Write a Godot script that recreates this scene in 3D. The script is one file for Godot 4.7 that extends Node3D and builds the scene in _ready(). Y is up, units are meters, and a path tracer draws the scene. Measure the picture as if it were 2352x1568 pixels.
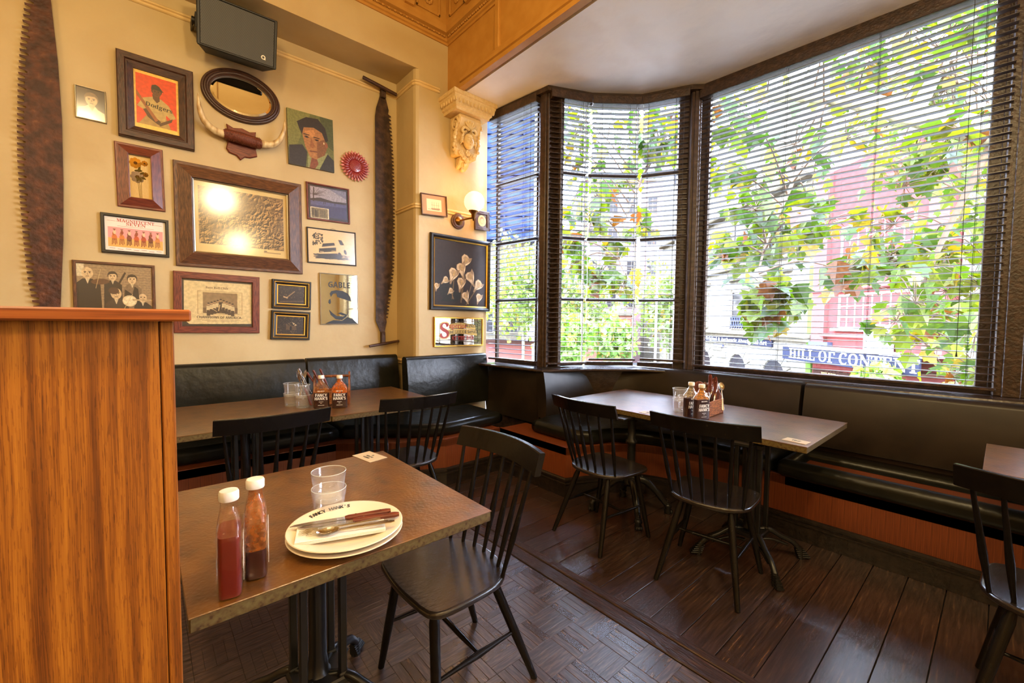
extends Node3D

# ---------------------------------------------------------------- mesh builder
class G:
	var v := PackedVector3Array()
	var n := PackedVector3Array()
	var u := PackedVector2Array()
	var T := Transform3D()
	func tri(a: Vector3, b: Vector3, c: Vector3, na: Vector3, nb: Vector3, nc: Vector3, ua := Vector2.ZERO, ub := Vector2.ZERO, uc := Vector2.ZERO) -> void:
		v.push_back(T * a); v.push_back(T * c); v.push_back(T * b)
		n.push_back((T.basis * na).normalized()); n.push_back((T.basis * nc).normalized()); n.push_back((T.basis * nb).normalized())
		u.push_back(ua); u.push_back(uc); u.push_back(ub)
	func quad(a: Vector3, b: Vector3, c: Vector3, d: Vector3, ua := Vector2(0, 1), ub := Vector2(1, 1), uc := Vector2(1, 0), ud := Vector2(0, 0)) -> void:
		var m := (c - a).cross(d - b).normalized()
		tri(a, b, c, m, m, m, ua, ub, uc); tri(a, c, d, m, m, m, ua, uc, ud)
	func squad(a: Vector3, b: Vector3, c: Vector3, d: Vector3, na: Vector3, nb: Vector3, nc: Vector3, nd: Vector3) -> void:
		var m := (c - a).cross(d - b)
		if m.dot(na + nb + nc + nd) < 0.0:
			tri(a, c, b, na, nc, nb); tri(a, d, c, na, nd, nc)
		else:
			tri(a, b, c, na, nb, nc); tri(a, c, d, na, nc, nd)
	func qo(a: Vector3, b: Vector3, c: Vector3, d: Vector3, o: Vector3) -> void:
		if (c - a).cross(d - b).dot(o) < 0.0: quad(a, d, c, b)
		else: quad(a, b, c, d)
	func to(a: Vector3, b: Vector3, c: Vector3, o: Vector3) -> void:
		var m := (b - a).cross(c - a).normalized()
		if m.dot(o) < 0.0: tri(a, c, b, -m, -m, -m)
		else: tri(a, b, c, m, m, m)
	func box(c: Vector3, s: Vector3, bv := 0.0) -> void:
		var h := s * 0.5
		var ax := [Vector3.RIGHT, Vector3.UP, Vector3.BACK]
		var hh := [h.x, h.y, h.z]
		for a in 3:
			var p := (a + 1) % 3
			var q := (a + 2) % 3
			for s1 in [-1.0, 1.0]:
				var f: Vector3 = c + ax[a] * hh[a] * s1
				var eu: Vector3 = ax[p] * (hh[p] - bv)
				var ev: Vector3 = ax[q] * (hh[q] - bv)
				qo(f - eu - ev, f + eu - ev, f + eu + ev, f - eu + ev, ax[a] * s1)
		if bv > 0.0:
			for a in 3:
				var p := (a + 1) % 3
				var q := (a + 2) % 3
				for s1 in [-1.0, 1.0]:
					for s2 in [-1.0, 1.0]:
						var e: Vector3 = ax[a] * (hh[a] - bv)
						var A: Vector3 = c + ax[p] * hh[p] * s1 + ax[q] * (hh[q] - bv) * s2
						var B: Vector3 = c + ax[p] * (hh[p] - bv) * s1 + ax[q] * hh[q] * s2
						qo(A - e, A + e, B + e, B - e, ax[p] * s1 + ax[q] * s2)
			for s1 in [-1.0, 1.0]:
				for s2 in [-1.0, 1.0]:
					for s3 in [-1.0, 1.0]:
						var d := Vector3(s1, s2, s3)
						to(c + Vector3(h.x, h.y - bv, h.z - bv) * d, c + Vector3(h.x - bv, h.y, h.z - bv) * d, c + Vector3(h.x - bv, h.y - bv, h.z) * d, d)
	func bar(a: Vector3, b: Vector3, w: float, t: float, up := Vector3.UP, bv := 0.0) -> void:
		var keep := T
		var x := (b - a).normalized()
		if absf(x.dot(up)) > 0.98: up = Vector3.RIGHT
		var z := x.cross(up).normalized()
		var y := z.cross(x)
		T = keep * Transform3D(Basis(x, y, z), (a + b) * 0.5)
		box(Vector3.ZERO, Vector3(a.distance_to(b), w, t), bv)
		T = keep
	func tube(p: Array, r, seg := 8, closed := false, flat := 1.0) -> void:
		var N := p.size()
		var tg: Array = []
		for i in N:
			var a: Vector3 = p[(i - 1 + N) % N] if (closed or i > 0) else p[0]
			var b: Vector3 = p[(i + 1) % N] if (closed or i < N - 1) else p[N - 1]
			tg.append((b - a).normalized())
		var nn: Vector3 = Vector3.UP.cross(tg[0])
		if nn.length() < 0.1: nn = Vector3.RIGHT.cross(tg[0])
		nn = nn.normalized()
		var rings: Array = []
		var norms: Array = []
		for i in N:
			nn = (nn - tg[i] * nn.dot(tg[i])).normalized()
			var bb: Vector3 = tg[i].cross(nn)
			var rr: float = r[i] if r is Array else r
			var ring := PackedVector3Array()
			var nr := PackedVector3Array()
			for k in seg:
				var an := TAU * k / seg
				ring.push_back(p[i] + nn * cos(an) * rr + bb * sin(an) * rr * flat)
				nr.push_back((nn * cos(an) * flat + bb * sin(an)).normalized())
			rings.append(ring); norms.append(nr)
		for i in (N if closed else N - 1):
			var j := (i + 1) % N
			for k in seg:
				var l := (k + 1) % seg
				squad(rings[i][k], rings[i][l], rings[j][l], rings[j][k], norms[i][k], norms[i][l], norms[j][l], norms[j][k])
		if not closed:
			for e in [0, N - 1]:
				var o: Vector3 = -tg[0] if e == 0 else tg[N - 1]
				for k in range(1, seg - 1): to(rings[e][0], rings[e][k], rings[e][k + 1], o)
	func lathe(pr: Array, seg := 20, o := Vector3.ZERO, sx := 1.0, sz := 1.0) -> void:
		var N := pr.size()
		var sn: Array = []
		for i in N - 1:
			var d: Vector2 = pr[i + 1] - pr[i]
			sn.append(Vector2(d.y, -d.x).normalized())
		for i in N - 1:
			var n0: Vector2 = sn[i]
			var n1: Vector2 = sn[i]
			if i > 0 and sn[i - 1].dot(sn[i]) > 0.6: n0 = (sn[i - 1] + sn[i]).normalized()
			if i < N - 2 and sn[i + 1].dot(sn[i]) > 0.6: n1 = (sn[i + 1] + sn[i]).normalized()
			for k in seg:
				var a := TAU * k / seg
				var b := TAU * (k + 1) / seg
				var A := Vector3(cos(a) * sx, 1, sin(a) * sz)
				var B := Vector3(cos(b) * sx, 1, sin(b) * sz)
				var p0 := Vector3(pr[i].x, pr[i].y, pr[i].x)
				var p1 := Vector3(pr[i + 1].x, pr[i + 1].y, pr[i + 1].x)
				squad(o + A * p0, o + A * p1, o + B * p1, o + B * p0, Vector3(n0.x * cos(a), n0.y, n0.x * sin(a)), Vector3(n1.x * cos(a), n1.y, n1.x * sin(a)), Vector3(n1.x * cos(b), n1.y, n1.x * sin(b)), Vector3(n0.x * cos(b), n0.y, n0.x * sin(b)))
	func ball(c: Vector3, r: Vector3, seg := 14, rings := 9) -> void:
		var pr: Array = []
		for i in rings + 1:
			var a := -PI / 2 + PI * i / rings
			pr.append(Vector2(cos(a), sin(a)))
		for i in rings:
			for k in seg:
				var q: Array = []
				for e in [[i, k], [i + 1, k], [i + 1, k + 1], [i, k + 1]]:
					var an: float = TAU * e[1] / seg
					q.append(Vector3(pr[e[0]].x * cos(an), pr[e[0]].y, pr[e[0]].x * sin(an)))
				squad(c + q[0] * r, c + q[1] * r, c + q[2] * r, c + q[3] * r, q[0] / r, q[1] / r, q[2] / r, q[3] / r)
	# polygon in XY (any winding) pushed from z0 to z1; rounded front edge of bev
	func prism(poly: PackedVector2Array, z0: float, z1: float, bev := 0.0, back := true) -> void:
		var P := poly
		if Geometry2D.is_polygon_clockwise(P):
			P = PackedVector2Array(); P.append_array(poly); P.reverse()
		var N := P.size()
		var Q := P
		if bev > 0.0: Q = inset(P, bev)
		var z2 := z1 - bev
		for i in N:
			var j := (i + 1) % N
			var e := P[j] - P[i]
			var o := Vector3(e.y, -e.x, 0)
			qo(Vector3(P[i].x, P[i].y, z0), Vector3(P[j].x, P[j].y, z0), Vector3(P[j].x, P[j].y, z2), Vector3(P[i].x, P[i].y, z2), o)
			if bev > 0.0: qo(Vector3(P[i].x, P[i].y, z2), Vector3(P[j].x, P[j].y, z2), Vector3(Q[j].x, Q[j].y, z1), Vector3(Q[i].x, Q[i].y, z1), o.normalized() + Vector3.BACK)
		var t := Geometry2D.triangulate_polygon(Q)
		for i in range(0, t.size(), 3):
			to(Vector3(Q[t[i]].x, Q[t[i]].y, z1), Vector3(Q[t[i + 1]].x, Q[t[i + 1]].y, z1), Vector3(Q[t[i + 2]].x, Q[t[i + 2]].y, z1), Vector3.BACK)
		if back:
			t = Geometry2D.triangulate_polygon(P)
			for i in range(0, t.size(), 3):
				to(Vector3(P[t[i]].x, P[t[i]].y, z0), Vector3(P[t[i + 1]].x, P[t[i + 1]].y, z0), Vector3(P[t[i + 2]].x, P[t[i + 2]].y, z0), Vector3.FORWARD)
	static func inset(P: PackedVector2Array, d: float) -> PackedVector2Array:
		var R := PackedVector2Array()
		var N := P.size()
		for i in N:
			var a := (P[i] - P[(i - 1 + N) % N]).normalized()
			var b := (P[(i + 1) % N] - P[i]).normalized()
			var na := Vector2(-a.y, a.x)
			var nb := Vector2(-b.y, b.x)
			var m := (na + nb).normalized()
			R.push_back(P[i] + m * d / maxf(m.dot(na), 0.4))
		return R
	# a cushion: polygon given as (x, z) seen from above, between y0 and y1, edges rounded by r
	func cushion(poly: PackedVector2Array, y0: float, y1: float, r: float, crown := 0.0) -> void:
		var P := poly
		if Geometry2D.is_polygon_clockwise(P):
			P = PackedVector2Array(); P.append_array(poly); P.reverse()
		var N := P.size()
		var rings: Array = []
		var K := 5
		for s in 2:
			for i in K + 1:
				var a := PI / 2 * i / K
				var dd := r * (1.0 - (sin(a) if s == 0 else cos(a)))
				var y := (y0 + r * (1.0 - cos(a))) if s == 0 else (y1 - r * (1.0 - sin(a)))
				rings.append([inset(P, dd), y, Vector2(sin(a), -cos(a)) if s == 0 else Vector2(cos(a), sin(a))])
		var on := PackedVector2Array()
		for i in N:
			var t := (P[(i + 1) % N] - P[(i - 1 + N) % N]).normalized()
			on.push_back(Vector2(t.y, -t.x))
		for i in rings.size() - 1:
			for k in N:
				var l := (k + 1) % N
				var q: Array = []
				var m: Array = []
				for e in [[i, k], [i + 1, k], [i + 1, l], [i, l]]:
					var R: Array = rings[e[0]]
					q.append(Vector3(R[0][e[1]].x, R[1], R[0][e[1]].y))
					m.append(Vector3(on[e[1]].x * R[2].x, R[2].y, on[e[1]].y * R[2].x))
				squad(q[0], q[1], q[2], q[3], m[0], m[1], m[2], m[3])
		for e in [0, rings.size() - 1]:
			var R: Array = rings[e]
			var t := Geometry2D.triangulate_polygon(R[0])
			for i in range(0, t.size(), 3):
				to(Vector3(R[0][t[i]].x, R[1], R[0][t[i]].y), Vector3(R[0][t[i + 1]].x, R[1], R[0][t[i + 1]].y), Vector3(R[0][t[i + 2]].x, R[1], R[0][t[i + 2]].y), Vector3.UP if e > 0 else Vector3.DOWN)
	# profile (x = away from the path to its left, y = up) swept along a level path, mitred
	func sweep(pr: PackedVector2Array, path: Array, closed := false, smooth := false, caps := true) -> void:
		var N := path.size()
		var rows: Array = []
		var dirs: Array = []
		for i in N:
			var a: Vector3 = path[(i - 1 + N) % N] if (closed or i > 0) else path[i]
			var b: Vector3 = path[i]
			var c: Vector3 = path[(i + 1) % N] if (closed or i < N - 1) else path[i]
			var d0 := (b - a).normalized() if a != b else (c - b).normalized()
			var d1 := (c - b).normalized() if c != b else d0
			var l0 := Vector3(d0.z, 0, -d0.x)
			var l1 := Vector3(d1.z, 0, -d1.x)
			var m := (l0 + l1).normalized()
			m = m / maxf(m.dot(l0), 0.3)
			dirs.append(m)
			var row := PackedVector3Array()
			for q in pr: row.push_back(b + m * q.x + Vector3.UP * q.y)
			rows.append(row)
		var K := pr.size()
		var pn: Array = []
		for k in K:
			var t := (pr[(k + 1) % K] - pr[(k - 1 + K) % K]).normalized()
			pn.append(Vector2(t.y, -t.x))
		var ccw := not Geometry2D.is_polygon_clockwise(pr)
		for i in (N if closed else N - 1):
			var j := (i + 1) % N
			for k in K:
				var l := (k + 1) % K
				if smooth:
					var sg := 1.0 if ccw else -1.0
					var f := func(x, kk): return (dirs[x].normalized() * pn[kk].x + Vector3.UP * pn[kk].y) * sg
					squad(rows[i][k], rows[i][l], rows[j][l], rows[j][k], f.call(i, k), f.call(i, l), f.call(j, l), f.call(j, k))
				else:
					var e := pr[l] - pr[k]
					var o: Vector3 = (dirs[i] * e.y - Vector3.UP * e.x) * (1.0 if ccw else -1.0)
					qo(rows[i][k], rows[i][l], rows[j][l], rows[j][k], o)
		if caps and not closed:
			var t := Geometry2D.triangulate_polygon(pr)
			for e in [0, N - 1]:
				var o: Vector3 = (path[0] - path[1]) if e == 0 else (path[N - 1] - path[N - 2])
				for i in range(0, t.size(), 3): to(rows[e][t[i]], rows[e][t[i + 1]], rows[e][t[i + 2]], o)
	func mesh() -> ArrayMesh:
		var a := []
		a.resize(Mesh.ARRAY_MAX)
		a[Mesh.ARRAY_VERTEX] = v; a[Mesh.ARRAY_NORMAL] = n; a[Mesh.ARRAY_TEX_UV] = u
		var m := ArrayMesh.new()
		m.add_surface_from_arrays(Mesh.PRIMITIVE_TRIANGLES, a)
		return m

# ---------------------------------------------------------------- scene helpers
var taken := {}
var M := {}
var rng := RandomNumberGenerator.new()

func numbered(called: String) -> String:
	var k: int = taken.get(called, -1) + 1
	taken[called] = k
	return called if k == 0 else "%s_%03d" % [called, k]

func tag(o: Node, label: String, category: String, group := "", kind := "") -> void:
	if label != "": o.set_meta("label", label)
	if category != "": o.set_meta("category", category)
	if group != "": o.set_meta("group", group)
	if kind != "": o.set_meta("kind", kind)

func thing(called: String, label: String, category: String, at := Vector3.ZERO, turn := 0.0, group := "") -> Node3D:
	var o := Node3D.new()
	o.name = numbered(called)
	add_child(o)
	o.position = at; o.rotation.y = turn
	tag(o, label, category, group)
	return o

func part(parent: Node, called: String, g, m: Material) -> MeshInstance3D:
	var o := MeshInstance3D.new()
	o.name = called
	o.mesh = g.mesh() if g is G else g
	o.material_override = m
	o.cast_shadow = GeometryInstance3D.SHADOW_CASTING_SETTING_ON
	parent.add_child(o, true)
	return o

func solo(called: String, label: String, category: String, g, m: Material, group := "") -> MeshInstance3D:
	var o := part(self, numbered(called), g, m)
	tag(o, label, category, group)
	return o

func struct(called: String, g, m: Material, label := "", category := "") -> MeshInstance3D:
	var o := part(self, called, g, m)
	tag(o, label, category, "", "structure")
	return o

func twin(src: Node3D, label: String, at: Vector3, turn: float) -> Node3D:
	var base: String = src.get_meta("base")
	var c: Node3D = src.duplicate()
	c.name = numbered(base)
	add_child(c)
	c.position = at; c.rotation.y = turn
	if label != "": c.set_meta("label", label)
	return c

func V2(a: Array) -> PackedVector2Array:
	var p := PackedVector2Array()
	for i in range(0, a.size(), 2): p.push_back(Vector2(a[i], a[i + 1]))
	return p

func sr(r: float, g: float, b: float) -> Color: return Color(r / 255.0, g / 255.0, b / 255.0)

func mat(col: Color, rough := 0.6, metal := 0.0) -> StandardMaterial3D:
	var m := StandardMaterial3D.new()
	m.albedo_color = col; m.roughness = rough; m.metallic = metal
	return m

func noise_img(size: int, freq: float, oct := 4, sd := 1, gain := 0.5) -> Image:
	var f := FastNoiseLite.new()
	f.seed = sd; f.noise_type = FastNoiseLite.TYPE_SIMPLEX_SMOOTH; f.fractal_gain = gain; f.frequency = freq; f.fractal_octaves = oct
	f.fractal_type = FastNoiseLite.FRACTAL_FBM if oct > 1 else FastNoiseLite.FRACTAL_NONE
	return f.get_seamless_image(size, size)

func ramp_tex(src: Image, stops: Array) -> ImageTexture:
	var g := Gradient.new()
	var off := PackedFloat32Array()
	var col := PackedColorArray()
	for s in stops:
		off.push_back(s[0]); col.push_back(s[1])
	g.offsets = off; g.colors = col
	var w := src.get_width()
	var lut: Array = []
	for i in 256: lut.append(g.sample(i / 255.0))
	var im := Image.create(w, src.get_height(), true, Image.FORMAT_RGB8)
	for y in src.get_height():
		for x in w: im.set_pixel(x, y, lut[clampi(int(src.get_pixel(x, y).r * 255.0), 0, 255)])
	im.generate_mipmaps()
	return ImageTexture.create_from_image(im)

func bump_tex(src: Image, k: float) -> ImageTexture:
	var im: Image = src.duplicate()
	im.convert(Image.FORMAT_RGBA8)
	im.bump_map_to_normal_map(k)
	im.generate_mipmaps()
	return ImageTexture.create_from_image(im)

func tri_mat(tex: Texture2D, scale: Vector3, rough := 0.6, nrm: Texture2D = null, ns := 1.0, metal := 0.0, world := false) -> StandardMaterial3D:
	var m := mat(Color.WHITE, rough, metal)
	m.albedo_texture = tex
	m.uv1_triplanar = true
	m.uv1_world_triplanar = world
	m.uv1_scale = scale
	if nrm:
		m.normal_enabled = true; m.normal_texture = nrm; m.normal_scale = ns
	return m

func text_mesh(s: String, size: float, depth := 0.001, font := "Droid Sans", weight := 700) -> TextMesh:
	var f := SystemFont.new()
	f.font_names = PackedStringArray([font]); f.font_weight = weight
	var t := TextMesh.new()
	t.font = f; t.text = s; t.font_size = 32; t.pixel_size = size / 32.0; t.depth = depth; t.curve_step = 2.0
	return t

# ---------------------------------------------------------------- window line (blind plane), seen from above
var W := [Vector3(2.88, 0, -3.70), Vector3(2.95, 0, -3.06), Vector3(2.965, 0, -2.92), Vector3(3.365, 0, -2.735), Vector3(3.755, 0, -2.42), Vector3(3.95, 0, -2.01), Vector3(4.03, 0, -1.93), Vector3(4.125, 0, -0.03), Vector3(4.135, 0, 0.12), Vector3(4.21, 0, 1.7), Vector3(4.22, 0, 1.85), Vector3(4.32, 0, 3.85)]
const BAY := 3.60
const SILL := 0.93
const LAMP := Color(1.0, 0.88, 0.65)

func _ready() -> void:
	rng.seed = 20
	setup_camera()
	setup_light()
	materials()
	shell()
	windows()
	blinds()
	benches()
	tables()
	chairs()
	room_lamps()
	wall_things()
	tableware()
	outside()

func setup_camera() -> void:
	var yaw := deg_to_rad(40.948)
	var pitch := deg_to_rad(2.699)
	var roll := deg_to_rad(0.576)
	var fw := Vector3(sin(yaw), 0, -cos(yaw))
	var rt := Vector3(cos(yaw), 0, sin(yaw))
	var f := fw * cos(pitch) - Vector3.UP * sin(pitch)
	var up := Vector3.UP * cos(pitch) + fw * sin(pitch)
	var c := Camera3D.new()
	c.name = "camera"
	c.transform = Transform3D(Basis(rt * cos(roll) + up * sin(roll), up * cos(roll) - rt * sin(roll), -f), Vector3(0, 1.38, 0))
	c.fov = rad_to_deg(2.0 * atan(784.0 / 980.0))
	c.near = 0.05; c.far = 400.0
	add_child(c)
	c.current = true

func setup_light() -> void:
	var s := ProceduralSkyMaterial.new()
	s.sky_top_color = Color(0.80, 0.87, 1.0)
	s.sky_horizon_color = Color(0.96, 0.97, 1.0)
	s.ground_bottom_color = Color(0.42, 0.41, 0.40)
	s.ground_horizon_color = Color(0.7, 0.7, 0.7)
	s.sky_energy_multiplier = 5.3
	s.ground_energy_multiplier = 2.2
	s.sun_angle_max = 0.0
	var sky := Sky.new()
	sky.sky_material = s
	var e := Environment.new()
	e.background_mode = Environment.BG_SKY
	e.sky = sky
	e.tonemap_mode = Environment.TONE_MAPPER_LINEAR
	e.tonemap_exposure = 1.2
	e.sdfgi_enabled = true; e.ssao_enabled = true; e.ssil_enabled = true
	var w := WorldEnvironment.new()
	w.name = "world_environment"
	w.environment = e
	add_child(w)

func materials() -> void:
	var n1 := noise_img(256, 0.02, 5, 3)
	var n2 := noise_img(256, 0.05, 4, 8)
	var n3 := noise_img(256, 0.008, 5, 12)
	M.n1 = n1; M.n2 = n2; M.n3 = n3
	var fine := bump_tex(n2, 6.0)
	var soft := bump_tex(n1, 8.0)
	M.fine = fine; M.soft = soft
	var cream := [[0.25, sr(186, 159, 109)], [0.5, sr(190, 164, 115)], [0.75, sr(194, 169, 120)]]
	M.wall = tri_mat(ramp_tex(n3, cream), Vector3.ONE * 0.6, 0.55, fine, 0.04, 0.0, true)
	M.trim = tri_mat(ramp_tex(n1, [[0.2, sr(212, 178, 116)], [0.8, sr(222, 190, 130)]]), Vector3.ONE, 0.5, null, 1.0, 0.0, true)
	M.plaster = tri_mat(ramp_tex(n1, [[0.2, sr(214, 180, 118)], [0.8, sr(226, 194, 136)]]), Vector3.ONE * 4.0, 0.5)
	M.lamplit_cream = tri_mat(ramp_tex(n1, [[0.2, sr(180, 126, 50)], [0.8, sr(190, 137, 60)]]), Vector3.ONE, 0.5, null, 1.0, 0.0, true)  # cream paint, with warm lamp light and shade put into the colour
	M.bay = tri_mat(ramp_tex(n3, [[0.3, sr(238, 228, 216)], [0.7, sr(245, 237, 226)]]), Vector3.ONE * 0.7, 0.42, soft, 0.1, 0.0, true)
	M.steel = tri_mat(ramp_tex(n1, [[0.3, sr(46, 32, 24)], [0.6, sr(60, 42, 31)], [0.8, sr(72, 52, 40)]]), Vector3.ONE * 3.0, 0.38, fine, 0.25)
	M.sill = tri_mat(ramp_tex(n1, [[0.3, sr(44, 32, 26)], [0.7, sr(58, 43, 35)]]), Vector3.ONE * 2.0, 0.25, fine, 0.15)
	M.slat = mat(sr(60, 46, 41), 0.3)
	M.slat.metallic_specular = 0.7
	M.cord = mat(sr(38, 26, 22), 0.8)
	var dark := [[0.2, sr(44, 31, 27)], [0.5, sr(57, 41, 36)], [0.75, sr(67, 49, 43)], [0.92, sr(104, 76, 54)]]
	M.board = []
	for k in 4:
		var m := tri_mat(ramp_tex(noise_img(256, 0.03, 5, 30 + k), dark), Vector3(0.5, 9.0, 9.0), 0.2 + 0.04 * k, bump_tex(noise_img(256, 0.06, 4, 40 + k), 4.0), 0.12)
		m.uv1_offset = Vector3(k * 0.37, k * 0.21, k * 0.11)
		M.board.append(m)
	M.finger = []
	for k in 4:
		var m := tri_mat(ramp_tex(noise_img(128, 0.04, 4, 50 + k), [[0.25, sr(50, 36, 30)], [0.6, sr(68 + k * 4, 51 + k * 3, 43 + k * 3)], [0.85, sr(98, 74, 58)]]), Vector3(2.0, 16.0, 16.0), 0.26 + 0.04 * k, soft, 0.04)
		M.finger.append(m)
	for m in M.board + M.finger:
		m.clearcoat_enabled = true; m.clearcoat = 0.8; m.clearcoat_roughness = 0.26; m.metallic_specular = 0.65
	M.gap = mat(sr(14, 10, 9), 0.9)
	M.lip = tri_mat(ramp_tex(n1, dark), Vector3(9.0, 9.0, 0.9), 0.3, fine, 0.3)
	M.teak = tri_mat(grain_tex(1024, 640), Vector3(2.0, 0.66, 2.0), 0.42, bump_tex(noise_img(256, 0.06, 3, 62), 5.0), 0.04)
	M.teak.uv1_offset = Vector3(0.7, 0.05, 0.3)
	M.teakx = tri_mat(ramp_tex(noise_img(256, 0.03, 5, 63), [[0.2, sr(112, 52, 14)], [0.5, sr(146, 72, 18)], [0.8, sr(162, 86, 26)]]), Vector3(0.4, 12.0, 12.0), 0.4, fine, 0.06)
	M.redwood = tri_mat(ramp_tex(noise_img(256, 0.04, 4, 64), [[0.2, sr(98, 45, 17)], [0.5, sr(114, 54, 21)], [0.8, sr(127, 63, 26)]]), Vector3(16.0, 0.4, 16.0), 0.5)
	M.plinth = tri_mat(ramp_tex(n1, [[0.3, sr(26, 20, 17)], [0.7, sr(40, 31, 26)]]), Vector3.ONE * 3.0, 0.35, fine, 0.2)
	var crease := bump_tex(noise_img(512, 0.012, 5, 71), 14.0)
	M.leather = tri_mat(ramp_tex(n3, [[0.3, sr(22, 22, 18)], [0.7, sr(28, 28, 23)]]), Vector3.ONE * 1.6, 0.3, crease, 0.11)
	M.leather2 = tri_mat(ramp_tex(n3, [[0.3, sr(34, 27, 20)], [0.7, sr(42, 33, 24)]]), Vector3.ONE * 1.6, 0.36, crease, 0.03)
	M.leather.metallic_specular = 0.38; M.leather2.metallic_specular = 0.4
	M.iron = mat(sr(22, 21, 21), 0.32, 0.0)
	M.ebony = tri_mat(ramp_tex(n1, [[0.3, sr(16, 13, 12)], [0.7, sr(24, 20, 18)]]), Vector3.ONE * 4.0, 0.26, fine, 0.05)
	M.ebony.metallic_specular = 0.35
	M.seatwood = tri_mat(ramp_tex(noise_img(256, 0.03, 4, 66), [[0.3, sr(30, 24, 21)], [0.7, sr(40, 32, 28)]]), Vector3(1.0, 12.0, 12.0), 0.27, fine, 0.12)
	M.seatwood.clearcoat_enabled = true; M.seatwood.clearcoat = 0.7; M.seatwood.clearcoat_roughness = 0.14
	var ttop := [[0.1, sr(76, 44, 12)], [0.35, sr(100, 60, 18)], [0.6, sr(108, 66, 20)], [0.9, sr(122, 78, 27)]]
	M.top = tri_mat(ramp_tex(noise_img(512, 0.012, 7, 75), ttop), Vector3.ONE * 1.3, 0.3, bump_tex(noise_img(512, 0.09, 3, 76), 5.0), 0.13)
	M.top.clearcoat_enabled = true; M.top.clearcoat = 0.6; M.top.clearcoat_roughness = 0.22; M.top.metallic_specular = 0.7
	M.edge = tri_mat(ramp_tex(noise_img(256, 0.03, 4, 77), [[0.22, sr(66, 42, 24)], [0.4, sr(92, 74, 42)], [0.8, sr(106, 92, 56)]]), Vector3.ONE * 6.0, 0.35, fine, 0.1)
	M.glass = mat(Color(1, 1, 1, 0.0), 0.0)
	M.glass.transparency = BaseMaterial3D.TRANSPARENCY_ALPHA
	M.pglass = mat(Color(1, 1, 1, 0.0), 0.13)
	M.pglass.transparency = BaseMaterial3D.TRANSPARENCY_ALPHA
	M.bead = mat(sr(200, 202, 200), 0.3)
	M.brass = mat(sr(150, 104, 50), 0.3, 1.0)
	M.chrome = mat(sr(205, 200, 194), 0.16, 1.0)
	M.white = mat(sr(238, 232, 218), 0.3)
	M.black = mat(sr(16, 15, 15), 0.5)

# upright teak veneer: broad bands, fine pores and short dark flecks
func grain_tex(w: int, h: int) -> ImageTexture:
	var a := FastNoiseLite.new()
	a.seed = 61; a.frequency = 1.0; a.fractal_octaves = 3
	var b := FastNoiseLite.new()
	b.seed = 62; b.frequency = 1.0; b.fractal_type = FastNoiseLite.FRACTAL_NONE
	var im := Image.create(w, h, true, Image.FORMAT_RGB8)
	for y in h:
		for x in w:
			var wob := b.get_noise_2d(y * 0.006, 3.0) * 5.0
			var v := 0.5 + a.get_noise_2d((x + wob) * 0.022, y * 0.0022) * 0.55 + b.get_noise_2d((x + wob) * 0.3, y * 0.012) * 0.22
			if b.get_noise_2d(x * 0.22 + 50.0, y * 0.05) > 0.5: v -= 0.25
			v = clampf(v, 0.0, 1.0)
			var c := sr(98, 49, 11).lerp(sr(156, 88, 18), clampf(v * 1.6, 0, 1)).lerp(sr(184, 114, 30), clampf(v * 2.0 - 1.0, 0, 1))
			im.set_pixel(x, y, c)
	im.generate_mipmaps()
	return ImageTexture.create_from_image(im)

# ---------------------------------------------------------------- the room
func slab(poly: Array, y0: float, y1: float) -> G:
	var g := G.new()
	g.T = Transform3D(Basis(Vector3.RIGHT, Vector3.BACK, Vector3.DOWN), Vector3(0, y1, 0))
	g.prism(V2(poly), 0.0, y1 - y0)
	return g

func off(i: int, d: float) -> Vector3:
	# a point of the window line moved outward
	var a: Vector3 = W[maxi(i - 1, 0)]
	var b: Vector3 = W[mini(i + 1, W.size() - 1)]
	var t := (b - a).normalized()
	return W[i] + Vector3(t.z, 0, -t.x) * d

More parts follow.
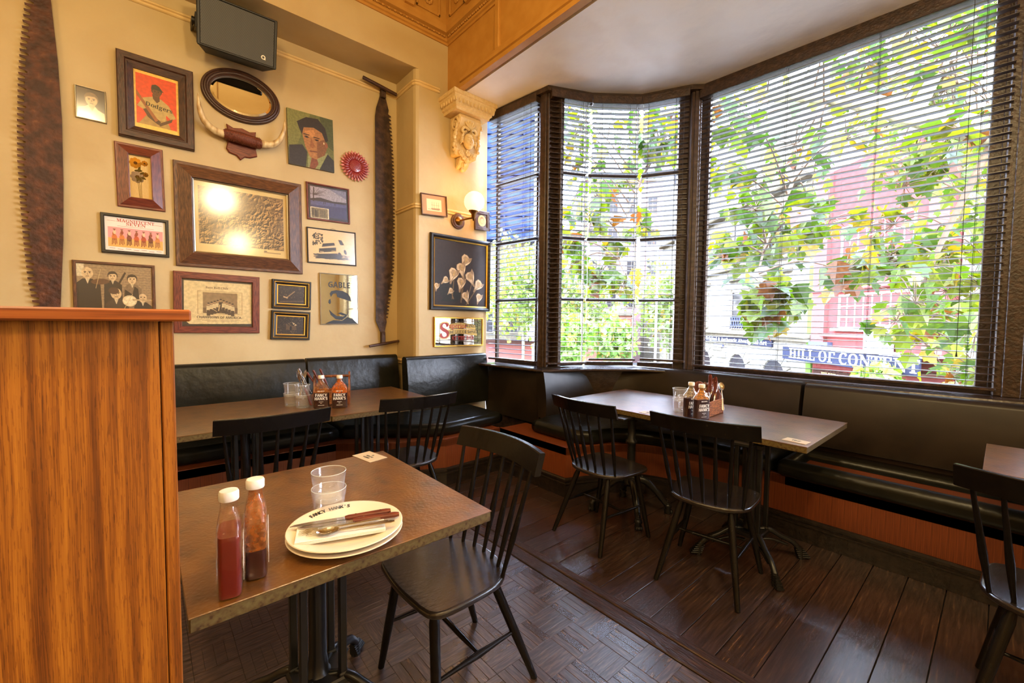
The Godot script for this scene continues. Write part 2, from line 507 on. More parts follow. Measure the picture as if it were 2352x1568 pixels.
func shell() -> void:
	var g := G.new()
	# floor: base, then boards
	g.box(Vector3(0.3, -0.09, 0), Vector3(8.8, 0.15, 9.0))
	var fl := struct("floor", g, M.gap, "dark stained timber floor", "floor")
	var bw := 0.148
	var cols := [[1.765, 2.62], [2.62, 3.4]]
	var i := 0
	var z := -3.1
	rng.seed = 5
	while z < 1.3:
		var cut := rng.randf_range(2.0, 3.0) if rng.randf() < 0.35 else 3.19
		for c in ([[1.765, cut], [cut, 3.2]] if cut < 3.1 else [[1.765, 3.2]]):
			var w: float = c[1] - c[0] - 0.002
			var b := G.new()
			b.box(Vector3.ZERO, Vector3(w, 0.014, bw - 0.0035), 0.0012)
			var o := part(fl, "floorboard", b, M.board[rng.randi() % 4])
			o.position = Vector3((c[0] + c[1]) / 2, -0.007 - rng.randf() * 0.0012, z + bw / 2)
		z += bw
	# parquet side: blocks of four fingers, direction alternating
	var fa := G.new()
	fa.box(Vector3.ZERO, Vector3(0.1485, 0.014, 0.0365), 0.001)
	var fm := fa.mesh()
	var count := 0
	var rest := G.new()
	for by in range(-1, 16):
		for bx in 14:
			var cx := 1.62 - 0.075 - bx * 0.15
			var cz := -0.42 - by * 0.15
			if cx < -0.5: continue
			for k in 4:
				var e := (k - 1.5) * 0.0375
				var turned := (bx + by) % 2 == 0
				var p := Vector3(cx + (e if turned else 0.0), -0.007 - rng.randf() * 0.0008, cz + (0.0 if turned else e))
				var seen := cx > 0.72 and cz < -0.6 and cz > -1.95
				if seen and count < 296:
					count += 1
					var o := part(fl, "parquet_finger", fm, M.finger[rng.randi() % 4])
					o.position = p
					if turned: o.rotation.y = PI / 2
				else:
					rest.T = Transform3D(Basis(Vector3.UP, PI / 2 if turned else 0.0), p)
					rest.box(Vector3.ZERO, Vector3(0.1485, 0.014, 0.0365))
	rest.T = Transform3D()
	rest.box(Vector3(-2.4, -0.008, 0), Vector3(3.4, 0.014, 8.4))
	rest.box(Vector3(0.5, -0.008, 2.3), Vector3(2.2, 0.014, 3.6))
	rest.box(Vector3(0.5, -0.008, -3.5), Vector3(2.2, 0.014, 1.3))
	var ro := part(fl, "parquet_beyond", rest, M.finger[1])
	ro.set_meta("kind", "stuff")
	g = G.new()
	g.box(Vector3(3.0, -0.008, 2.9), Vector3(2.4, 0.014, 3.2))
	part(fl, "floor_beyond", g, M.board[1])
	g = G.new()
	g.box(Vector3(1.665, -0.004, -0.6), Vector3(0.085, 0.018, 5.6), 0.003)
	g.box(Vector3(1.736, -0.002, -0.6), Vector3(0.052, 0.022, 5.6), 0.004)
	part(fl, "threshold_strip", g, M.lip)
	# walls
	g = G.new()
	g.box(Vector3(-1.0, 2.6, -4.3), Vector3(6.1, 5.2, 0.2))
	struct("wall_left", g, M.wall, "cream plaster wall hung with frames", "wall")
	g = G.new()
	g.prism(V2([2.035, -4.25, 2.055, -3.84, 2.062, -3.815, 2.085, -3.8, 2.9, -3.8, 2.95, -4.25]), 0.0, 3.80)
	g = slab([2.035, -4.3, 2.035, -3.84, 2.047, -3.812, 2.075, -3.8, 2.91, -3.8, 2.91, -4.3], 0.0, 3.80)
	struct("wall_pier", g, M.wall, "cream rounded plaster pier beside the window", "pier")
	g = G.new()
	g.box(Vector3(-0.83, 4.5, -4.0), Vector3(6.46, 1.4, 0.4))
	struct("wall_bulkhead", g, M.wall, "cream bulkhead above the recessed wall", "wall")
	g = G.new()
	g.box(Vector3(-4.1, 2.6, 0), Vector3(0.2, 5.2, 9.0))
	struct("wall_behind_left", g, M.wall)
	g = G.new()
	g.box(Vector3(0.2, 2.6, 4.1), Vector3(8.6, 5.2, 0.2))
	struct("wall_behind", g, M.wall)
	g = G.new()
	g.box(Vector3(4.4, 2.6, 4.0), Vector3(0.4, 5.2, 0.3))
	struct("wall_right", g, M.wall)
	g = G.new()
	g.box(Vector3(-0.8, 5.25, 0.1), Vector3(6.8, 0.1, 8.8))
	struct("ceiling", g, M.wall, "high cream ceiling", "ceiling")
	# lower ceiling of the bay
	var pl: Array = [2.43, -3.9]
	for k in W.size():
		var q := off(k, 0.22)
		pl.append(q.x); pl.append(q.z)
	pl.append_array([4.6, 4.1, 2.43, 4.1])
	struct("ceiling_bay", slab(pl, BAY, BAY + 0.12), M.bay, "glossy off white ceiling of the window bay", "ceiling")
	# fascia between the two ceilings
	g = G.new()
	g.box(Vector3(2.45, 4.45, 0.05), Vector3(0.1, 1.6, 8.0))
	struct("wall_fascia", g, M.lamplit_cream, "cream fascia above the bay opening, lamp light put into its colour", "fascia")
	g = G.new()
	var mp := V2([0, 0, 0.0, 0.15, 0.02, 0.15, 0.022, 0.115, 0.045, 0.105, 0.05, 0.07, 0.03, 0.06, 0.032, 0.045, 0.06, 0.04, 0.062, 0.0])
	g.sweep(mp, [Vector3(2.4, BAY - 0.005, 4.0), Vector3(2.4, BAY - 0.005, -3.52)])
	struct("trim_1", g, M.lamplit_cream, "stepped moulding along the bay opening", "moulding")
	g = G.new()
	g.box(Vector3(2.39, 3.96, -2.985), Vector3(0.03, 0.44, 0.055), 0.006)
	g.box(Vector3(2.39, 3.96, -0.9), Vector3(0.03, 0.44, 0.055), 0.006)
	struct("trim_2", g, M.lamplit_cream, "upright strip on the fascia, in its lamplit cream", "moulding")
	# picture rail around the recess and the pier
	g = G.new()
	var rail := V2([0, 0, 0.006, 0.0, 0.014, 0.006, 0.014, 0.014, 0.007, 0.018, 0.007, 0.024, 0.018, 0.03, 0.018, 0.042, 0.008, 0.05, 0.0, 0.05])
	g.sweep(rail, [Vector3(2.3, 3.645, -3.8), Vector3(2.075, 3.645, -3.8), Vector3(2.047, 3.645, -3.812), Vector3(2.035, 3.645, -3.84), Vector3(2.035, 3.645, -4.2), Vector3(-3.9, 3.645, -4.2)])
	struct("trim_3", g, M.trim, "thin picture rail high on the cream wall", "moulding")
	g = G.new()
	g.sweep(rail, [Vector3(2.91, 2.475, -3.8), Vector3(2.075, 2.475, -3.8), Vector3(2.047, 2.475, -3.812), Vector3(2.035, 2.475, -3.84), Vector3(2.035, 2.475, -4.2)])
	struct("trim_4", g, M.trim, "thin rail at lamp height on the pier", "moulding")
	g = G.new()
	g.sweep(rail, [Vector3(2.91, 0.93, -3.8), Vector3(2.075, 0.93, -3.8), Vector3(2.047, 0.93, -3.812), Vector3(2.035, 0.93, -3.84), Vector3(2.035, 0.93, -4.2)])
	struct("trim_5", g, M.trim, "thin rail behind the seat backs", "moulding")
	cornice()

func cornice() -> void:
	var path := [Vector3(2.4, 0, 3.9), Vector3(2.4, 0, -3.8), Vector3(-3.9, 0, -3.8)]
	var at := func(y: float) -> Array: return [path[0] + Vector3.UP * y, path[1] + Vector3.UP * y, path[2] + Vector3.UP * y]
	var root := thing("cornice", "deep cream plaster cornice, tinted for lamp light, with brackets, rosettes and dentils", "cornice", Vector3.ZERO)
	root.set_meta("kind", "structure")
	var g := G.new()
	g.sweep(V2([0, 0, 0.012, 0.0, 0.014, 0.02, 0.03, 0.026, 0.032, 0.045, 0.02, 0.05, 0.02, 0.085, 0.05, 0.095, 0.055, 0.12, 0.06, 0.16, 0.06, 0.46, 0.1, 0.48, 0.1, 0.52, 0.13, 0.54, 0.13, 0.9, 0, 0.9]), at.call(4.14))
	part(root, "moulding", g, M.lamplit_cream)
	# bead and reel
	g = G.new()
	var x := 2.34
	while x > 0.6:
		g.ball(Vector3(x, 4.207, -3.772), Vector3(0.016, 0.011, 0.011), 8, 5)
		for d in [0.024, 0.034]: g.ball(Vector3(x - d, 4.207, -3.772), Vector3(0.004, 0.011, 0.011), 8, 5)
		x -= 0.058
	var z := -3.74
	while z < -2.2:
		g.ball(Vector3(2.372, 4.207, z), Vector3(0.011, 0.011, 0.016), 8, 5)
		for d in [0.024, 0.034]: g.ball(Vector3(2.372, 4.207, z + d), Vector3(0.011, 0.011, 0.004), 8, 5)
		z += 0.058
	part(root, "bead_moulding", g, M.lamplit_cream)
	# panels with rosettes and brackets between them, on both faces
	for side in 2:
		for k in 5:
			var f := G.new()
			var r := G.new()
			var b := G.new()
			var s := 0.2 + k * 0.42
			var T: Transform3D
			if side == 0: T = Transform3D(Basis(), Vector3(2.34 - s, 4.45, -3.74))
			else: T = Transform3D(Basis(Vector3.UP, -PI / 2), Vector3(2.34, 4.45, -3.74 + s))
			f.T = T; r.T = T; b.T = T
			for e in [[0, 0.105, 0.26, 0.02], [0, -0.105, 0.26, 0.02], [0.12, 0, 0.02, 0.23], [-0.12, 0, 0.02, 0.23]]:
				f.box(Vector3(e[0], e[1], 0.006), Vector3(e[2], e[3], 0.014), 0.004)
			part(root, "panel_frame", f, M.lamplit_cream)
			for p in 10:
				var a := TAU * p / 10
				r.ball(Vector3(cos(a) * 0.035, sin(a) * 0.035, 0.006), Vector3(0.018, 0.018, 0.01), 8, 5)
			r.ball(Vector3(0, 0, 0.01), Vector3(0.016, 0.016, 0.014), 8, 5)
			part(root, "rosette", r, M.lamplit_cream)
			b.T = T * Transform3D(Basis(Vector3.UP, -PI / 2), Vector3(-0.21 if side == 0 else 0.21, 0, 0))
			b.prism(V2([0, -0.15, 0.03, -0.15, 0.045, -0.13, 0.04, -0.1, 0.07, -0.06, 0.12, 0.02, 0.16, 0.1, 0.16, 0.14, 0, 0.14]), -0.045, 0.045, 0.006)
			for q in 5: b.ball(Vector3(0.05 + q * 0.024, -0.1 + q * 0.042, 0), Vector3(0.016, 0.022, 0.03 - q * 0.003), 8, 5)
			part(root, "bracket", b, M.lamplit_cream)
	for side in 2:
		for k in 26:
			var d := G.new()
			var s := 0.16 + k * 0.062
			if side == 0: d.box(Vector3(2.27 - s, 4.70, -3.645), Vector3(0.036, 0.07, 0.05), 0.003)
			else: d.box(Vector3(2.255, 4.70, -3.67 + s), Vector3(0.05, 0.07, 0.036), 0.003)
			part(root, "dentil", d, M.lamplit_cream)

# ---------------------------------------------------------------- windows
func pane_win(called: String, i: int, j: int, transoms: Array, label: String, ends := [true, true]) -> void:
	var a := off(i, 0.0)
	var b := off(j, 0.0)
	var t := (b - a).normalized()
	var o := Vector3(t.z, 0, -t.x)
	a += o * 0.11; b += o * 0.11
	var root := Node3D.new()
	root.name = called
	add_child(root)
	tag(root, label, "window", "", "structure")
	var L := a.distance_to(b)
	root.transform = Transform3D(Basis(t, Vector3.UP, t.cross(Vector3.UP)), a)
	var g := G.new()
	for y in [SILL + 0.02, BAY - 0.03]: g.box(Vector3(L / 2, y, 0), Vector3(L, 0.055, 0.05), 0.004)
	for q in 2:
		if not ends[q]: continue
		var x := 0.012 if q == 0 else L - 0.012
		g.box(Vector3(x, (SILL + BAY) / 2, 0), Vector3(0.026, BAY - SILL, 0.045), 0.004)
	part(root, "window_frame", g, M.steel)
	if not ends[1]:
		g = G.new()
		g.box(Vector3(L, (SILL + BAY) / 2, 0), Vector3(0.012, BAY - SILL - 0.1, 0.012), 0.002)
		part(root, "corner_bead", g, M.bead)
	var ys := [SILL + 0.04] + transoms + [BAY - 0.05]
	for k in transoms.size():
		g = G.new()
		g.box(Vector3(L / 2, transoms[k], 0), Vector3(L, 0.034, 0.045), 0.005)
		g.box(Vector3(L / 2, transoms[k] + 0.004, 0.03), Vector3(L, 0.012, 0.03), 0.003)
		part(root, "transom", g, M.steel)
	for k in ys.size() - 1:
		g = G.new()
		g.box(Vector3(L / 2, (ys[k] + ys[k + 1]) / 2, 0), Vector3(L - 0.03, ys[k + 1] - ys[k] - 0.01, 0.004))
		part(root, "pane", g, M.glass)

func windows() -> void:
	var tr := [1.61, 2.22, 2.85]
	pane_win("window_1", 0, 1, tr, "narrow steel window between the pier and a post")
	pane_win("window_2", 2, 3, tr, "first facet of the bowed steel window", [true, false])
	pane_win("window_3", 3, 4, tr, "middle facet of the bowed steel window", [false, false])
	pane_win("window_4", 4, 5, tr, "last facet of the bowed steel window", [false, true])
	pane_win("window_5", 6, 7, [], "wide undivided window facing the street trees")
	pane_win("window_6", 8, 9, [1.68], "steel casement window beyond the wide one")
	pane_win("window_7", 10, 11, [1.68], "last steel window past the casement and its post")
	# posts
	var names := ["trim_6", "trim_7", "trim_8", "trim_10"]
	var lab := ["dark brown post between narrow and bowed windows", "dark brown post between bowed and wide windows", "dark brown post between wide window and casement", "dark brown post beyond the casement"]
	var pr := [[1, 2, 0.0], [5, 6, 0.0], [7, 8, 0.0], [9, 10, 0.0]]
	for k in 4:
		var a: Vector3 = W[pr[k][0]]
		var b: Vector3 = W[pr[k][1]]
		var t := (b - a).normalized()
		var o := Vector3(t.z, 0, -t.x)
		var g := G.new()
		var m := (a + b) / 2
		g.T = Transform3D(Basis(t, Vector3.UP, t.cross(Vector3.UP)), m + o * 0.10)
		g.box(Vector3(0, (SILL + BAY) / 2, 0), Vector3(a.distance_to(b) - 0.02 + (0.03 if k == 2 else 0.0), BAY - SILL, 0.16), 0.006)
		g.box(Vector3(0, (SILL + BAY) / 2, -0.02), Vector3(a.distance_to(b) + 0.16, BAY - SILL, 0.05), 0.004)
		g.box(Vector3(0, (SILL + BAY) / 2, 0.085), Vector3(a.distance_to(b) - 0.07, BAY - SILL, 0.02), 0.004)
		struct(names[k], g, M.steel, lab[k], "post")
	# casement stay and hinges on the last post
	var g := G.new()
	g.tube([off(8, 0.04) + Vector3(0, 2.95, 0.02), off(8, 0.04) + Vector3(0, 1.72, 0.02)], 0.008, 8)
	for y in [1.70, 2.6]:
		g.box(off(8, 0.05) + Vector3(0, y, 0.01), Vector3(0.03, 0.05, 0.05), 0.006)
	g.tube([off(8, 0.03) + Vector3(-0.02, 1.60, -0.03), off(8, 0.03) + Vector3(-0.02, 1.69, -0.03), off(8, 0.05) + Vector3(-0.01, 1.71, 0.0)], 0.007, 8)
	solo("casement_stay", "dark iron hinge rod and latch of the casement", "window latch", g, M.steel)
	# wall below the sill and the sill itself, following the window line
	var pin: Array = []
	var pout: Array = []
	for k in W.size():
		pin.append(off(k, 0.0)); pout.append(off(k, 0.2))
	g = G.new()
	for k in W.size() - 1:
		for q in [[pin[k], pin[k + 1], -1.0], [pout[k], pout[k + 1], 1.0]]:
			var t2: Vector3 = (q[1] - q[0]).normalized()
			g.qo(q[0], q[1], q[1] + Vector3.UP * 0.9, q[0] + Vector3.UP * 0.9, Vector3(t2.z, 0, -t2.x) * q[2])
	struct("wall_below_sill", g, M.sill)
	g = G.new()
	var path: Array = []
	for k in range(W.size() - 1, -1, -1): path.append(off(k, 0.0) + Vector3.UP * (SILL - 0.03))
	g.sweep(V2([-0.2, 0, 0.14, 0, 0.155, 0.006, 0.16, 0.015, 0.155, 0.026, 0.145, 0.03, -0.2, 0.03]), path)
	struct("window_sill", g, M.sill, "dark painted sill under the bowed and wide windows", "window sill")
	# steel head above the windows
	g = G.new()
	path = []
	for k in range(W.size() - 1, -1, -1): path.append(off(k, 0.0) + Vector3.UP * (BAY - 0.045))
	g.sweep(V2([-0.2, 0, 0.03, 0, 0.03, 0.05, -0.2, 0.05]), path)
	struct("trim_9", g, M.steel, "dark head beam above the windows", "head beam")

func blind(i: int, j: int, ea: float, eb: float, top: float, bot: float, cords: Array, label: String, sag := 0.0) -> void:
	var a: Vector3 = W[i]
	var b: Vector3 = W[j]
	var t := (b - a).normalized()
	a -= t * ea; b += t * eb
	var L := a.distance_to(b)
	var root := thing("venetian_blind", label, "blind", Vector3.ZERO)
	root.transform = Transform3D(Basis(t, Vector3.UP, t.cross(Vector3.UP)), a)
	var g := G.new()
	g.box(Vector3(L / 2, top + 0.028, 0.0), Vector3(L, 0.056, 0.07), 0.005)
	g.box(Vector3(L / 2, top + 0.035, 0.04), Vector3(L + 0.01, 0.075, 0.012), 0.003)
	part(root, "headrail", g, M.steel)
	# one slat: a shallow arc 50 mm deep
	var s := G.new()
	var pr: Array = []
	for k in 5:
		var q := -0.025 + 0.0125 * k
		pr.append(Vector2(q, 0.0035 - q * q * 5.6))
	for k in 4:
		for e in [0.0, -0.0028]:
			s.qo(Vector3(0, pr[k].y + e, pr[k].x), Vector3(L, pr[k].y + e, pr[k].x), Vector3(L, pr[k + 1].y + e, pr[k + 1].x), Vector3(0, pr[k + 1].y + e, pr[k + 1].x), Vector3.UP if e == 0.0 else Vector3.DOWN)
	for e in [0, 4]:
		s.qo(Vector3(0, pr[e].y, pr[e].x), Vector3(L, pr[e].y, pr[e].x), Vector3(L, pr[e].y - 0.0028, pr[e].x), Vector3(0, pr[e].y - 0.0028, pr[e].x), Vector3(0, 0, -1 if e == 0 else 1))
	var sm := s.mesh()
	var n := int((top - bot - 0.05) / 0.0475)
	for k in n:
		var o := part(root, "slat", sm, M.slat)
		o.position = Vector3(0, top - 0.035 - k * 0.0475, rng.randf_range(-0.001, 0.001))
		o.rotation.x = rng.randf_range(-0.03, 0.03)
		o.rotation.z = -sag * k / n
	g = G.new()
	g.box(Vector3(L / 2, bot + 0.012, 0), Vector3(L, 0.02, 0.052), 0.005)
	var br := part(root, "bottom_rail", g, M.steel)
	br.rotation.z = -sag
	for c in cords:
		g = G.new()
		for e in [-0.024, 0.024]: g.tube([Vector3(L * c, top, e), Vector3(L * c, bot + 0.01, e)], 0.0011, 4)
		g.tube([Vector3(L * c + 0.006, top, 0.004), Vector3(L * c + 0.006, bot + 0.01, 0.004)], 0.0009, 4)
		part(root, "ladder_cord", g, M.cord)
	g = G.new()
	g.tube([Vector3(L * 0.9, top, 0.034), Vector3(L * 0.905, bot + 0.25, 0.036)], 0.0016, 5)
	g.tube([Vector3(L * 0.905, bot + 0.25, 0.036), Vector3(L * 0.905, bot + 0.215, 0.036)], [0.002, 0.007], 6)
	part(root, "pull_cord", g, M.cord)

func blinds() -> void:
	blind(0, 1, -0.005, 0.015, 3.50, SILL + 0.035, [0.18, 0.75], "dark brown slatted blind in the narrow window by the pier")
	blind(2, 3, -0.02, -0.01, 3.50, SILL + 0.03, [0.2, 0.8], "dark brown slatted blind on the first facet of the bow")
	blind(3, 4, -0.015, -0.015, 3.50, SILL + 0.065, [0.2, 0.78], "dark brown slatted blind on the middle facet of the bow")
	blind(4, 5, -0.015, -0.02, 3.50, SILL + 0.075, [0.12, 0.72], "dark brown slatted blind on the last facet of the bow", 0.02)
	blind(6, 7, 0.02, 0.01, 3.48, SILL + 0.03, [0.045, 0.36, 0.66, 0.93], "very wide dark brown slatted blind in front of street trees")
	blind(10, 11, -0.01, -0.02, 3.48, SILL + 0.03, [0.2, 0.8], "dark brown slatted blind on the last window past the casement")
	blind(8, 9, -0.01, -0.02, 3.48, SILL + 0.03, [0.2, 0.8], "dark brown slatted blind on the casement past the wide window")

# ---------------------------------------------------------------- seating
func smooth_path(pts: Array, step := 6) -> Array:
	var r: Array = []
	for i in pts.size() - 1:
		var p0: Vector3 = pts[maxi(i - 1, 0)]
		var p1: Vector3 = pts[i]
		var p2: Vector3 = pts[i + 1]
		var p3: Vector3 = pts[mini(i + 2, pts.size() - 1)]
		for k in step:
			var t := float(k) / step
			r.append(0.5 * ((2.0 * p1) + (p2 - p0) * t + (2.0 * p0 - 5.0 * p1 + 4.0 * p2 - p3) * t * t + (3.0 * p1 - p0 - 3.0 * p2 + p3) * t * t * t))
	r.append(pts[pts.size() - 1])
	return r

func back_profile(h0: float, h1: float, thick: float, lean: float) -> PackedVector2Array:
	# x = towards the room, closed outline with a rounded top
	var p := PackedVector2Array()
	p.push_back(Vector2(-thick, h0)); p.push_back(Vector2(0.0, h0))
	for k in 7:
		var t := k / 6.0
		p.push_back(Vector2(-lean * t + 0.02 * sin(PI * t), lerpf(h0, h1 - 0.035, t)))
	for k in range(1, 7):
		var a := PI * k / 6.0
		p.push_back(Vector2(-lean - thick * 0.5 + cos(a) * thick * 0.5, h1 - 0.035 + sin(a) * 0.035))
	p.push_back(Vector2(-thick - 0.002, h0 + 0.05))
	return p

func arr3(a: Array, y := 0.0) -> Array:
	var r: Array = []
	for i in range(0, a.size(), 2): r.append(Vector3(a[i], y, a[i + 1]))
	return r

func base_run(root: Node3D, line: Array, closed_back: Array) -> void:
	# line: front of the bench from its left end to its right end (x, z pairs), room on the left hand of the walk reversed
	var path := arr3(line)
	var g := G.new()
	g.sweep(V2([-0.02, 0.15, 0.0, 0.15, 0.0, 0.392, -0.02, 0.392]), path)
	part(root, "front_panel", g, M.redwood)
	g = G.new()
	g.sweep(V2([-0.02, 0, 0.018, 0, 0.018, 0.098, 0.026, 0.102, 0.026, 0.112, 0.016, 0.116, 0.016, 0.124, 0.024, 0.128, 0.024, 0.142, 0.012, 0.15, -0.02, 0.15]), path)
	part(root, "plinth", g, M.plinth)
	g = slab(line + closed_back, 0.33, 0.3875)
	part(root, "seat_board", g, M.redwood)

func seat_cushion(root: Node3D, a: Array, m: Material) -> void:
	var g := G.new()
	g.cushion(V2(a), 0.388, 0.505, 0.05)
	part(root, "seat_cushion", g, m)

func back_cushion(root: Node3D, line: Array, h1: float, m: Material, thick := 0.11, lean := 0.04, h0 := 0.47) -> void:
	var g := G.new()
	g.sweep(back_profile(h0, h1, thick, lean), line, false, true)
	part(root, "back_cushion", g, m)

func flat_list(p: Array) -> Array:
	var r: Array = []
	for q in p: r.append_array([q.x, q.z])
	return r

func benches() -> void:
	# along the wall of pictures
	var r := thing("banquette", "dark green leather banquette along the wall of pictures", "banquette", Vector3.ZERO)
	base_run(r, [2.5, -3.04, 1.9, -3.02, 1.5, -3.2, 1.15, -3.46, -2.4, -3.46], [-2.4, -4.18, 2.03, -4.18, 2.03, -3.78, 2.5, -3.78])
	seat_cushion(r, flat_list(smooth_path(arr3([1.2, -3.53, 0.6, -3.545, -0.9, -3.54, -2.4, -3.54]), 4)) + [-2.4, -4.12, 1.2, -4.12], M.leather)
	seat_cushion(r, flat_list(smooth_path(arr3([2.62, -3.15, 2.3, -3.11, 1.97, -3.09, 1.7, -3.2, 1.45, -3.4, 1.215, -3.53]), 5)) + [1.215, -4.12, 1.93, -4.12, 1.95, -3.72, 2.62, -3.72], M.leather)
	back_cushion(r, arr3([1.095, -4.035, 0.3, -4.035, -2.4, -4.035]), 1.025, M.leather)
	back_cushion(r, arr3([1.98, -4.035, 1.5, -4.035, 1.115, -4.035]), 1.03, M.leather)
	r = thing("banquette", "dark green leather seat back standing against the plaster pier", "seat back", Vector3.ZERO)
	back_cushion(r, arr3([2.86, -3.69, 2.4, -3.69, 1.90, -3.69]), 1.03, M.leather, 0.1, 0.03, 0.508)
	r = thing("banquette_end_panel", "plain brown leather panel under the narrow window", "panel", Vector3.ZERO)
	var g := G.new()
	g.sweep(back_profile(0.388, 0.918, 0.06, 0.01), arr3([2.875, -2.9, 2.875, -3.74]), false, true)
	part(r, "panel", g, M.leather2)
	# bow and right run
	r = thing("banquette", "long black leather banquette curving below the bowed and wide windows", "banquette", Vector3.ZERO)
	var front := smooth_path(arr3([3.162, 1.6, 3.162, -0.9, 3.162, -1.45, 3.06, -1.86, 2.84, -2.06, 2.6, -2.18]), 5)
	base_run(r, flat_list(front) + [2.5, -2.22, 2.5, -3.04], [2.83, -3.04, 2.83, -2.8, 3.4, -2.72, 3.7, -2.4, 3.76, -1.5, 3.76, 1.6])
	var backs := [2.83, -2.77, 3.08, -2.755, 3.3, -2.73, 3.5, -2.64, 3.63, -2.47, 3.68, -2.25, 3.70, -1.93, 3.705, -1.4, 3.70, -0.985]
	var bp := smooth_path(arr3(backs), 4)
	bp.reverse()
	back_cushion(r, bp, 0.945, M.leather2)  # backs browner than the seats: warm light and dust put into the leather
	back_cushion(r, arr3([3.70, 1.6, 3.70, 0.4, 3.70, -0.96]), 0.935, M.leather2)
	var bf := smooth_path(arr3([2.62, -2.74, 2.615, -2.45, 2.625, -2.27, 2.70, -2.13, 2.85, -2.085, 2.97, -2.0, 3.06, -1.8, 3.10, -1.5, 3.115, -0.97]), 4)
	var bb := smooth_path(arr3([3.72, -0.97, 3.72, -1.9, 3.70, -2.3, 3.62, -2.5, 3.48, -2.66, 3.28, -2.755, 3.05, -2.78, 2.83, -2.79]), 3)
	seat_cushion(r, flat_list(bf) + flat_list(bb), M.leather)
	var f2 := smooth_path(arr3([3.13, -0.94, 3.105, -0.85, 3.10, -0.3, 3.09, 0.5, 3.10, 1.6]), 6)
	seat_cushion(r, flat_list(f2) + [3.72, 1.6, 3.72, -0.94], M.leather)

# ---------------------------------------------------------------- tables
func table_top(root: Node3D, x0: float, x1: float, z0: float, z1: float) -> void:
	var c := Vector3((x0 + x1) / 2, 0, (z0 + z1) / 2) - root.position
	var g := G.new()
	g.box(c + Vector3(0, 0.731, 0), Vector3(x1 - x0, 0.034, z1 - z0), 0.003)
	part(root, "edge_band", g, M.edge)
	g = G.new()
	g.box(c + Vector3(0, 0.748, 0), Vector3(x1 - x0 + 0.003, 0.004, z1 - z0 + 0.003), 0.0015)
	part(root, "table_top", g, M.top)

func claw_leg(ang: float, reach: float, y: float) -> Array:
	# an arched iron leg ending in a ribbed claw; returns [leg, foot]
	var g := G.new()
	var d := Vector3(cos(ang), 0, sin(ang))
	var p := [Vector3.UP * y + d * 0.03, Vector3.UP * (y + 0.01) + d * reach * 0.35, Vector3.UP * (y - 0.03) + d * reach * 0.6, Vector3.UP * (y * 0.62) + d * reach * 0.82, Vector3.UP * 0.05 + d * reach * 0.97]
	g.tube(smooth_path(p, 4), 0.016, 8)
	g.tube(smooth_path([Vector3.UP * (y - 0.06) + d * 0.03, Vector3.UP * (y - 0.05) + d * reach * 0.4, Vector3.UP * (y * 0.5) + d * reach * 0.72], 4), 0.008, 6)
	var f := G.new()
	for k in 5:
		f.tube([Vector3.UP * (0.012 + k * 0.011) + d * (reach * 1.02 - k * 0.004) - d * 0.03, Vector3.UP * (0.012 + k * 0.011) + d * (reach * 1.02 - k * 0.004) + d * (0.034 - k * 0.004)], [0.017 - k * 0.001, 0.021 - k * 0.002], 8, false, 0.42)
	f.tube([Vector3.UP * 0.0 + d * reach * 0.98, Vector3.UP * 0.068 + d * reach * 0.96], [0.02, 0.013], 8)
	return [g, f]

func rod_base(root: Node3D, c: Vector3, reach := 0.31, spread := 0.062, turn := PI / 4) -> void:
	for sx in [-1, 1]:
		for sz in [-1, 1]:
			var g := G.new()
			g.box(c + Vector3(sx * spread, 0.43, sz * spread), Vector3(0.024, 0.56, 0.024), 0.003)
			for y in [0.17, 0.68]: g.box(c + Vector3(sx * spread, y, sz * spread), Vector3(0.034, 0.03, 0.034), 0.004)
			part(root, "rod", g, M.iron)
	var g := G.new()
	g.lathe([Vector2(0, 0.14), Vector2(0.05, 0.14), Vector2(0.06, 0.16), Vector2(0.035, 0.18), Vector2(0.028, 0.24), Vector2(0.028, 0.62), Vector2(0.04, 0.66), Vector2(0.05, 0.69), Vector2(0, 0.69)], 16, c)
	part(root, "column", g, M.iron)
	g = G.new()
	g.box(c + Vector3(0, 0.702, 0), Vector3(0.36, 0.02, 0.1), 0.004)
	g.box(c + Vector3(0, 0.702, 0), Vector3(0.1, 0.02, 0.36), 0.004)
	part(root, "mounting_plate", g, M.iron)
	g = G.new()
	g.box(c + Vector3(0, 0.16, 0), Vector3(0.17, 0.03, 0.17), 0.006)
	part(root, "hub_plate", g, M.iron)
	for k in 4:
		var a := turn + PI / 2 * k
		var l := claw_leg(a, reach, 0.16)
		var o := part(root, "leg", l[0], M.iron)
		o.position = c
		part(o, "claw_foot", l[1], M.iron)

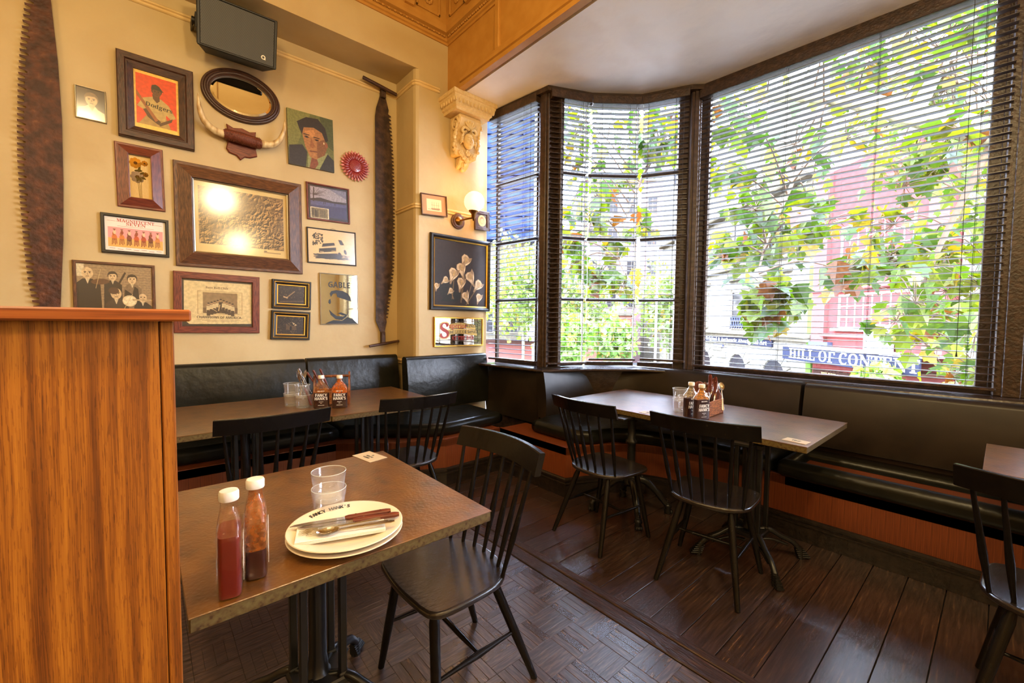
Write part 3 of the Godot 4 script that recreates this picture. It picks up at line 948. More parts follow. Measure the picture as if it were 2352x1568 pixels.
func turned_base(root: Node3D, c: Vector3, reach := 0.27) -> void:
	var g := G.new()
	g.lathe([Vector2(0, 0.2), Vector2(0.05, 0.2), Vector2(0.07, 0.22), Vector2(0.06, 0.26), Vector2(0.034, 0.3), Vector2(0.04, 0.33), Vector2(0.03, 0.36), Vector2(0.03, 0.50), Vector2(0.042, 0.51), Vector2(0.042, 0.525), Vector2(0.028, 0.54), Vector2(0.028, 0.66), Vector2(0.05, 0.69), Vector2(0, 0.69)], 18, c)
	part(root, "column", g, M.iron)
	g = G.new()
	g.box(c + Vector3(0, 0.702, 0), Vector3(0.34, 0.02, 0.09), 0.004)
	g.box(c + Vector3(0, 0.702, 0), Vector3(0.09, 0.02, 0.34), 0.004)
	part(root, "mounting_plate", g, M.iron)
	for k in 4:
		var a := PI / 4 + PI / 2 * k
		var d := Vector3(cos(a), 0, sin(a))
		g = G.new()
		var p := smooth_path([Vector3.UP * 0.24 + d * 0.03, Vector3.UP * 0.235 + d * 0.1, Vector3.UP * 0.17 + d * reach * 0.65, Vector3.UP * 0.09 + d * reach * 0.88, Vector3.UP * 0.06 + d * reach], 4)
		var rr: Array = []
		for q in p.size(): rr.append(0.032 - 0.014 * q / p.size())
		g.tube(p, rr, 8)
		for q in range(1, p.size() - 1, 2): g.ball(p[q] + Vector3.UP * 0.022, Vector3(0.012, 0.009, 0.012), 8, 5)
		var o := part(root, "leg", g, M.iron)
		o.position = c
		g = G.new()
		g.lathe([Vector2(0, 0), Vector2(0.024, 0.002), Vector2(0.026, 0.02), Vector2(0.02, 0.036), Vector2(0.028, 0.05), Vector2(0.022, 0.066), Vector2(0, 0.075)], 10, d * reach)
		for q in 3: g.ball(d * (reach + 0.022) + Vector3(-d.z, 0, d.x) * (q - 1) * 0.014 + Vector3.UP * 0.014, Vector3(0.011, 0.014, 0.011), 8, 5)
		part(o, "claw_foot", g, M.iron)

func tables() -> void:
	var t := thing("bistro_table", "square brown table laid with plates and two sauce bottles by the timber partition", "table", Vector3(0.45, 0, -1.515))
	table_top(t, 0.06, 0.865, -1.94, -1.095)
	rod_base(t, Vector3(-0.02, 0, 0.02), 0.3, 0.062)
	t = thing("bistro_table", "brown table with stacked tumblers and a cutlery caddy along the picture wall", "table", Vector3(1.36, 0, -3.32))
	table_top(t, 0.925, 1.78, -3.80, -2.845)
	rod_base(t, Vector3(-0.06, 0, 0.12), 0.3, 0.06)
	t = thing("bistro_table", "brown table half hidden by the timber partition near the picture wall", "table", Vector3(0.49, 0, -3.32))
	table_top(t, 0.06, 0.92, -3.80, -2.855)
	rod_base(t, Vector3(0.0, 0, 0.12), 0.3, 0.06)
	t = thing("bistro_table", "brown table beside the curved bench, on a turned iron column", "table", Vector3(2.80, 0, -1.72))
	table_top(t, 2.60, 3.46, -2.335, -1.485)
	turned_base(t, Vector3(-0.13, 0, -0.02))
	t = thing("bistro_table", "brown table below the wide window with the timber cutlery caddy", "table", Vector3(2.80, 0, -0.94))
	table_top(t, 2.565, 3.42, -1.48, -0.637)
	rod_base(t, Vector3(-0.1, 0, 0.0), 0.3, 0.062)
	t = thing("bistro_table", "brown table beyond the wide window, beside the casement", "table", Vector3(2.9, 0, 0.4))
	table_top(t, 2.76, 3.42, -0.035, 0.81)
	rod_base(t, Vector3(0.12, 0, 0.02), 0.3, 0.062)

# ---------------------------------------------------------------- chairs
func make_chair(label: String) -> Node3D:
	var r := thing("spindle_chair", label, "chair", Vector3.ZERO, 0.0, "black spindle back chairs")
	r.set_meta("base", "spindle_chair")
	# seat outline, front at +x
	var pts: Array = []
	for q in [[0.19, -0.14], [0.2, 0.0], [0.19, 0.14], [0.175, 0.19], [0.13, 0.215], [0.0, 0.215], [-0.1, 0.2], [-0.17, 0.145], [-0.2, 0.06], [-0.2, -0.06], [-0.17, -0.145], [-0.1, -0.2], [0.0, -0.215], [0.13, -0.215], [0.175, -0.19]]:
		pts.append(Vector3(q[0], 0, q[1]))
	pts.append(pts[0])
	var sp := smooth_path(pts, 4)
	sp.pop_back()
	var g := G.new()
	g.cushion(V2(flat_list(sp)), 0.424, 0.45, 0.011)
	part(r, "seat", g, M.seatwood)
	# crest rail: curved board, bowed backwards in the middle
	g = G.new()
	var K := 16
	var prev: Array = []
	for k in K + 1:
		var t := -1.0 + 2.0 * k / K
		var c := Vector3(-0.285 + 0.055 * t * t, 0.862, t * 0.262)
		var tg := Vector3(0.11 * t, 0, 0.262).normalized()
		var nn := Vector3(tg.z, 0, -tg.x)
		var lean := Vector3(-0.012, 0.038, 0)
		var hw := 0.012
		var e := 0.006 * (1.0 - t * t)
		var ring: Array = []
		for q in [[hw, 1.0], [hw - 0.004, 1.08], [-hw + 0.004, 1.08], [-hw, 1.0], [-hw, -1.0], [-hw + 0.004, -1.06], [hw - 0.004, -1.06], [hw, -1.0]]:
			ring.append(c + nn * q[0] + lean * q[1] * (1.0 + e * 10.0 * signf(q[1]) * 0.5))
		if k > 0:
			for q in 8:
				var w := (q + 1) % 8
				var mid: Vector3 = (ring[q] + ring[w]) * 0.5 - c
				g.qo(prev[q], prev[w], ring[w], ring[q], mid)
		if k == 0 or k == K:
			for q in range(1, 7): g.to(ring[0], ring[q], ring[q + 1], tg * (-1.0 if k == 0 else 1.0))
		prev = ring
	part(r, "crest_rail", g, M.ebony)
	for k in 7:
		var t := -1.0 + 2.0 * k / 6
		g = G.new()
		var a := Vector3(-0.172 + 0.045 * t * t, 0.444, t * 0.178)
		var b := Vector3(-0.276 + 0.05 * t * t, 0.83, t * 0.222)
		g.tube([a, a.lerp(b, 0.12), a.lerp(b, 0.38), a.lerp(b, 0.7), b], [0.0075, 0.0085, 0.0125, 0.009, 0.007], 8)
		part(r, "spindle", g, M.ebony)
	var feet := [[0.13, 0.135, 0.165, 0.222], [0.13, -0.135, 0.165, -0.222], [-0.12, 0.12, -0.275, 0.2], [-0.12, -0.12, -0.275, -0.2]]
	for f in feet:
		g = G.new()
		var a := Vector3(f[0], 0.426, f[1])
		var b := Vector3(f[2], 0.0, f[3])
		g.tube([a, a.lerp(b, 0.05), a.lerp(b, 0.12), a.lerp(b, 0.55), b], [0.011, 0.013, 0.018, 0.0175, 0.0125], 10)
		part(r, "leg", g, M.ebony)
	for s in [-1, 1]:
		g = G.new()
		var a := Vector3(0.15, 0.2, 0.182 * s)
		var b := Vector3(-0.205, 0.2, 0.163 * s)
		g.tube([a, a.lerp(b, 0.3), a.lerp(b, 0.5), a.lerp(b, 0.7), b], [0.006, 0.009, 0.0125, 0.009, 0.006], 8)
		part(r, "stretcher", g, M.ebony)
	g = G.new()
	g.tube([Vector3(-0.03, 0.2, -0.172), Vector3(-0.03, 0.2, -0.06), Vector3(-0.03, 0.2, 0.06), Vector3(-0.03, 0.2, 0.172)], [0.006, 0.0105, 0.0105, 0.006], 8)
	part(r, "stretcher", g, M.ebony)
	return r

func chairs() -> void:
	var c := make_chair("black spindle chair at the table laid with plates")
	c.position = Vector3(0.85, 0, -1.345); c.rotation.y = PI - deg_to_rad(1)
	twin(c, "black spindle chair below the wide window, beside the caddy table", Vector3(2.365, 0, -1.02), deg_to_rad(9))
	twin(c, "black spindle chair at the table by the curved bench", Vector3(2.29, 0, -1.68), deg_to_rad(-4))
	twin(c, "black spindle chair at the picture wall table with tumblers", Vector3(1.345, 0, -2.665), PI / 2 - deg_to_rad(3))
	twin(c, "black spindle chair at the table half hidden by the partition", Vector3(0.505, 0, -2.645), PI / 2)
	twin(c, "black spindle chair at the table beside the casement", Vector3(2.34, 0, 0.195), deg_to_rad(-6))

# ---------------------------------------------------------------- a small painter for the prints on paper and canvas
class Brush:
	var im: Image
	var w: int
	var h: int
	func _init(ww: int, hh: int, bg: Color) -> void:
		w = ww; h = hh
		im = Image.create(w, h, false, Image.FORMAT_RGB8)
		im.fill(bg)
	func poly(a: Array, c: Color) -> void:
		var n := a.size() / 2
		var lo := 1e9
		var hi := -1e9
		for i in n:
			lo = minf(lo, a[i * 2 + 1]); hi = maxf(hi, a[i * 2 + 1])
		for y in range(maxi(0, int(lo * h)), mini(h - 1, int(hi * h)) + 1):
			var yy := (y + 0.5) / h
			var xs: Array = []
			for i in n:
				var j := (i + 1) % n
				var y0: float = a[i * 2 + 1]
				var y1: float = a[j * 2 + 1]
				if (y0 <= yy) != (y1 <= yy):
					xs.append((a[i * 2] + (yy - y0) / (y1 - y0) * (a[j * 2] - a[i * 2])) * w)
			xs.sort()
			for k in range(0, xs.size() - 1, 2):
				var x0 := clampi(int(round(xs[k])), 0, w)
				var x1 := clampi(int(round(xs[k + 1])), 0, w)
				if x1 > x0: im.fill_rect(Rect2i(x0, y, x1 - x0, 1), c)
	func rect(x: float, y: float, ww: float, hh: float, c: Color) -> void:
		im.fill_rect(Rect2i(int(x * w), int(y * h), maxi(1, int(ww * w)), maxi(1, int(hh * h))), c)
	func ell(cx: float, cy: float, rx: float, ry: float, c: Color, rot := 0.0) -> void:
		var a: Array = []
		for k in 20:
			var t := TAU * k / 20
			var x := cos(t) * rx * w
			var y := sin(t) * ry * h
			a.append(cx + (x * cos(rot) - y * sin(rot)) / w); a.append(cy + (x * sin(rot) + y * cos(rot)) / h)
		poly(a, c)
	func line(x0: float, y0: float, x1: float, y1: float, t: float, c: Color) -> void:
		var d := Vector2((x1 - x0) * w, (y1 - y0) * h)
		var m := Vector2(-d.y, d.x).normalized() * t * h * 0.5
		poly([x0 + m.x / w, y0 + m.y / h, x1 + m.x / w, y1 + m.y / h, x1 - m.x / w, y1 - m.y / h, x0 - m.x / w, y0 - m.y / h], c)
	func grain(k: float, f: float, sd: int) -> void:
		var nz := FastNoiseLite.new()
		nz.seed = sd; nz.frequency = f; nz.fractal_octaves = 3
		for y in h:
			for x in w:
				var c := im.get_pixel(x, y)
				var g := 1.0 + nz.get_noise_2d(x, y) * k
				im.set_pixel(x, y, Color(c.r * g, c.g * g, c.b * g))
	# a head with hair, eyes, nose, mouth
	func head(cx: float, cy: float, r: float, skin: Color, hair: Color, dark: Color, bald := false) -> void:
		var q := float(h) / w
		if not bald: ell(cx, cy - r * 0.25, r * 0.88 * q, r * 0.98, hair)
		ell(cx, cy, r * 0.74 * q, r * 0.98, skin)
		if not bald: poly([cx - r * 0.76 * q, cy - r * 0.3, cx - r * 0.6 * q, cy - r * 1.05, cx + r * 0.5 * q, cy - r * 1.12, cx + r * 0.78 * q, cy - r * 0.3, cx + r * 0.45 * q, cy - r * 0.62, cx - r * 0.3 * q, cy - r * 0.55], hair)
		for s in [-1.0, 1.0]:
			line(cx + s * r * 0.45 * q, cy - r * 0.22, cx + s * r * 0.15 * q, cy - r * 0.2, r * 0.1, dark)
			ell(cx + s * r * 0.3 * q, cy - r * 0.05, r * 0.11 * q, r * 0.07, dark)
		line(cx, cy, cx + r * 0.04 * q, cy + r * 0.3, r * 0.08, dark.lerp(skin, 0.5))
		line(cx - r * 0.22 * q, cy + r * 0.55, cx + r * 0.22 * q, cy + r * 0.55, r * 0.09, dark.lerp(skin, 0.2))
	func soft(k: float) -> void:
		im.resize(int(w / k), int(h / k), Image.INTERPOLATE_LANCZOS)
		im.resize(w, h, Image.INTERPOLATE_CUBIC)
	func tex() -> ImageTexture:
		im.generate_mipmaps()
		return ImageTexture.create_from_image(im)

func print_mat(t: Texture2D, rough := 0.5) -> StandardMaterial3D:
	var m := mat(Color.WHITE, rough)
	m.albedo_texture = t
	return m

func rect_mesh(w: float, h: float, z: float) -> G:
	var g := G.new()
	g.quad(Vector3(-w / 2, -h / 2, z), Vector3(w / 2, -h / 2, z), Vector3(w / 2, h / 2, z), Vector3(-w / 2, h / 2, z))
	for s in [[Vector3(-w / 2, -h / 2, 0), Vector3(w / 2, -h / 2, 0), Vector3.DOWN], [Vector3(-w / 2, h / 2, 0), Vector3(w / 2, h / 2, 0), Vector3.UP], [Vector3(-w / 2, -h / 2, 0), Vector3(-w / 2, h / 2, 0), Vector3.LEFT], [Vector3(w / 2, -h / 2, 0), Vector3(w / 2, h / 2, 0), Vector3.RIGHT]]:
		g.qo(s[0], s[1], s[1] + Vector3(0, 0, z), s[0] + Vector3(0, 0, z), s[2])
	return g

# mitred frame, outer size w x h; profile: [inset, height] pairs from the outer edge inward
func frame_sides(root: Node3D, w: float, h: float, pr: Array, mx: Material, my: Material) -> void:
	for k in 4:
		var g := G.new()
		var horiz := k % 2 == 0
		var sg := 1.0 if k < 2 else -1.0
		for i in pr.size() - 1:
			var q: Array = []
			for e in [[pr[i], -1.0], [pr[i], 1.0], [pr[i + 1], 1.0], [pr[i + 1], -1.0]]:
				var s: float = e[0][0]
				var x := w / 2 - s
				var y := h / 2 - s
				q.append(Vector3(x * e[1], y * sg, e[0][1]) if horiz else Vector3(x * sg, y * e[1], e[0][1]))
			var d: float = pr[i + 1][0] - pr[i][0]
			var dz: float = pr[i + 1][1] - pr[i][1]
			var out := Vector3(0, sg, 0) if horiz else Vector3(sg, 0, 0)
			g.qo(q[0], q[1], q[2], q[3], out * dz + Vector3(0, 0, 1) * d + Vector3(0, 0, 0.0001))
		part(root, "frame_side", g, mx if horiz else my)

func hang(called: String, label: String, cat: String, x: float, y: float, z: float, tilt := 0.0, group := "framed pictures on the wall") -> Node3D:
	var r := thing(called, label, cat, Vector3(x, y, z), 0.0, group)
	r.rotation.z = deg_to_rad(tilt)
	return r

func sheet(root: Node3D, called: String, w: float, h: float, z: float, m: Material) -> MeshInstance3D:
	return part(root, called, rect_mesh(w, h, z), m)

func glaze(root: Node3D, w: float, h: float, z: float) -> void:
	var g := G.new()
	g.box(Vector3(0, 0, z), Vector3(w, h, 0.002))
	part(root, "glazing", g, M.pglass)

func letters(root: Node3D, s: String, size: float, p: Vector3, m: Material, font := "Droid Sans", italic := false, sx := 1.0, called := "lettering") -> MeshInstance3D:
	var t := text_mesh(s, size, 0.0008, font)
	if italic: (t.font as SystemFont).font_italic = true
	var o := part(root, called, t, m)
	o.position = p
	o.scale = Vector3(sx, 1, 1)
	return o

func wall_things() -> void:
	M.walnut = tri_mat(ramp_tex(noise_img(256, 0.03, 4, 81), [[0.25, sr(66, 38, 20)], [0.5, sr(92, 56, 30)], [0.8, sr(116, 74, 42)]]), Vector3(1.5, 14.0, 14.0), 0.42, M.fine, 0.15)
	M.walnuty = M.walnut.duplicate(); M.walnuty.uv1_scale = Vector3(14.0, 1.5, 14.0)
	M.darkoak = tri_mat(ramp_tex(noise_img(256, 0.03, 4, 82), [[0.25, sr(44, 25, 15)], [0.5, sr(66, 39, 25)], [0.8, sr(82, 50, 34)]]), Vector3(1.5, 16.0, 16.0), 0.45, M.fine, 0.2)
	M.darkoaky = M.darkoak.duplicate(); M.darkoaky.uv1_scale = Vector3(16.0, 1.5, 16.0)
	M.mahog = tri_mat(ramp_tex(noise_img(256, 0.03, 4, 83), [[0.25, sr(78, 30, 17)], [0.5, sr(106, 46, 28)], [0.8, sr(124, 58, 36)]]), Vector3(1.5, 16.0, 16.0), 0.35)
	M.mahogy = M.mahog.duplicate(); M.mahogy.uv1_scale = Vector3(16.0, 1.5, 16.0)
	M.blackframe = mat(sr(26, 20, 17), 0.35)
	M.gilt = mat(sr(196, 146, 62), 0.35, 1.0)
	M.silver = mat(sr(190, 180, 160), 0.3, 1.0)
	M.mirror = mat(sr(225, 218, 200), 0.03, 1.0)
	M.ink = mat(sr(18, 16, 16), 0.5)
	pictures()
	saws()
	wall_pieces()
	corbel()
	sconce()
	partition()

const A := -4.2
const B := -3.8

func pictures() -> void:
	var flatp := func(fw: float, d: float, lip := 0.004) -> Array: return [[0.0, 0.0], [0.0, d - 0.003], [0.003, d], [fw - 0.004, d], [fw, d - lip], [fw, 0.006]]
	var slope := func(fw: float, d: float, d2: float) -> Array: return [[0.0, 0.0], [0.0, d - 0.003], [0.004, d], [fw * 0.2, d], [fw - 0.006, d2], [fw, d2 - 0.002], [fw, 0.006]]
	# woman
	var r := hang("framed_photo", "small silver framed sepia portrait of a person in a white blouse", "photo frame", -0.23, 2.845, A)
	frame_sides(r, 0.155, 0.218, flatp.call(0.008, 0.016), M.silver, M.silver)
	var b := Brush.new(180, 250, sr(66, 50, 32))
	b.poly([0.0, 0.0, 0.4, 0.0, 0.3, 1.0, 0.0, 1.0], sr(82, 62, 40))
	b.poly([0.06, 1.0, 0.06, 0.66, 0.3, 0.6, 0.42, 0.52, 0.62, 0.52, 0.74, 0.64, 0.96, 0.72, 1.0, 1.0], sr(196, 180, 142))
	b.poly([0.42, 0.55, 0.54, 0.72, 0.64, 0.54], sr(170, 140, 100))
	b.head(0.52, 0.36, 0.2, sr(196, 164, 118), sr(120, 92, 58), sr(60, 42, 26))
	b.soft(2.2)
	b.grain(0.12, 0.02, 2)
	sheet(r, "print", 0.145, 0.208, 0.009, print_mat(b.tex()))
	glaze(r, 0.142, 0.205, 0.012)
	# baseball player
	r = hang("framed_print", "deep dark oak frame with a red print of a baseball batter", "picture frame", 0.123, 2.97, A)
	frame_sides(r, 0.435, 0.591, [[0, 0], [0, 0.04], [0.006, 0.046], [0.042, 0.046], [0.05, 0.034], [0.055, 0.034], [0.085, 0.022], [0.09, 0.02], [0.09, 0.006]], M.darkoak, M.darkoaky)
	b = Brush.new(260, 400, sr(236, 190, 84))
	b.rect(0.06, 0.05, 0.88, 0.87, sr(214, 62, 22))
	b.poly([0.1, 0.92, 0.3, 0.72, 0.4, 0.6, 0.62, 0.6, 0.8, 0.92], sr(168, 132, 70))
	b.poly([0.07, 0.62, 0.2, 0.46, 0.42, 0.4, 0.6, 0.42, 0.76, 0.5, 0.92, 0.7, 0.8, 0.74, 0.7, 0.68, 0.68, 0.8, 0.3, 0.78, 0.3, 0.64, 0.2, 0.66], sr(186, 156, 92))
	b.poly([0.2, 0.66, 0.3, 0.78, 0.52, 0.88, 0.58, 0.82, 0.36, 0.7, 0.3, 0.62], sr(74, 42, 22))
	b.poly([0.84, 0.72, 0.7, 0.78, 0.52, 0.86, 0.56, 0.9, 0.82, 0.78], sr(80, 46, 24))
	b.poly([0.06, 0.34, 0.06, 0.42, 0.46, 0.84, 0.52, 0.8], sr(150, 84, 36))
	b.poly([0.4, 0.36, 0.56, 0.36, 0.56, 0.46, 0.5, 0.5, 0.42, 0.44], sr(84, 48, 28))
	b.head(0.5, 0.31, 0.085, sr(96, 56, 34), sr(30, 22, 18), sr(30, 18, 12))
	b.poly([0.38, 0.27, 0.4, 0.2, 0.48, 0.175, 0.56, 0.2, 0.62, 0.26, 0.66, 0.285, 0.5, 0.27], sr(30, 26, 24))
	b.soft(2.2)
	b.grain(0.1, 0.03, 3)
	sheet(r, "print", 0.263, 0.41, 0.008, print_mat(b.tex(), 0.35))
	glaze(r, 0.262, 0.408, 0.012)
	var lt := letters(r, "Dodgers", 0.038, Vector3(0.012, -0.028, 0.0085), M.ink, "Droid Serif", true)
	lt.rotation.z = deg_to_rad(-6)
	# gilt flower mirror
	r = hang("framed_mirror_print", "upright walnut frame around gilded glass painted with flowers", "picture frame", 0.018, 2.405, A, 1.0)
	frame_sides(r, 0.267, 0.455, slope.call(0.074, 0.016, 0.034), M.mahog, M.mahogy)
	b = Brush.new(150, 370, sr(226, 200, 140))
	for k in 40: b.line(rng.randf(), rng.randf(), rng.randf(), rng.randf(), 0.004, sr(236, 214, 160))
	for f in [[0.3, 0.18, 0.3, sr(190, 132, 40)], [0.72, 0.16, 0.16, sr(170, 116, 36)], [0.36, 0.5, 0.34, sr(150, 132, 110)], [0.74, 0.42, 0.14, sr(120, 86, 30)]]:
		for k in 8: b.ell(f[0] + cos(k * 0.785) * f[2] * 0.6, f[1] + sin(k * 0.785) * f[2] * 0.26, f[2] * 0.4, f[2] * 0.15, f[3] * (0.85 + 0.04 * k), k * 0.785)
		b.ell(f[0], f[1], f[2] * 0.3, f[2] * 0.12, sr(96, 62, 24))
	for k in 9: b.ell(0.3 + rng.randf() * 0.4, 0.3 + rng.randf() * 0.5, 0.12, 0.022, sr(92, 78, 34), rng.randf() * 3.0)
	for k in 3: b.line(0.35 + k * 0.08, 0.45, 0.42 + k * 0.05, 0.98, 0.008, sr(110, 92, 48))
	var gm := print_mat(b.tex(), 0.12)
	gm.metallic = 0.6
	sheet(r, "painted_glass", 0.12, 0.308, 0.01, gm)
	# poster
	r = hang("framed_poster", "black framed white poster with seven riders on horses", "picture frame", -0.016, 1.977, A)
	frame_sides(r, 0.373, 0.278, flatp.call(0.02, 0.028), M.blackframe, M.blackframe)
	b = Brush.new(420, 300, sr(232, 226, 214))
	b.rect(0.05, 0.3, 0.9, 0.58, sr(222, 150, 150))
	b.poly([0.05, 0.62, 0.95, 0.6, 0.95, 0.88, 0.05, 0.88], sr(226, 168, 84))
	for k in 7:
		var x := 0.15 + k * 0.118
		var c: Color = [sr(206, 104, 28), sr(212, 118, 44), sr(120, 38, 20), sr(196, 74, 26), sr(176, 58, 24), sr(110, 30, 16), sr(208, 128, 60)][k]
		b.ell(x, 0.6, 0.042, 0.09, c)
		b.ell(x - 0.012, 0.5, 0.02, 0.06, c * 0.85)
		b.ell(x + 0.004, 0.45, 0.024, 0.06, [sr(220, 190, 150), sr(140, 50, 30)][k % 2])
		b.ell(x + 0.002, 0.385, 0.012, 0.025, sr(150, 90, 60))
		b.ell(x + 0.002, 0.362, 0.026, 0.01, sr(92, 40, 26))
		for l in 4: b.line(x - 0.03 + l * 0.02, 0.64, x - 0.036 + l * 0.024, 0.82 - (l % 2) * 0.03, 0.02, c * 0.7)
	b.rect(0.04, 0.12, 0.14, 0.008, sr(176, 40, 28)); b.rect(0.8, 0.12, 0.14, 0.008, sr(176, 40, 28))
	for k in 7: b.rect(0.07 + k * 0.128, 0.92 + (k % 2) * 0.02, 0.09, 0.012, sr(140, 60, 50))
	b.rect(0.2, 0.255, 0.6, 0.012, sr(186, 130, 118))
	b.grain(0.06, 0.2, 4)
	sheet(r, "print", 0.335, 0.24, 0.01, print_mat(b.tex()))
	M.redink = mat(sr(180, 36, 22), 0.5)
	letters(r, "MAGNIFICENT", 0.028, Vector3(0.0, 0.098, 0.0105), M.redink, "Droid Serif")
	letters(r, "SEVEN", 0.027, Vector3(0.0, 0.076, 0.0105), M.redink, "Droid Serif", false, 1.2)
	glaze(r, 0.334, 0.24, 0.016)
	# string band
	r = hang("framed_photo", "oak framed sepia photograph of a string band with fiddle and banjo", "photo frame", -0.134, 1.55, A)
	frame_sides(r, 0.434, 0.44, flatp.call(0.019, 0.022), M.walnut, M.walnuty)
	b = Brush.new(420, 420, sr(150, 124, 88))
	for k in 14: b.rect(0.12, 0.02 + k * 0.045, 0.86, 0.005, sr(118, 96, 66))
	b.rect(0.0, 0.0, 0.1, 0.22, sr(206, 190, 150))
	for q in [[0.14, 0.16, 0.1, sr(36, 29, 24), true], [0.46, 0.2, 0.075, sr(46, 37, 29), false], [0.72, 0.24, 0.08, sr(120, 98, 70), false], [0.5, 0.5, 0.1, sr(64, 52, 38), true], [0.86, 0.56, 0.08, sr(32, 26, 22), true]]:
		var x: float = q[0]
		var y: float = q[1]
		var s: float = q[2]
		b.poly([x - s * 1.7, 1.0, x - s * 1.5, y + s * 1.9, x - s * 0.6, y + s * 1.0, x + s * 0.6, y + s * 1.0, x + s * 1.6, y + s * 1.9, x + s * 1.8, 1.0], q[3])
		b.poly([x - s * 0.3, y + s * 0.9, x + s * 0.3, y + s * 0.9, x, y + s * 1.9], sr(196, 176, 136))
		b.head(x, y, s, sr(202, 172, 126), sr(46, 34, 24), sr(58, 42, 28), q[4])
	b.poly([0.62, 0.42, 0.6, 0.7, 0.82, 0.7, 0.8, 0.4, 0.75, 0.36, 0.72, 0.5], sr(34, 28, 23))
	b.ell(0.3, 0.3, 0.12, 0.05, sr(92, 62, 36), -0.1)
	b.line(0.24, 0.42, 0.31, 0.08, 0.008, sr(188, 160, 112))
	b.line(0.5, 0.42, 0.63, 0.12, 0.028, sr(50, 36, 24)); b.ell(0.47, 0.45, 0.07, 0.06, sr(78, 54, 34))
	b.ell(0.68, 0.62, 0.1, 0.1, sr(210, 186, 140)); b.ell(0.68, 0.62, 0.082, 0.082, sr(226, 204, 158)); b.line(0.72, 0.6, 1.0, 0.6, 0.03, sr(176, 148, 104))
	b.ell(0.52, 0.9, 0.16, 0.08, sr(44, 33, 25)); b.line(0.5, 1.0, 0.72, 0.5, 0.008, sr(196, 170, 120))
	b.soft(2.2)
	b.grain(0.15, 0.05, 5)
	sheet(r, "print", 0.4, 0.405, 0.01, print_mat(b.tex()))
	glaze(r, 0.398, 0.404, 0.014)
	# relief map
	r = hang("framed_map", "large wide walnut frame around a brown relief map", "map", 0.659, 2.184, A, 0.3)
	frame_sides(r, 0.902, 0.798, slope.call(0.112, 0.022, 0.05), M.walnut, M.walnuty)
	b = Brush.new(520, 440, sr(206, 178, 112))
	var nz := FastNoiseLite.new()
	nz.seed = 9; nz.frequency = 0.018; nz.fractal_type = FastNoiseLite.FRACTAL_RIDGED; nz.fractal_octaves = 5
	var n2 := FastNoiseLite.new()
	n2.seed = 4; n2.frequency = 0.006
	for y in range(30, 385):
		for x in range(22, 498):
			var hgt := nz.get_noise_2d(x, y)
			var hx := nz.get_noise_2d(x + 2, y + 2)
			var amt := clampf(0.45 + n2.get_noise_2d(x, y) * 1.2 + (x + y - 400) * 0.0012, 0.12, 1.0)
			var s := clampf(0.66 + (hgt - hx) * 5.0 * amt, 0.1, 1.15)
			b.im.set_pixel(x, y, Color(0.68 * s, 0.53 * s, 0.31 * s))
	for k in 5:
		var px := 30.0 + rng.randf() * 200
		var py := 60.0 + k * 70
		while px < 495:
			b.ell(px / 520.0, py / 440.0, 0.0025, 0.003, sr(74, 52, 28))
			px += 2.5; py = clampf(py + nz.get_noise_2d(px * 2, k * 50) * 4.0 - 0.6, 32, 380)
	b.rect(0.72, 0.92, 0.2, 0.012, sr(120, 92, 54)); b.ell(0.74, 0.905, 0.02, 0.01, sr(96, 72, 40))
	sheet(r, "map_print", 0.66, 0.556, 0.012, print_mat(b.tex()))
	frame_sides(r, 0.682, 0.58, [[0, 0], [0, 0.03], [0.006, 0.034], [0.014, 0.03], [0.016, 0.014]], M.silver, M.silver)
	glaze(r, 0.65, 0.546, 0.02)
	# champions card
	r = hang("framed_photo", "mahogany framed cream card headed champions of america with a team photograph", "photo frame", 0.475, 1.50, A, -0.8)
	frame_sides(r, 0.576, 0.475, flatp.call(0.052, 0.032, 0.008), M.mahog, M.mahogy)
	b = Brush.new(480, 370, sr(28, 21, 16))
	b.poly([0.03, 0.04, 0.985, 0.04, 0.985, 0.93, 0.1, 0.95, 0.03, 0.86], sr(208, 184, 128))
	b.rect(0.21, 0.24, 0.64, 0.5, sr(170, 142, 90)); b.rect(0.22, 0.25, 0.62, 0.48, sr(204, 180, 124)); b.rect(0.285, 0.27, 0.49, 0.44, sr(132, 106, 66))
	b.poly([0.285, 0.6, 0.775, 0.58, 0.775, 0.71, 0.285, 0.71], sr(100, 78, 48))
	for k in 9:
		var x := 0.36 + k * 0.043
		var y := 0.43 + absf(k - 4.0) * 0.022
		b.poly([x - 0.03, y + 0.17, x - 0.028, y + 0.04, x + 0.028, y + 0.04, x + 0.03, y + 0.17], sr(196, 172, 122) if k != 4 else sr(40, 31, 24))
		b.rect(x - 0.024, y + 0.13, 0.048, 0.12, sr(62, 47, 31)); b.ell(x, y, 0.016, 0.028, sr(166, 130, 86)); b.ell(x, y - 0.018, 0.016, 0.014, sr(44, 33, 23))
	b.line(0.5, 0.66, 0.52, 0.52, 0.02, sr(196, 164, 108)); b.line(0.4, 0.6, 0.48, 0.68, 0.012, sr(200, 170, 112))
	for k in 3: b.rect(0.2 + k * 0.07, 0.85 + k * 0.022, 0.62 - k * 0.13, 0.007, sr(128, 104, 66))
	b.soft(2.2)
	b.grain(0.12, 0.03, 6)
	sheet(r, "print", 0.476, 0.375, 0.008, print_mat(b.tex()))
	letters(r, "CHAMPIONS OF AMERICA.", 0.026, Vector3(0.01, -0.112, 0.0085), M.ink, "Droid Sans", false, 0.95)
	letters(r, "Base Ball Club", 0.022, Vector3(-0.01, 0.125, 0.0085), mat(sr(84, 58, 30), 0.6), "Droid Serif", true, 0.95)
	glaze(r, 0.474, 0.373, 0.013)
	# oil portrait
	r = hang("canvas_portrait", "unframed green oil portrait of a person in a dark jacket", "painting", 1.198, 2.99, A, 1.4)
	b = Brush.new(320, 400, sr(96, 98, 50))
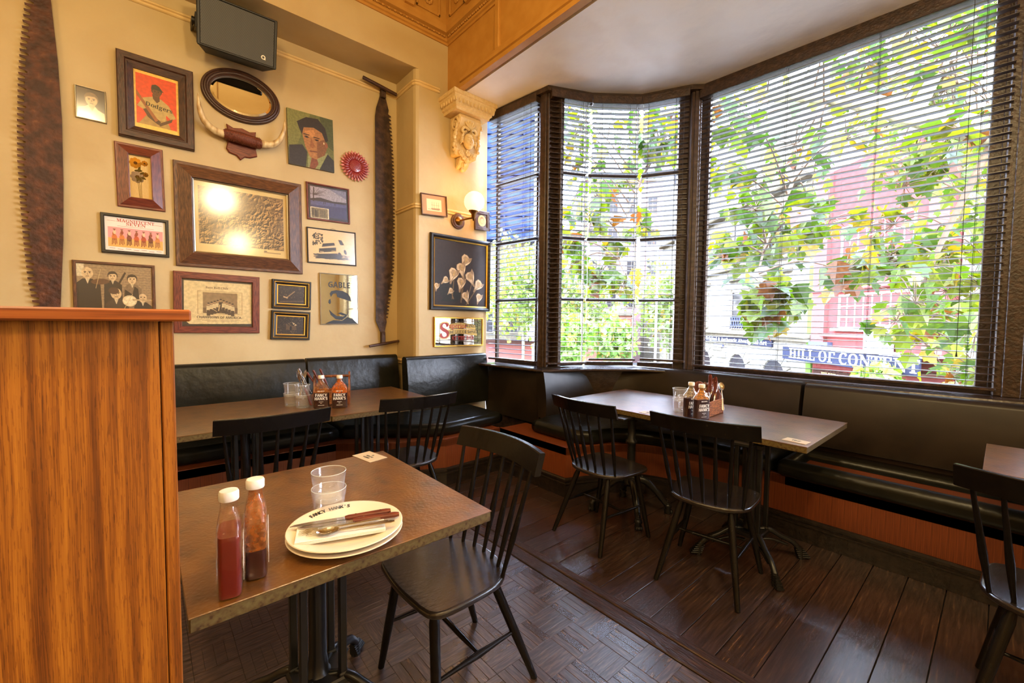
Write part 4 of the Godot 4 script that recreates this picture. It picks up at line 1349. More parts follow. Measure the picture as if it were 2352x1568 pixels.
	b.poly([0, 0, 0.5, 0, 0.2, 0.6, 0, 0.7], sr(118, 116, 58)); b.poly([0.7, 0, 1, 0, 1, 0.6, 0.8, 0.5], sr(72, 78, 42))
	b.poly([0.0, 1.0, 0.02, 0.66, 0.3, 0.6, 0.4, 0.72, 0.36, 1.0], sr(46, 40, 38)); b.poly([0.66, 1.0, 0.86, 0.68, 1.0, 0.78, 1.0, 1.0], sr(44, 42, 38))
	b.poly([0.4, 1.0, 0.42, 0.74, 0.62, 0.7, 0.86, 0.66, 0.66, 1.0], sr(132, 132, 82)); b.poly([0.44, 1.0, 0.5, 0.78, 0.6, 0.78, 0.64, 0.9, 0.56, 1.0], sr(122, 66, 40))
	b.poly([0.28, 0.28, 0.5, 0.16, 0.78, 0.24, 0.84, 0.5, 0.8, 0.7, 0.6, 0.82, 0.46, 0.8, 0.36, 0.62], sr(158, 106, 58))
	b.poly([0.62, 0.5, 0.82, 0.4, 0.84, 0.6, 0.78, 0.72, 0.62, 0.8], sr(122, 78, 42)); b.poly([0.36, 0.34, 0.56, 0.28, 0.6, 0.4, 0.42, 0.44], sr(186, 126, 68))
	b.poly([0.24, 0.3, 0.2, 0.2, 0.4, 0.08, 0.66, 0.06, 0.82, 0.2, 0.88, 0.42, 0.82, 0.46, 0.74, 0.3, 0.56, 0.24, 0.34, 0.28, 0.3, 0.42], sr(42, 33, 26))
	for q in [[0.4, 0.44], [0.62, 0.46]]:
		b.line(q[0] - 0.07, q[1] - 0.045, q[0] + 0.06, q[1] - 0.04, 0.018, sr(58, 38, 24)); b.ell(q[0], q[1], 0.05, 0.018, sr(82, 52, 30)); b.ell(q[0], q[1], 0.02, 0.014, sr(30, 24, 20))
	b.poly([0.5, 0.44, 0.46, 0.6, 0.52, 0.63, 0.57, 0.58], sr(140, 88, 48)); b.line(0.46, 0.69, 0.62, 0.68, 0.018, sr(96, 48, 32)); b.ell(0.54, 0.75, 0.07, 0.03, sr(166, 112, 64)); b.ell(0.84, 0.52, 0.03, 0.05, sr(136, 78, 44))
	b.ell(0.78, 0.49, 0.012, 0.02, sr(226, 206, 150))
	b.soft(2.2)
	b.grain(0.14, 0.05, 7)
	sheet(r, "canvas", 0.389, 0.477, 0.022, print_mat(b.tex(), 0.55))
	# lake
	r = hang("framed_photo", "thin oak frame with a blue frozen lake photograph and small inset picture", "photo frame", 1.347, 2.463, A, 1.5)
	frame_sides(r, 0.387, 0.333, flatp.call(0.014, 0.02), M.mahog, M.mahogy)
	b = Brush.new(360, 300, sr(34, 38, 50))
	b.rect(0.06, 0.06, 0.9, 0.86, sr(112, 112, 132)); b.poly([0.06, 0.06, 0.5, 0.06, 0.96, 0.3, 0.96, 0.42, 0.06, 0.42], sr(150, 142, 150))
	b.poly([0.06, 0.42, 0.3, 0.36, 0.6, 0.42, 0.96, 0.4, 0.96, 0.5, 0.06, 0.47], sr(38, 36, 44)); b.rect(0.06, 0.47, 0.9, 0.45, sr(74, 74, 116)); b.poly([0.06, 0.6, 0.96, 0.56, 0.96, 0.92, 0.06, 0.92], sr(48, 50, 92))
	for k in 26: b.line(0.14, 0.3, 0.14 + rng.randf_range(-0.1, 0.3), rng.randf_range(0.06, 0.3), 0.006, sr(44, 38, 42))
	b.line(0.13, 0.5, 0.15, 0.08, 0.03, sr(40, 35, 38))
	for x in [0.38, 0.42, 0.66]: b.ell(x, 0.5, 0.008, 0.04, sr(26, 26, 40))
	b.rect(0.05, 0.66, 0.45, 0.32, sr(214, 200, 158)); b.rect(0.07, 0.68, 0.4, 0.28, sr(120, 106, 74))
	for k in 14: b.rect(0.08 + rng.randf() * 0.36, 0.69 + rng.randf() * 0.1, 0.015, 0.2, sr(48, 42, 30))
	b.soft(2.2)
	b.grain(0.2, 0.05, 8)
	sheet(r, "print", 0.362, 0.308, 0.008, print_mat(b.tex()))
	glaze(r, 0.36, 0.306, 0.013)
	# car
	r = hang("framed_print", "thin black frame with a black and tan print of a leaping car", "picture frame", 1.377, 2.063, A, 1.0)
	frame_sides(r, 0.447, 0.323, flatp.call(0.01, 0.018), M.blackframe, M.blackframe)
	var wire := G.new()
	wire.tube([Vector3(-0.03, 0.158, 0.008), Vector3(0.01, 0.172, 0.006), Vector3(0.05, 0.158, 0.008)], 0.0015, 5)
	part(r, "hanging_wire", wire, M.cord)
	b = Brush.new(440, 310, sr(220, 188, 138))
	b.rect(0.1, 0.12, 0.8, 0.76, sr(226, 190, 134))
	for k in 60: b.ell(0.1 + rng.randf() * 0.2, 0.12 + rng.randf() * 0.36, 0.02, 0.016, sr(30, 24, 20), rng.randf() * 3)
	for k in 70: b.line(0.1 + rng.randf() * 0.8, 0.72 + rng.randf() * 0.16, 0.1 + rng.randf() * 0.8, 0.76 + rng.randf() * 0.12, 0.014, sr(30, 24, 20))
	b.poly([0.2, 0.64, 0.22, 0.5, 0.34, 0.36, 0.56, 0.32, 0.62, 0.24, 0.7, 0.24, 0.82, 0.46, 0.82, 0.6, 0.7, 0.74, 0.58, 0.66, 0.24, 0.74], sr(226, 190, 134))
	b.poly([0.3, 0.42, 0.54, 0.36, 0.56, 0.44, 0.28, 0.52], sr(30, 24, 20)); b.poly([0.22, 0.58, 0.58, 0.5, 0.58, 0.62, 0.22, 0.7], sr(34, 27, 22)); b.poly([0.63, 0.26, 0.7, 0.26, 0.76, 0.4, 0.68, 0.42], sr(34, 27, 22))
	b.ell(0.66, 0.74, 0.04, 0.1, sr(28, 22, 18), -0.3); b.ell(0.78, 0.62, 0.03, 0.08, sr(28, 22, 18), -0.3); b.poly([0.2, 0.74, 0.6, 0.68, 0.66, 0.84, 0.2, 0.86], sr(30, 24, 20))
	for k in 4: b.ell(0.25 + k * 0.02, 0.665, 0.009, 0.014, sr(220, 186, 132)); b.ell(0.49 + k * 0.022, 0.615, 0.009, 0.014, sr(220, 186, 132))
	b.grain(0.08, 0.1, 9)
	sheet(r, "print", 0.43, 0.305, 0.008, print_mat(b.tex()))
	glaze(r, 0.428, 0.304, 0.012)
	# two small dark photographs
	for k in 2:
		r = hang("framed_photo", ["small black and gilt frame with dark photograph of a fallen tree, topmost of the pair", "small black and gilt frame with dark photograph of a timber hut, lower of the pair"][k], "photo frame", [1.018, 1.007][k], [1.597, 1.324][k], A, [-1.4, -2.4][k])
		frame_sides(r, 0.318, 0.254, [[0, 0], [0, 0.03], [0.004, 0.036], [0.012, 0.036], [0.02, 0.028], [0.042, 0.02], [0.044, 0.006]], M.blackframe, M.blackframe)
		frame_sides(r, 0.286, 0.222, [[0, 0.028], [0.002, 0.0335], [0.005, 0.0335], [0.007, 0.027]], M.gilt, M.gilt)
		frame_sides(r, 0.236, 0.172, [[0, 0.01], [0.0, 0.021], [0.007, 0.021], [0.008, 0.008]], M.gilt, M.gilt)
		b = Brush.new(220, 160, sr(50, 38, 26))
		for q in 120: b.ell(rng.randf(), rng.randf() * (0.7 if k == 0 else 1.0), 0.03, 0.02, sr(40, 31, 21).lerp(sr(112, 86, 56), rng.randf() * 0.7), rng.randf() * 3)
		if k == 0:
			b.line(0.3, 0.7, 0.62, 0.3, 0.06, sr(126, 98, 64)); b.poly([0.2, 0.58, 0.38, 0.66, 0.36, 0.72, 0.22, 0.66], sr(168, 134, 92)); b.line(0.1, 0.9, 0.95, 0.82, 0.04, sr(90, 68, 44))
		else:
			b.poly([0.34, 0.75, 0.34, 0.5, 0.42, 0.36, 0.7, 0.5, 0.72, 0.75], sr(80, 60, 38)); b.poly([0.44, 0.34, 0.56, 0.3, 0.74, 0.48, 0.64, 0.52], sr(176, 148, 104)); b.rect(0.48, 0.55, 0.07, 0.2, sr(30, 23, 17))
			for q in 12: b.line(rng.randf(), 0.0, rng.randf(), 0.5, 0.03, sr(34, 27, 19))
		b.soft(2.2)
		b.grain(0.25, 0.08, 10 + k)
		sheet(r, "print", 0.226, 0.162, 0.01, print_mat(b.tex(), 0.3))
	# printed mirror with a face
	r = hang("printed_mirror", "frameless mirror printed in black with a large face and lettering", "mirror", 1.438, 1.575, A, 0.5, "")
	frame_sides(r, 0.358, 0.482, flatp.call(0.008, 0.02), M.silver, M.silver)
	sheet(r, "mirror_glass", 0.345, 0.47, 0.014, M.mirror)
	var pg := func(a: Array) -> G:
		var g := G.new()
		g.prism(V2(a), 0.0142, 0.0148, 0.0, false)
		return g
	part(r, "printed_hair", pg.call([-0.09, 0.05, -0.075, 0.075, -0.03, 0.085, 0.03, 0.08, 0.08, 0.055, 0.105, 0.02, 0.112, -0.02, 0.09, -0.012, 0.03, 0.005, -0.02, 0.02, -0.03, 0.055, -0.06, 0.05, -0.08, 0.02]), M.ink)
	part(r, "printed_jaw", pg.call([-0.1, -0.1, -0.085, -0.15, -0.04, -0.19, 0.02, -0.2, 0.06, -0.17, 0.09, -0.11, 0.07, -0.14, 0.03, -0.165, -0.03, -0.16, -0.07, -0.13]), M.ink)
	part(r, "printed_collar", pg.call([-0.14, -0.235, -0.1, -0.215, -0.06, -0.2, 0.02, -0.205, 0.07, -0.17, 0.12, -0.185, 0.172, -0.235]), M.ink)
	part(r, "printed_mouth", pg.call([-0.02, -0.135, 0.01, -0.125, 0.05, -0.14, 0.07, -0.15, 0.03, -0.155]), M.ink)
	part(r, "printed_ear", pg.call([-0.1, -0.01, -0.085, 0.0, -0.08, -0.03, -0.09, -0.05, -0.104, -0.035]), M.ink)
	letters(r, "GABLE", 0.075, Vector3(0.0, 0.135, 0.0148), M.ink, "Droid Sans", false, 0.9)
	# on the pier: ship, cameo, lilies, sign
	r = hang("framed_print", "small pale picture of a tall ship in a tan frame on the pier", "picture frame", 2.229, 2.527, B + 0.0195, 3.5)
	frame_sides(r, 0.294, 0.207, flatp.call(0.01, 0.02), M.walnut, M.walnuty)
	b = Brush.new(200, 140, sr(168, 122, 62))
	b.rect(0.2, 0.2, 0.6, 0.6, sr(222, 196, 140)); b.line(0.24, 0.72, 0.78, 0.7, 0.02, sr(150, 112, 70))
	for x in [0.42, 0.5, 0.6, 0.68]:
		b.line(x, 0.7, x, 0.34, 0.012, sr(140, 104, 64)); b.line(x - 0.04, 0.5, x + 0.04, 0.5, 0.01, sr(150, 116, 74))
	b.poly([0.36, 0.66, 0.74, 0.64, 0.7, 0.74, 0.4, 0.74], sr(144, 108, 66))
	sheet(r, "print", 0.28, 0.192, 0.008, print_mat(b.tex()))
	r = hang("framed_print", "small dark square frame with a pale round head study behind the lamp", "picture frame", 2.822, 2.468, B + 0.0195, 2.0)
	frame_sides(r, 0.2, 0.206, flatp.call(0.036, 0.022), M.darkoak, M.darkoaky)
	b = Brush.new(140, 140, sr(66, 48, 32))
	b.ell(0.5, 0.5, 0.42, 0.44, sr(206, 168, 104)); b.ell(0.5, 0.48, 0.24, 0.3, sr(186, 140, 82)); b.head(0.5, 0.46, 0.22, sr(204, 162, 100), sr(140, 96, 50), sr(96, 62, 34))
	sheet(r, "print", 0.13, 0.136, 0.01, print_mat(b.tex()))
	lilies()
	sign_mirror(pg)

func lilies() -> void:
	var r := hang("framed_painting", "dark painting of white arum lilies in a gilt edged frame", "painting", 2.567, 1.872, B, -0.4)
	frame_sides(r, 0.755, 0.77, [[0, 0], [0, 0.024], [0.006, 0.034], [0.02, 0.036], [0.034, 0.028], [0.04, 0.02]], M.blackframe, M.blackframe)
	frame_sides(r, 0.676, 0.691, [[0, 0.02], [0.0, 0.025], [0.012, 0.018], [0.014, 0.008]], M.gilt, M.gilt)
	var b := Brush.new(420, 430, sr(44, 31, 26))
	b.ell(0.25, 0.76, 0.16, 0.16, sr(34, 31, 25)); b.poly([0.1, 0.94, 0.3, 0.8, 0.5, 0.78, 0.62, 0.82, 0.4, 0.94], sr(30, 31, 24))
	for q in [[0.56, 0.34, 0.52, 0.9], [0.52, 0.5, 0.5, 0.95], [0.36, 0.6, 0.33, 0.9], [0.72, 0.6, 0.64, 0.85], [0.8, 0.72, 0.6, 0.98], [0.28, 0.72, 0.36, 0.9]]: b.line(q[0], q[1], q[2], q[3], 0.018, sr(112, 88, 58))
	for q in [[0.58, 0.29, 0.1, 0.5], [0.51, 0.42, 0.1, -0.3], [0.35, 0.52, 0.1, 0.35], [0.69, 0.54, 0.1, -0.5], [0.5, 0.65, 0.09, 0.2], [0.84, 0.66, 0.09, 0.7], [0.2, 0.62, 0.06, 0.9], [0.6, 0.85, 0.08, -0.4], [0.86, 0.86, 0.07, 0.3], [0.05, 0.72, 0.05, 0.2], [0.3, 0.78, 0.05, 0.8]]:
		var s: float = q[2] * 0.92
		var ct := cos(q[3])
		var st := sin(q[3])
		# spathe: a wide funnel whose lip curls to a point
		for lay in [[1.0, sr(150, 122, 92), [-0.15, 1.5, -0.5, 0.5, -0.95, -0.25, -0.75, -0.85, -0.2, -1.0, 0.4, -0.85, 0.8, -1.15, 0.85, -0.4, 0.6, 0.25, 0.2, 0.75, 0.1, 1.5]], [0.9, sr(212, 186, 150), [-0.12, 1.1, -0.5, 0.4, -0.9, -0.25, -0.7, -0.8, -0.2, -0.95, 0.3, -0.75, 0.2, -0.1, 0.05, 0.6]], [0.9, sr(176, 146, 110), [-0.1, 0.3, -0.55, -0.2, -0.45, -0.6, 0.0, -0.75, 0.5, -0.6, 0.6, -0.2, 0.3, 0.2]], [0.8, sr(226, 204, 172), [0.1, 0.9, 0.25, 0.3, 0.7, -0.3, 0.85, -0.9, 0.75, -0.2, 0.5, 0.35]], [0.7, sr(196, 160, 96), [-0.05, 0.1, 0.0, -0.6, 0.12, -0.6, 0.12, 0.1]]]:
			var pts: Array = []
			for k in range(0, lay[2].size(), 2):
				var lx: float = lay[2][k] * s * 1.15
				var ly: float = lay[2][k + 1] * s * 1.15
				pts.append_array([q[0] + lx * ct - ly * st, q[1] + lx * st + ly * ct])
			b.poly(pts, lay[1])
	b.soft(1.6)
	b.grain(0.14, 0.04, 14)
	sheet(r, "canvas", 0.655, 0.668, 0.012, print_mat(b.tex(), 0.65))

func sign_mirror(pg: Callable) -> void:
	var r := hang("bar_mirror_sign", "brass framed bar mirror lettered superior wines and liquor served", "sign", 2.546, 1.263, B, -0.3, "")
	frame_sides(r, 0.62, 0.308, [[0, 0], [0, 0.02], [0.003, 0.024], [0.012, 0.024], [0.015, 0.018], [0.016, 0.008]], M.gilt, M.gilt)
	sheet(r, "mirror_glass", 0.592, 0.28, 0.012, M.mirror)
	var m := func(z: float, pts: Array) -> G:
		var g := G.new()
		g.prism(V2(pts), z, z + 0.0005, 0.0, false)
		return g
	# scalloped outline
	var o := G.new()
	var pts: Array = []
	for c in [[0.255, 0.12], [-0.255, 0.12], [-0.255, -0.12], [0.255, -0.12]]:
		var sx := signf(c[0])
		var sy := signf(c[1])
		for k in 5:
			var a := PI / 2 * k / 4
			if sx * sy < 0: a = PI / 2 - a
			pts.append(Vector3(c[0] - sx * 0.0 + sx * 0.03 - sx * 0.045 * cos(a), c[1] + sy * 0.01 - sy * 0.045 * sin(a), 0.0128))
	o.tube(pts, 0.0022, 4, true)
	part(r, "printed_border", o, M.ink)
	M.signgold = mat(sr(214, 184, 96), 0.4)
	M.signred = mat(sr(168, 36, 22), 0.45)
	var band1: Array = []
	var band2: Array = []
	for k in 13:
		var t := k / 12.0
		band1.append_array([-0.12 + t * 0.33, 0.085 + sin(t * PI * 1.3) * 0.012]); band2.append_array([-0.14 + t * 0.37, 0.022 + sin(t * PI * 1.3) * 0.012])
	for k in range(12, -1, -1):
		var t := k / 12.0
		band1.append_array([-0.12 + t * 0.33, 0.03 + sin(t * PI * 1.3) * 0.012]); band2.append_array([-0.14 + t * 0.37, -0.032 + sin(t * PI * 1.3) * 0.012])
	part(r, "printed_ribbon", m.call(0.0125, band1), M.signgold)
	part(r, "printed_ribbon", m.call(0.0125, band2), M.signgold)
	letters(r, "S", 0.24, Vector3(-0.185, 0.01, 0.0134), M.signgold, "Droid Serif", false, 1.05, "initial_outline")
	letters(r, "S", 0.215, Vector3(-0.185, 0.008, 0.0142), M.signred, "Droid Serif", false, 1.0, "initial")
	letters(r, "uperior", 0.068, Vector3(-0.02, 0.062, 0.0134), M.signred, "Droid Serif", false, 0.86)
	letters(r, "WINES", 0.052, Vector3(0.145, 0.066, 0.0134), M.ink, "Droid Serif", false, 0.8)
	letters(r, "and LIQUOR Served", 0.046, Vector3(0.045, -0.001, 0.0134), mat(sr(26, 34, 30), 0.5), "Droid Serif", false, 0.82)
	letters(r, "AT THE BAR", 0.058, Vector3(0.045, -0.068, 0.0134), M.signred, "Droid Serif", false, 0.8)

# ---------------------------------------------------------------- saws, horns, mirror, speaker, plate
func saws() -> void:
	M.rust = tri_mat(ramp_tex(noise_img(256, 0.02, 5, 91), [[0.2, sr(56, 29, 18)], [0.5, sr(74, 39, 24)], [0.75, sr(86, 46, 27)], [0.93, sr(118, 70, 38)]]), Vector3.ONE * 1.8, 0.55, M.fine, 0.2, 0.2)
	M.rust2 = tri_mat(ramp_tex(noise_img(256, 0.02, 5, 92), [[0.25, sr(46, 31, 22)], [0.5, sr(64, 44, 31)], [0.8, sr(80, 57, 40)]]), Vector3.ONE * 1.8, 0.5, M.fine, 0.15, 0.2)
	var left := [[-0.49, 3.62], [-0.516, 3.395], [-0.545, 3.1], [-0.56, 2.882], [-0.572, 2.6], [-0.577, 2.38], [-0.573, 2.128], [-0.566, 1.874], [-0.554, 1.617], [-0.533, 1.442], [-0.49, 1.2]]
	var right := [[-0.41, 1.2], [-0.41, 1.446], [-0.385, 1.897], [-0.374, 2.298], [-0.37, 2.694], [-0.379, 3.077], [-0.4, 3.451], [-0.42, 3.62]]
	var r := hang("crosscut_saw", "huge rusty crosscut saw blade with long teeth beside the small portrait", "saw", 0, 0, A, 0.0, "old saws hung on the wall")
	var p: Array = []
	var y := 3.6
	var k := 0
	while y > 1.22:
		var x := 0.0
		for i in left.size() - 1:
			if y <= left[i][1] and y >= left[i + 1][1]:
				x = lerpf(left[i][0], left[i + 1][0], (left[i][1] - y) / (left[i][1] - left[i + 1][1]))
		p.append_array([x + 0.03, y, x, y - 0.004, x + 0.002, y - 0.018, x + 0.03, y - 0.022])
		if k % 3 == 2: p.append_array([x + 0.038, y - 0.026, x + 0.038, y - 0.034])
		y -= 0.037; k += 1
	for q in right: p.append_array(q)
	var g := G.new()
	g.prism(V2(p), 0.03, 0.034)
	part(r, "blade", g, M.rust)
	g = G.new()
	for yy in [3.5, 1.35]: g.tube([Vector3(-0.45, yy, 0), Vector3(-0.45, yy, 0.036)], 0.006, 8)
	part(r, "wall_pin", g, M.black)
	r = hang("two_handed_saw", "long brown two handed saw with wooden grips next to the pier corner", "saw", 0, 0, A, 0.0, "old saws hung on the wall")
	p = [1.85, 3.62, 1.81, 3.49, 1.797, 3.4, 1.795, 1.37, 1.845, 1.25, 1.885, 1.25, 1.91, 1.36]
	y = 1.4
	k = 0
	while y < 3.45:
		var x := 1.975 + 0.03 * sin((y - 1.4) / 2.05 * PI) - 0.05 * clampf((1.9 - y) / 0.5, 0, 1) - 0.012 * clampf((y - 3.0) / 0.4, 0, 1)
		p.append_array([x - 0.022, y, x, y + 0.006, x, y + 0.014, x - 0.022, y + 0.022])
		if k % 4 == 3: p.append_array([x - 0.03, y + 0.028, x - 0.03, y + 0.034])
		y += 0.037; k += 1
	p.append_array([1.94, 3.5, 1.905, 3.62])
	g = G.new()
	g.prism(V2(p), 0.02, 0.023)
	part(r, "blade", g, M.rust2)
	g = G.new()
	g.tube([Vector3(1.655, 3.70, 0.075), Vector3(1.84, 3.675, 0.075), Vector3(2.0, 3.655, 0.075)], [0.017, 0.019, 0.016], 10)
	part(r, "grip", g, M.darkoak)
	g = G.new()
	g.tube([Vector3(1.715, 1.117, 0.05), Vector3(1.87, 1.14, 0.05), Vector3(2.03, 1.163, 0.05)], [0.013, 0.015, 0.013], 10)
	part(r, "grip", g, M.darkoak)
	g = G.new()
	g.box(Vector3(1.875, 3.645, 0.03), Vector3(0.05, 0.1, 0.05), 0.006)
	g.box(Vector3(1.865, 1.2, 0.03), Vector3(0.045, 0.12, 0.035), 0.006)
	for q in [3.6, 3.62, 1.24]: g.ball(Vector3(1.87, q, 0.056), Vector3(0.006, 0.006, 0.004), 8, 5)
	part(r, "grip_socket", g, M.rust2)
	g = G.new()
	g.tube([Vector3(1.87, 3.5, 0), Vector3(1.87, 3.5, 0.022)], 0.006, 8)
	part(r, "wall_pin", g, M.black)

func wall_pieces() -> void:
	# oval mirror
	var r := hang("oval_mirror", "oval mirror in a ribbed dark frame above the horns", "mirror", 0.667, 3.2, A, 0.8, "")
	var g := G.new()
	var pr := [[0.0, 0.0], [0.0, 0.02], [0.006, 0.03], [0.014, 0.032], [0.018, 0.027], [0.022, 0.033], [0.03, 0.035], [0.034, 0.03], [0.038, 0.035], [0.046, 0.034], [0.05, 0.028], [0.054, 0.03], [0.06, 0.022], [0.062, 0.008]]
	var a0 := 0.279
	var b0 := 0.206
	for k in 64:
		for i in pr.size() - 1:
			var q: Array = []
			for e in [[k, i], [k + 1, i], [k + 1, i + 1], [k, i + 1]]:
				var an: float = TAU * e[0] / 64
				q.append(Vector3(cos(an) * (a0 - pr[e[1]][0]), sin(an) * (b0 - pr[e[1]][0]), pr[e[1]][1]))
			var d: float = pr[i + 1][0] - pr[i][0]
			var dz: float = pr[i + 1][1] - pr[i][1]
			var an2 := TAU * (k + 0.5) / 64
			g.qo(q[0], q[1], q[2], q[3], Vector3(cos(an2), sin(an2), 0) * dz + Vector3(0, 0, d + 0.0001))
	part(r, "frame", g, M.darkoak)
	g = G.new()
	for k in 64:
		var p: Array = []
		for e in [k, k + 1]:
			var an: float = TAU * e / 64
			p.append(Vector3(cos(an), sin(an), 0))
		var o := Vector3(0.219, 0.146, 0)
		var i2 := Vector3(0.2, 0.127, 0)
		g.qo(p[0] * o + Vector3(0, 0, 0.01), p[1] * o + Vector3(0, 0, 0.01), p[1] * i2 + Vector3(0, 0, 0.0135), p[0] * i2 + Vector3(0, 0, 0.0135), Vector3.BACK)
		g.to(Vector3(0, 0, 0.0135), p[0] * i2 + Vector3(0, 0, 0.0135), p[1] * i2 + Vector3(0, 0, 0.0135), Vector3.BACK)
	part(r, "mirror_glass", g, M.mirror)
	# horns
	r = hang("mounted_horns", "pale bull horns bound in brown hide on a scalloped timber shield", "horns", 0.66, 2.845, A, -1.0, "")
	g = G.new()
	g.prism(V2([-0.108, 0.105, -0.06, 0.085, 0.0, 0.1, 0.055, 0.085, 0.1, 0.1, 0.095, 0.04, 0.12, 0.0, 0.1, -0.05, 0.11, -0.1, 0.06, -0.125, 0.02, -0.13, -0.01, -0.16, -0.04, -0.13, -0.09, -0.12, -0.11, -0.09, -0.1, -0.04, -0.12, 0.0, -0.1, 0.05]), 0.0, 0.022, 0.006)
	part(r, "shield", g, M.mahog)
	M.hide = tri_mat(ramp_tex(noise_img(128, 0.06, 4, 95), [[0.2, sr(64, 24, 10)], [0.6, sr(110, 50, 22)], [0.85, sr(144, 74, 36)]]), Vector3(30, 6, 30), 0.6, M.fine, 0.6)
	g = G.new()
	g.tube([Vector3(-0.135, 0.005, 0.06), Vector3(-0.12, 0.005, 0.06), Vector3(0, 0.0, 0.068), Vector3(0.12, -0.005, 0.06), Vector3(0.135, -0.005, 0.06)], [0.03, 0.042, 0.046, 0.042, 0.03], 16)
	for k in 160:
		var x := rng.randf_range(-0.125, 0.125)
		var an := rng.randf_range(-1.6, 1.6)
		var rr := 0.044
		var c := Vector3(x, sin(an) * rr, 0.062 + cos(an) * rr)
		g.tube([c, c + Vector3(rng.randf_range(-0.006, 0.006), -0.014, 0.004)], [0.0022, 0.0004], 3)
	part(r, "hide_wrap", g, M.hide)
	M.horn = tri_mat(ramp_tex(noise_img(128, 0.03, 4, 96), [[0.2, sr(150, 112, 66)], [0.5, sr(206, 176, 124)], [0.8, sr(228, 208, 164)]]), Vector3(5, 2, 5), 0.28)
	M.horntip = mat(sr(120, 84, 48), 0.3)
	for s in [-1.0, 1.0]:
		g = G.new()
		var p := smooth_path([Vector3(0.12 * s, 0, 0.06), Vector3(0.2 * s, 0.01, 0.07), Vector3(0.262 * s, 0.06, 0.085), Vector3(0.292 * s, 0.14, 0.1), Vector3(0.296 * s, 0.19, 0.1), Vector3(0.3 * s, 0.245, 0.095)], 5)
		var rr: Array = []
		for i in p.size(): rr.append(lerpf(0.031, 0.003, pow(float(i) / (p.size() - 1), 1.25)))
		g.tube(p, rr, 12)
		part(r, "horn", g, M.horn)
	# red glass flower plate
	r = hang("glass_flower_plate", "ruby red pressed glass plate with petal rim beside the long saw", "plate", 1.598, 2.864, A, 0.0, "")
	M.ruby = mat(sr(138, 26, 24), 0.1)
	M.ruby.clearcoat_enabled = true
	M.pinkglass = mat(Color(0.85, 0.55, 0.5, 0.75), 0.08)
	M.pinkglass.transparency = BaseMaterial3D.TRANSPARENCY_ALPHA
	g = G.new()
	for k in 26:
		var an := TAU * k / 26
		g.T = Transform3D(Basis(Vector3.BACK, an), Vector3.ZERO)
		g.ball(Vector3(0.092, 0, 0.022), Vector3(0.036, 0.0125, 0.012), 8, 6)
	part(r, "petal_ring", g, M.ruby)
	g = G.new()
	for k in 26:
		var an := TAU * (k + 0.5) / 26
		g.T = Transform3D(Basis(Vector3.BACK, an), Vector3.ZERO)
		g.prism(V2([0.1, -0.014, 0.128, -0.011, 0.143 + 0.004 * (k % 2), 0.0, 0.128, 0.011, 0.1, 0.014]), 0.012, 0.022, 0.004)
	part(r, "petal_rim", g, M.pinkglass)
	g = G.new()
	g.T = Transform3D(Basis(Vector3.RIGHT, PI / 2), Vector3.ZERO)
	g.lathe([Vector2(0.066, 0.0), Vector2(0.066, 0.026), Vector2(0.06, 0.032), Vector2(0.054, 0.026), Vector2(0.03, 0.03), Vector2(0, 0.032)], 28)
	for k in 40:
		var an := k * 2.4
		var rr := 0.05 * sqrt(k / 40.0)
		g.ball(Vector3(cos(an) * rr, 0.03, sin(an) * rr), Vector3(0.004, 0.004, 0.004), 6, 4)
	part(r, "plate_centre", g, M.ruby)
	# loudspeaker
	r = thing("loudspeaker", "black loudspeaker with perforated grille bracketed high on the wall", "loudspeaker", Vector3(0.61, 3.58, -4.03))
	r.rotation = Vector3(deg_to_rad(14), deg_to_rad(-2), 0)
	g = G.new()
	g.T = Transform3D(Basis(Vector3.RIGHT, PI / 2), Vector3.ZERO)
	g.prism(V2([-0.2, -0.06, 0.2, -0.06, 0.258, 0.14, -0.258, 0.14]), -0.172, 0.172, 0.01)
	part(r, "cabinet", g, M.black)
	var dots := Brush.new(480, 320, sr(62, 60, 58))
	for yy in 32:
		for xx in 48:
			dots.ell((xx + 0.5 + 0.5 * (yy % 2)) / 48.5, (yy + 0.5) / 32.0, 0.0068, 0.0105, sr(6, 6, 6))
	var gr := rect_mesh(0.47, 0.315, 0.006)
	var o2 := part(r, "grille", gr, print_mat(dots.tex(), 0.5))
	o2.position = Vector3(0, 0, 0.14)
	g = G.new()
	for e in [[0, 0.166, 0.51, 0.014], [0, -0.166, 0.51, 0.014], [0.246, 0, 0.02, 0.34], [-0.246, 0, 0.02, 0.34]]: g.box(Vector3(e[0], e[1], 0.144), Vector3(e[2], e[3], 0.016), 0.004)
	part(r, "grille_surround", g, M.black)
	g = G.new()
	var ring: Array = []
	for k in 16: ring.append(Vector3(0.165 + cos(TAU * k / 16) * 0.012, -0.115 + sin(TAU * k / 16) * 0.012, 0.149))
	g.tube(ring, 0.0045, 6, true)
	g.box(Vector3(0.176, -0.127, 0.149), Vector3(0.01, 0.008, 0.006), 0.001)
	part(r, "emblem", g, M.white)
	g = G.new()
	g.box(Vector3(-0.256, 0.0, 0.02), Vector3(0.014, 0.1, 0.12), 0.003)
	g.tube([Vector3(-0.26, 0, 0.03), Vector3(-0.282, 0, 0.03)], 0.025, 12)
	g.box(Vector3(-0.275, 0.0, -0.08), Vector3(0.012, 0.06, 0.2), 0.003)
	part(r, "wall_bracket", g, M.black)

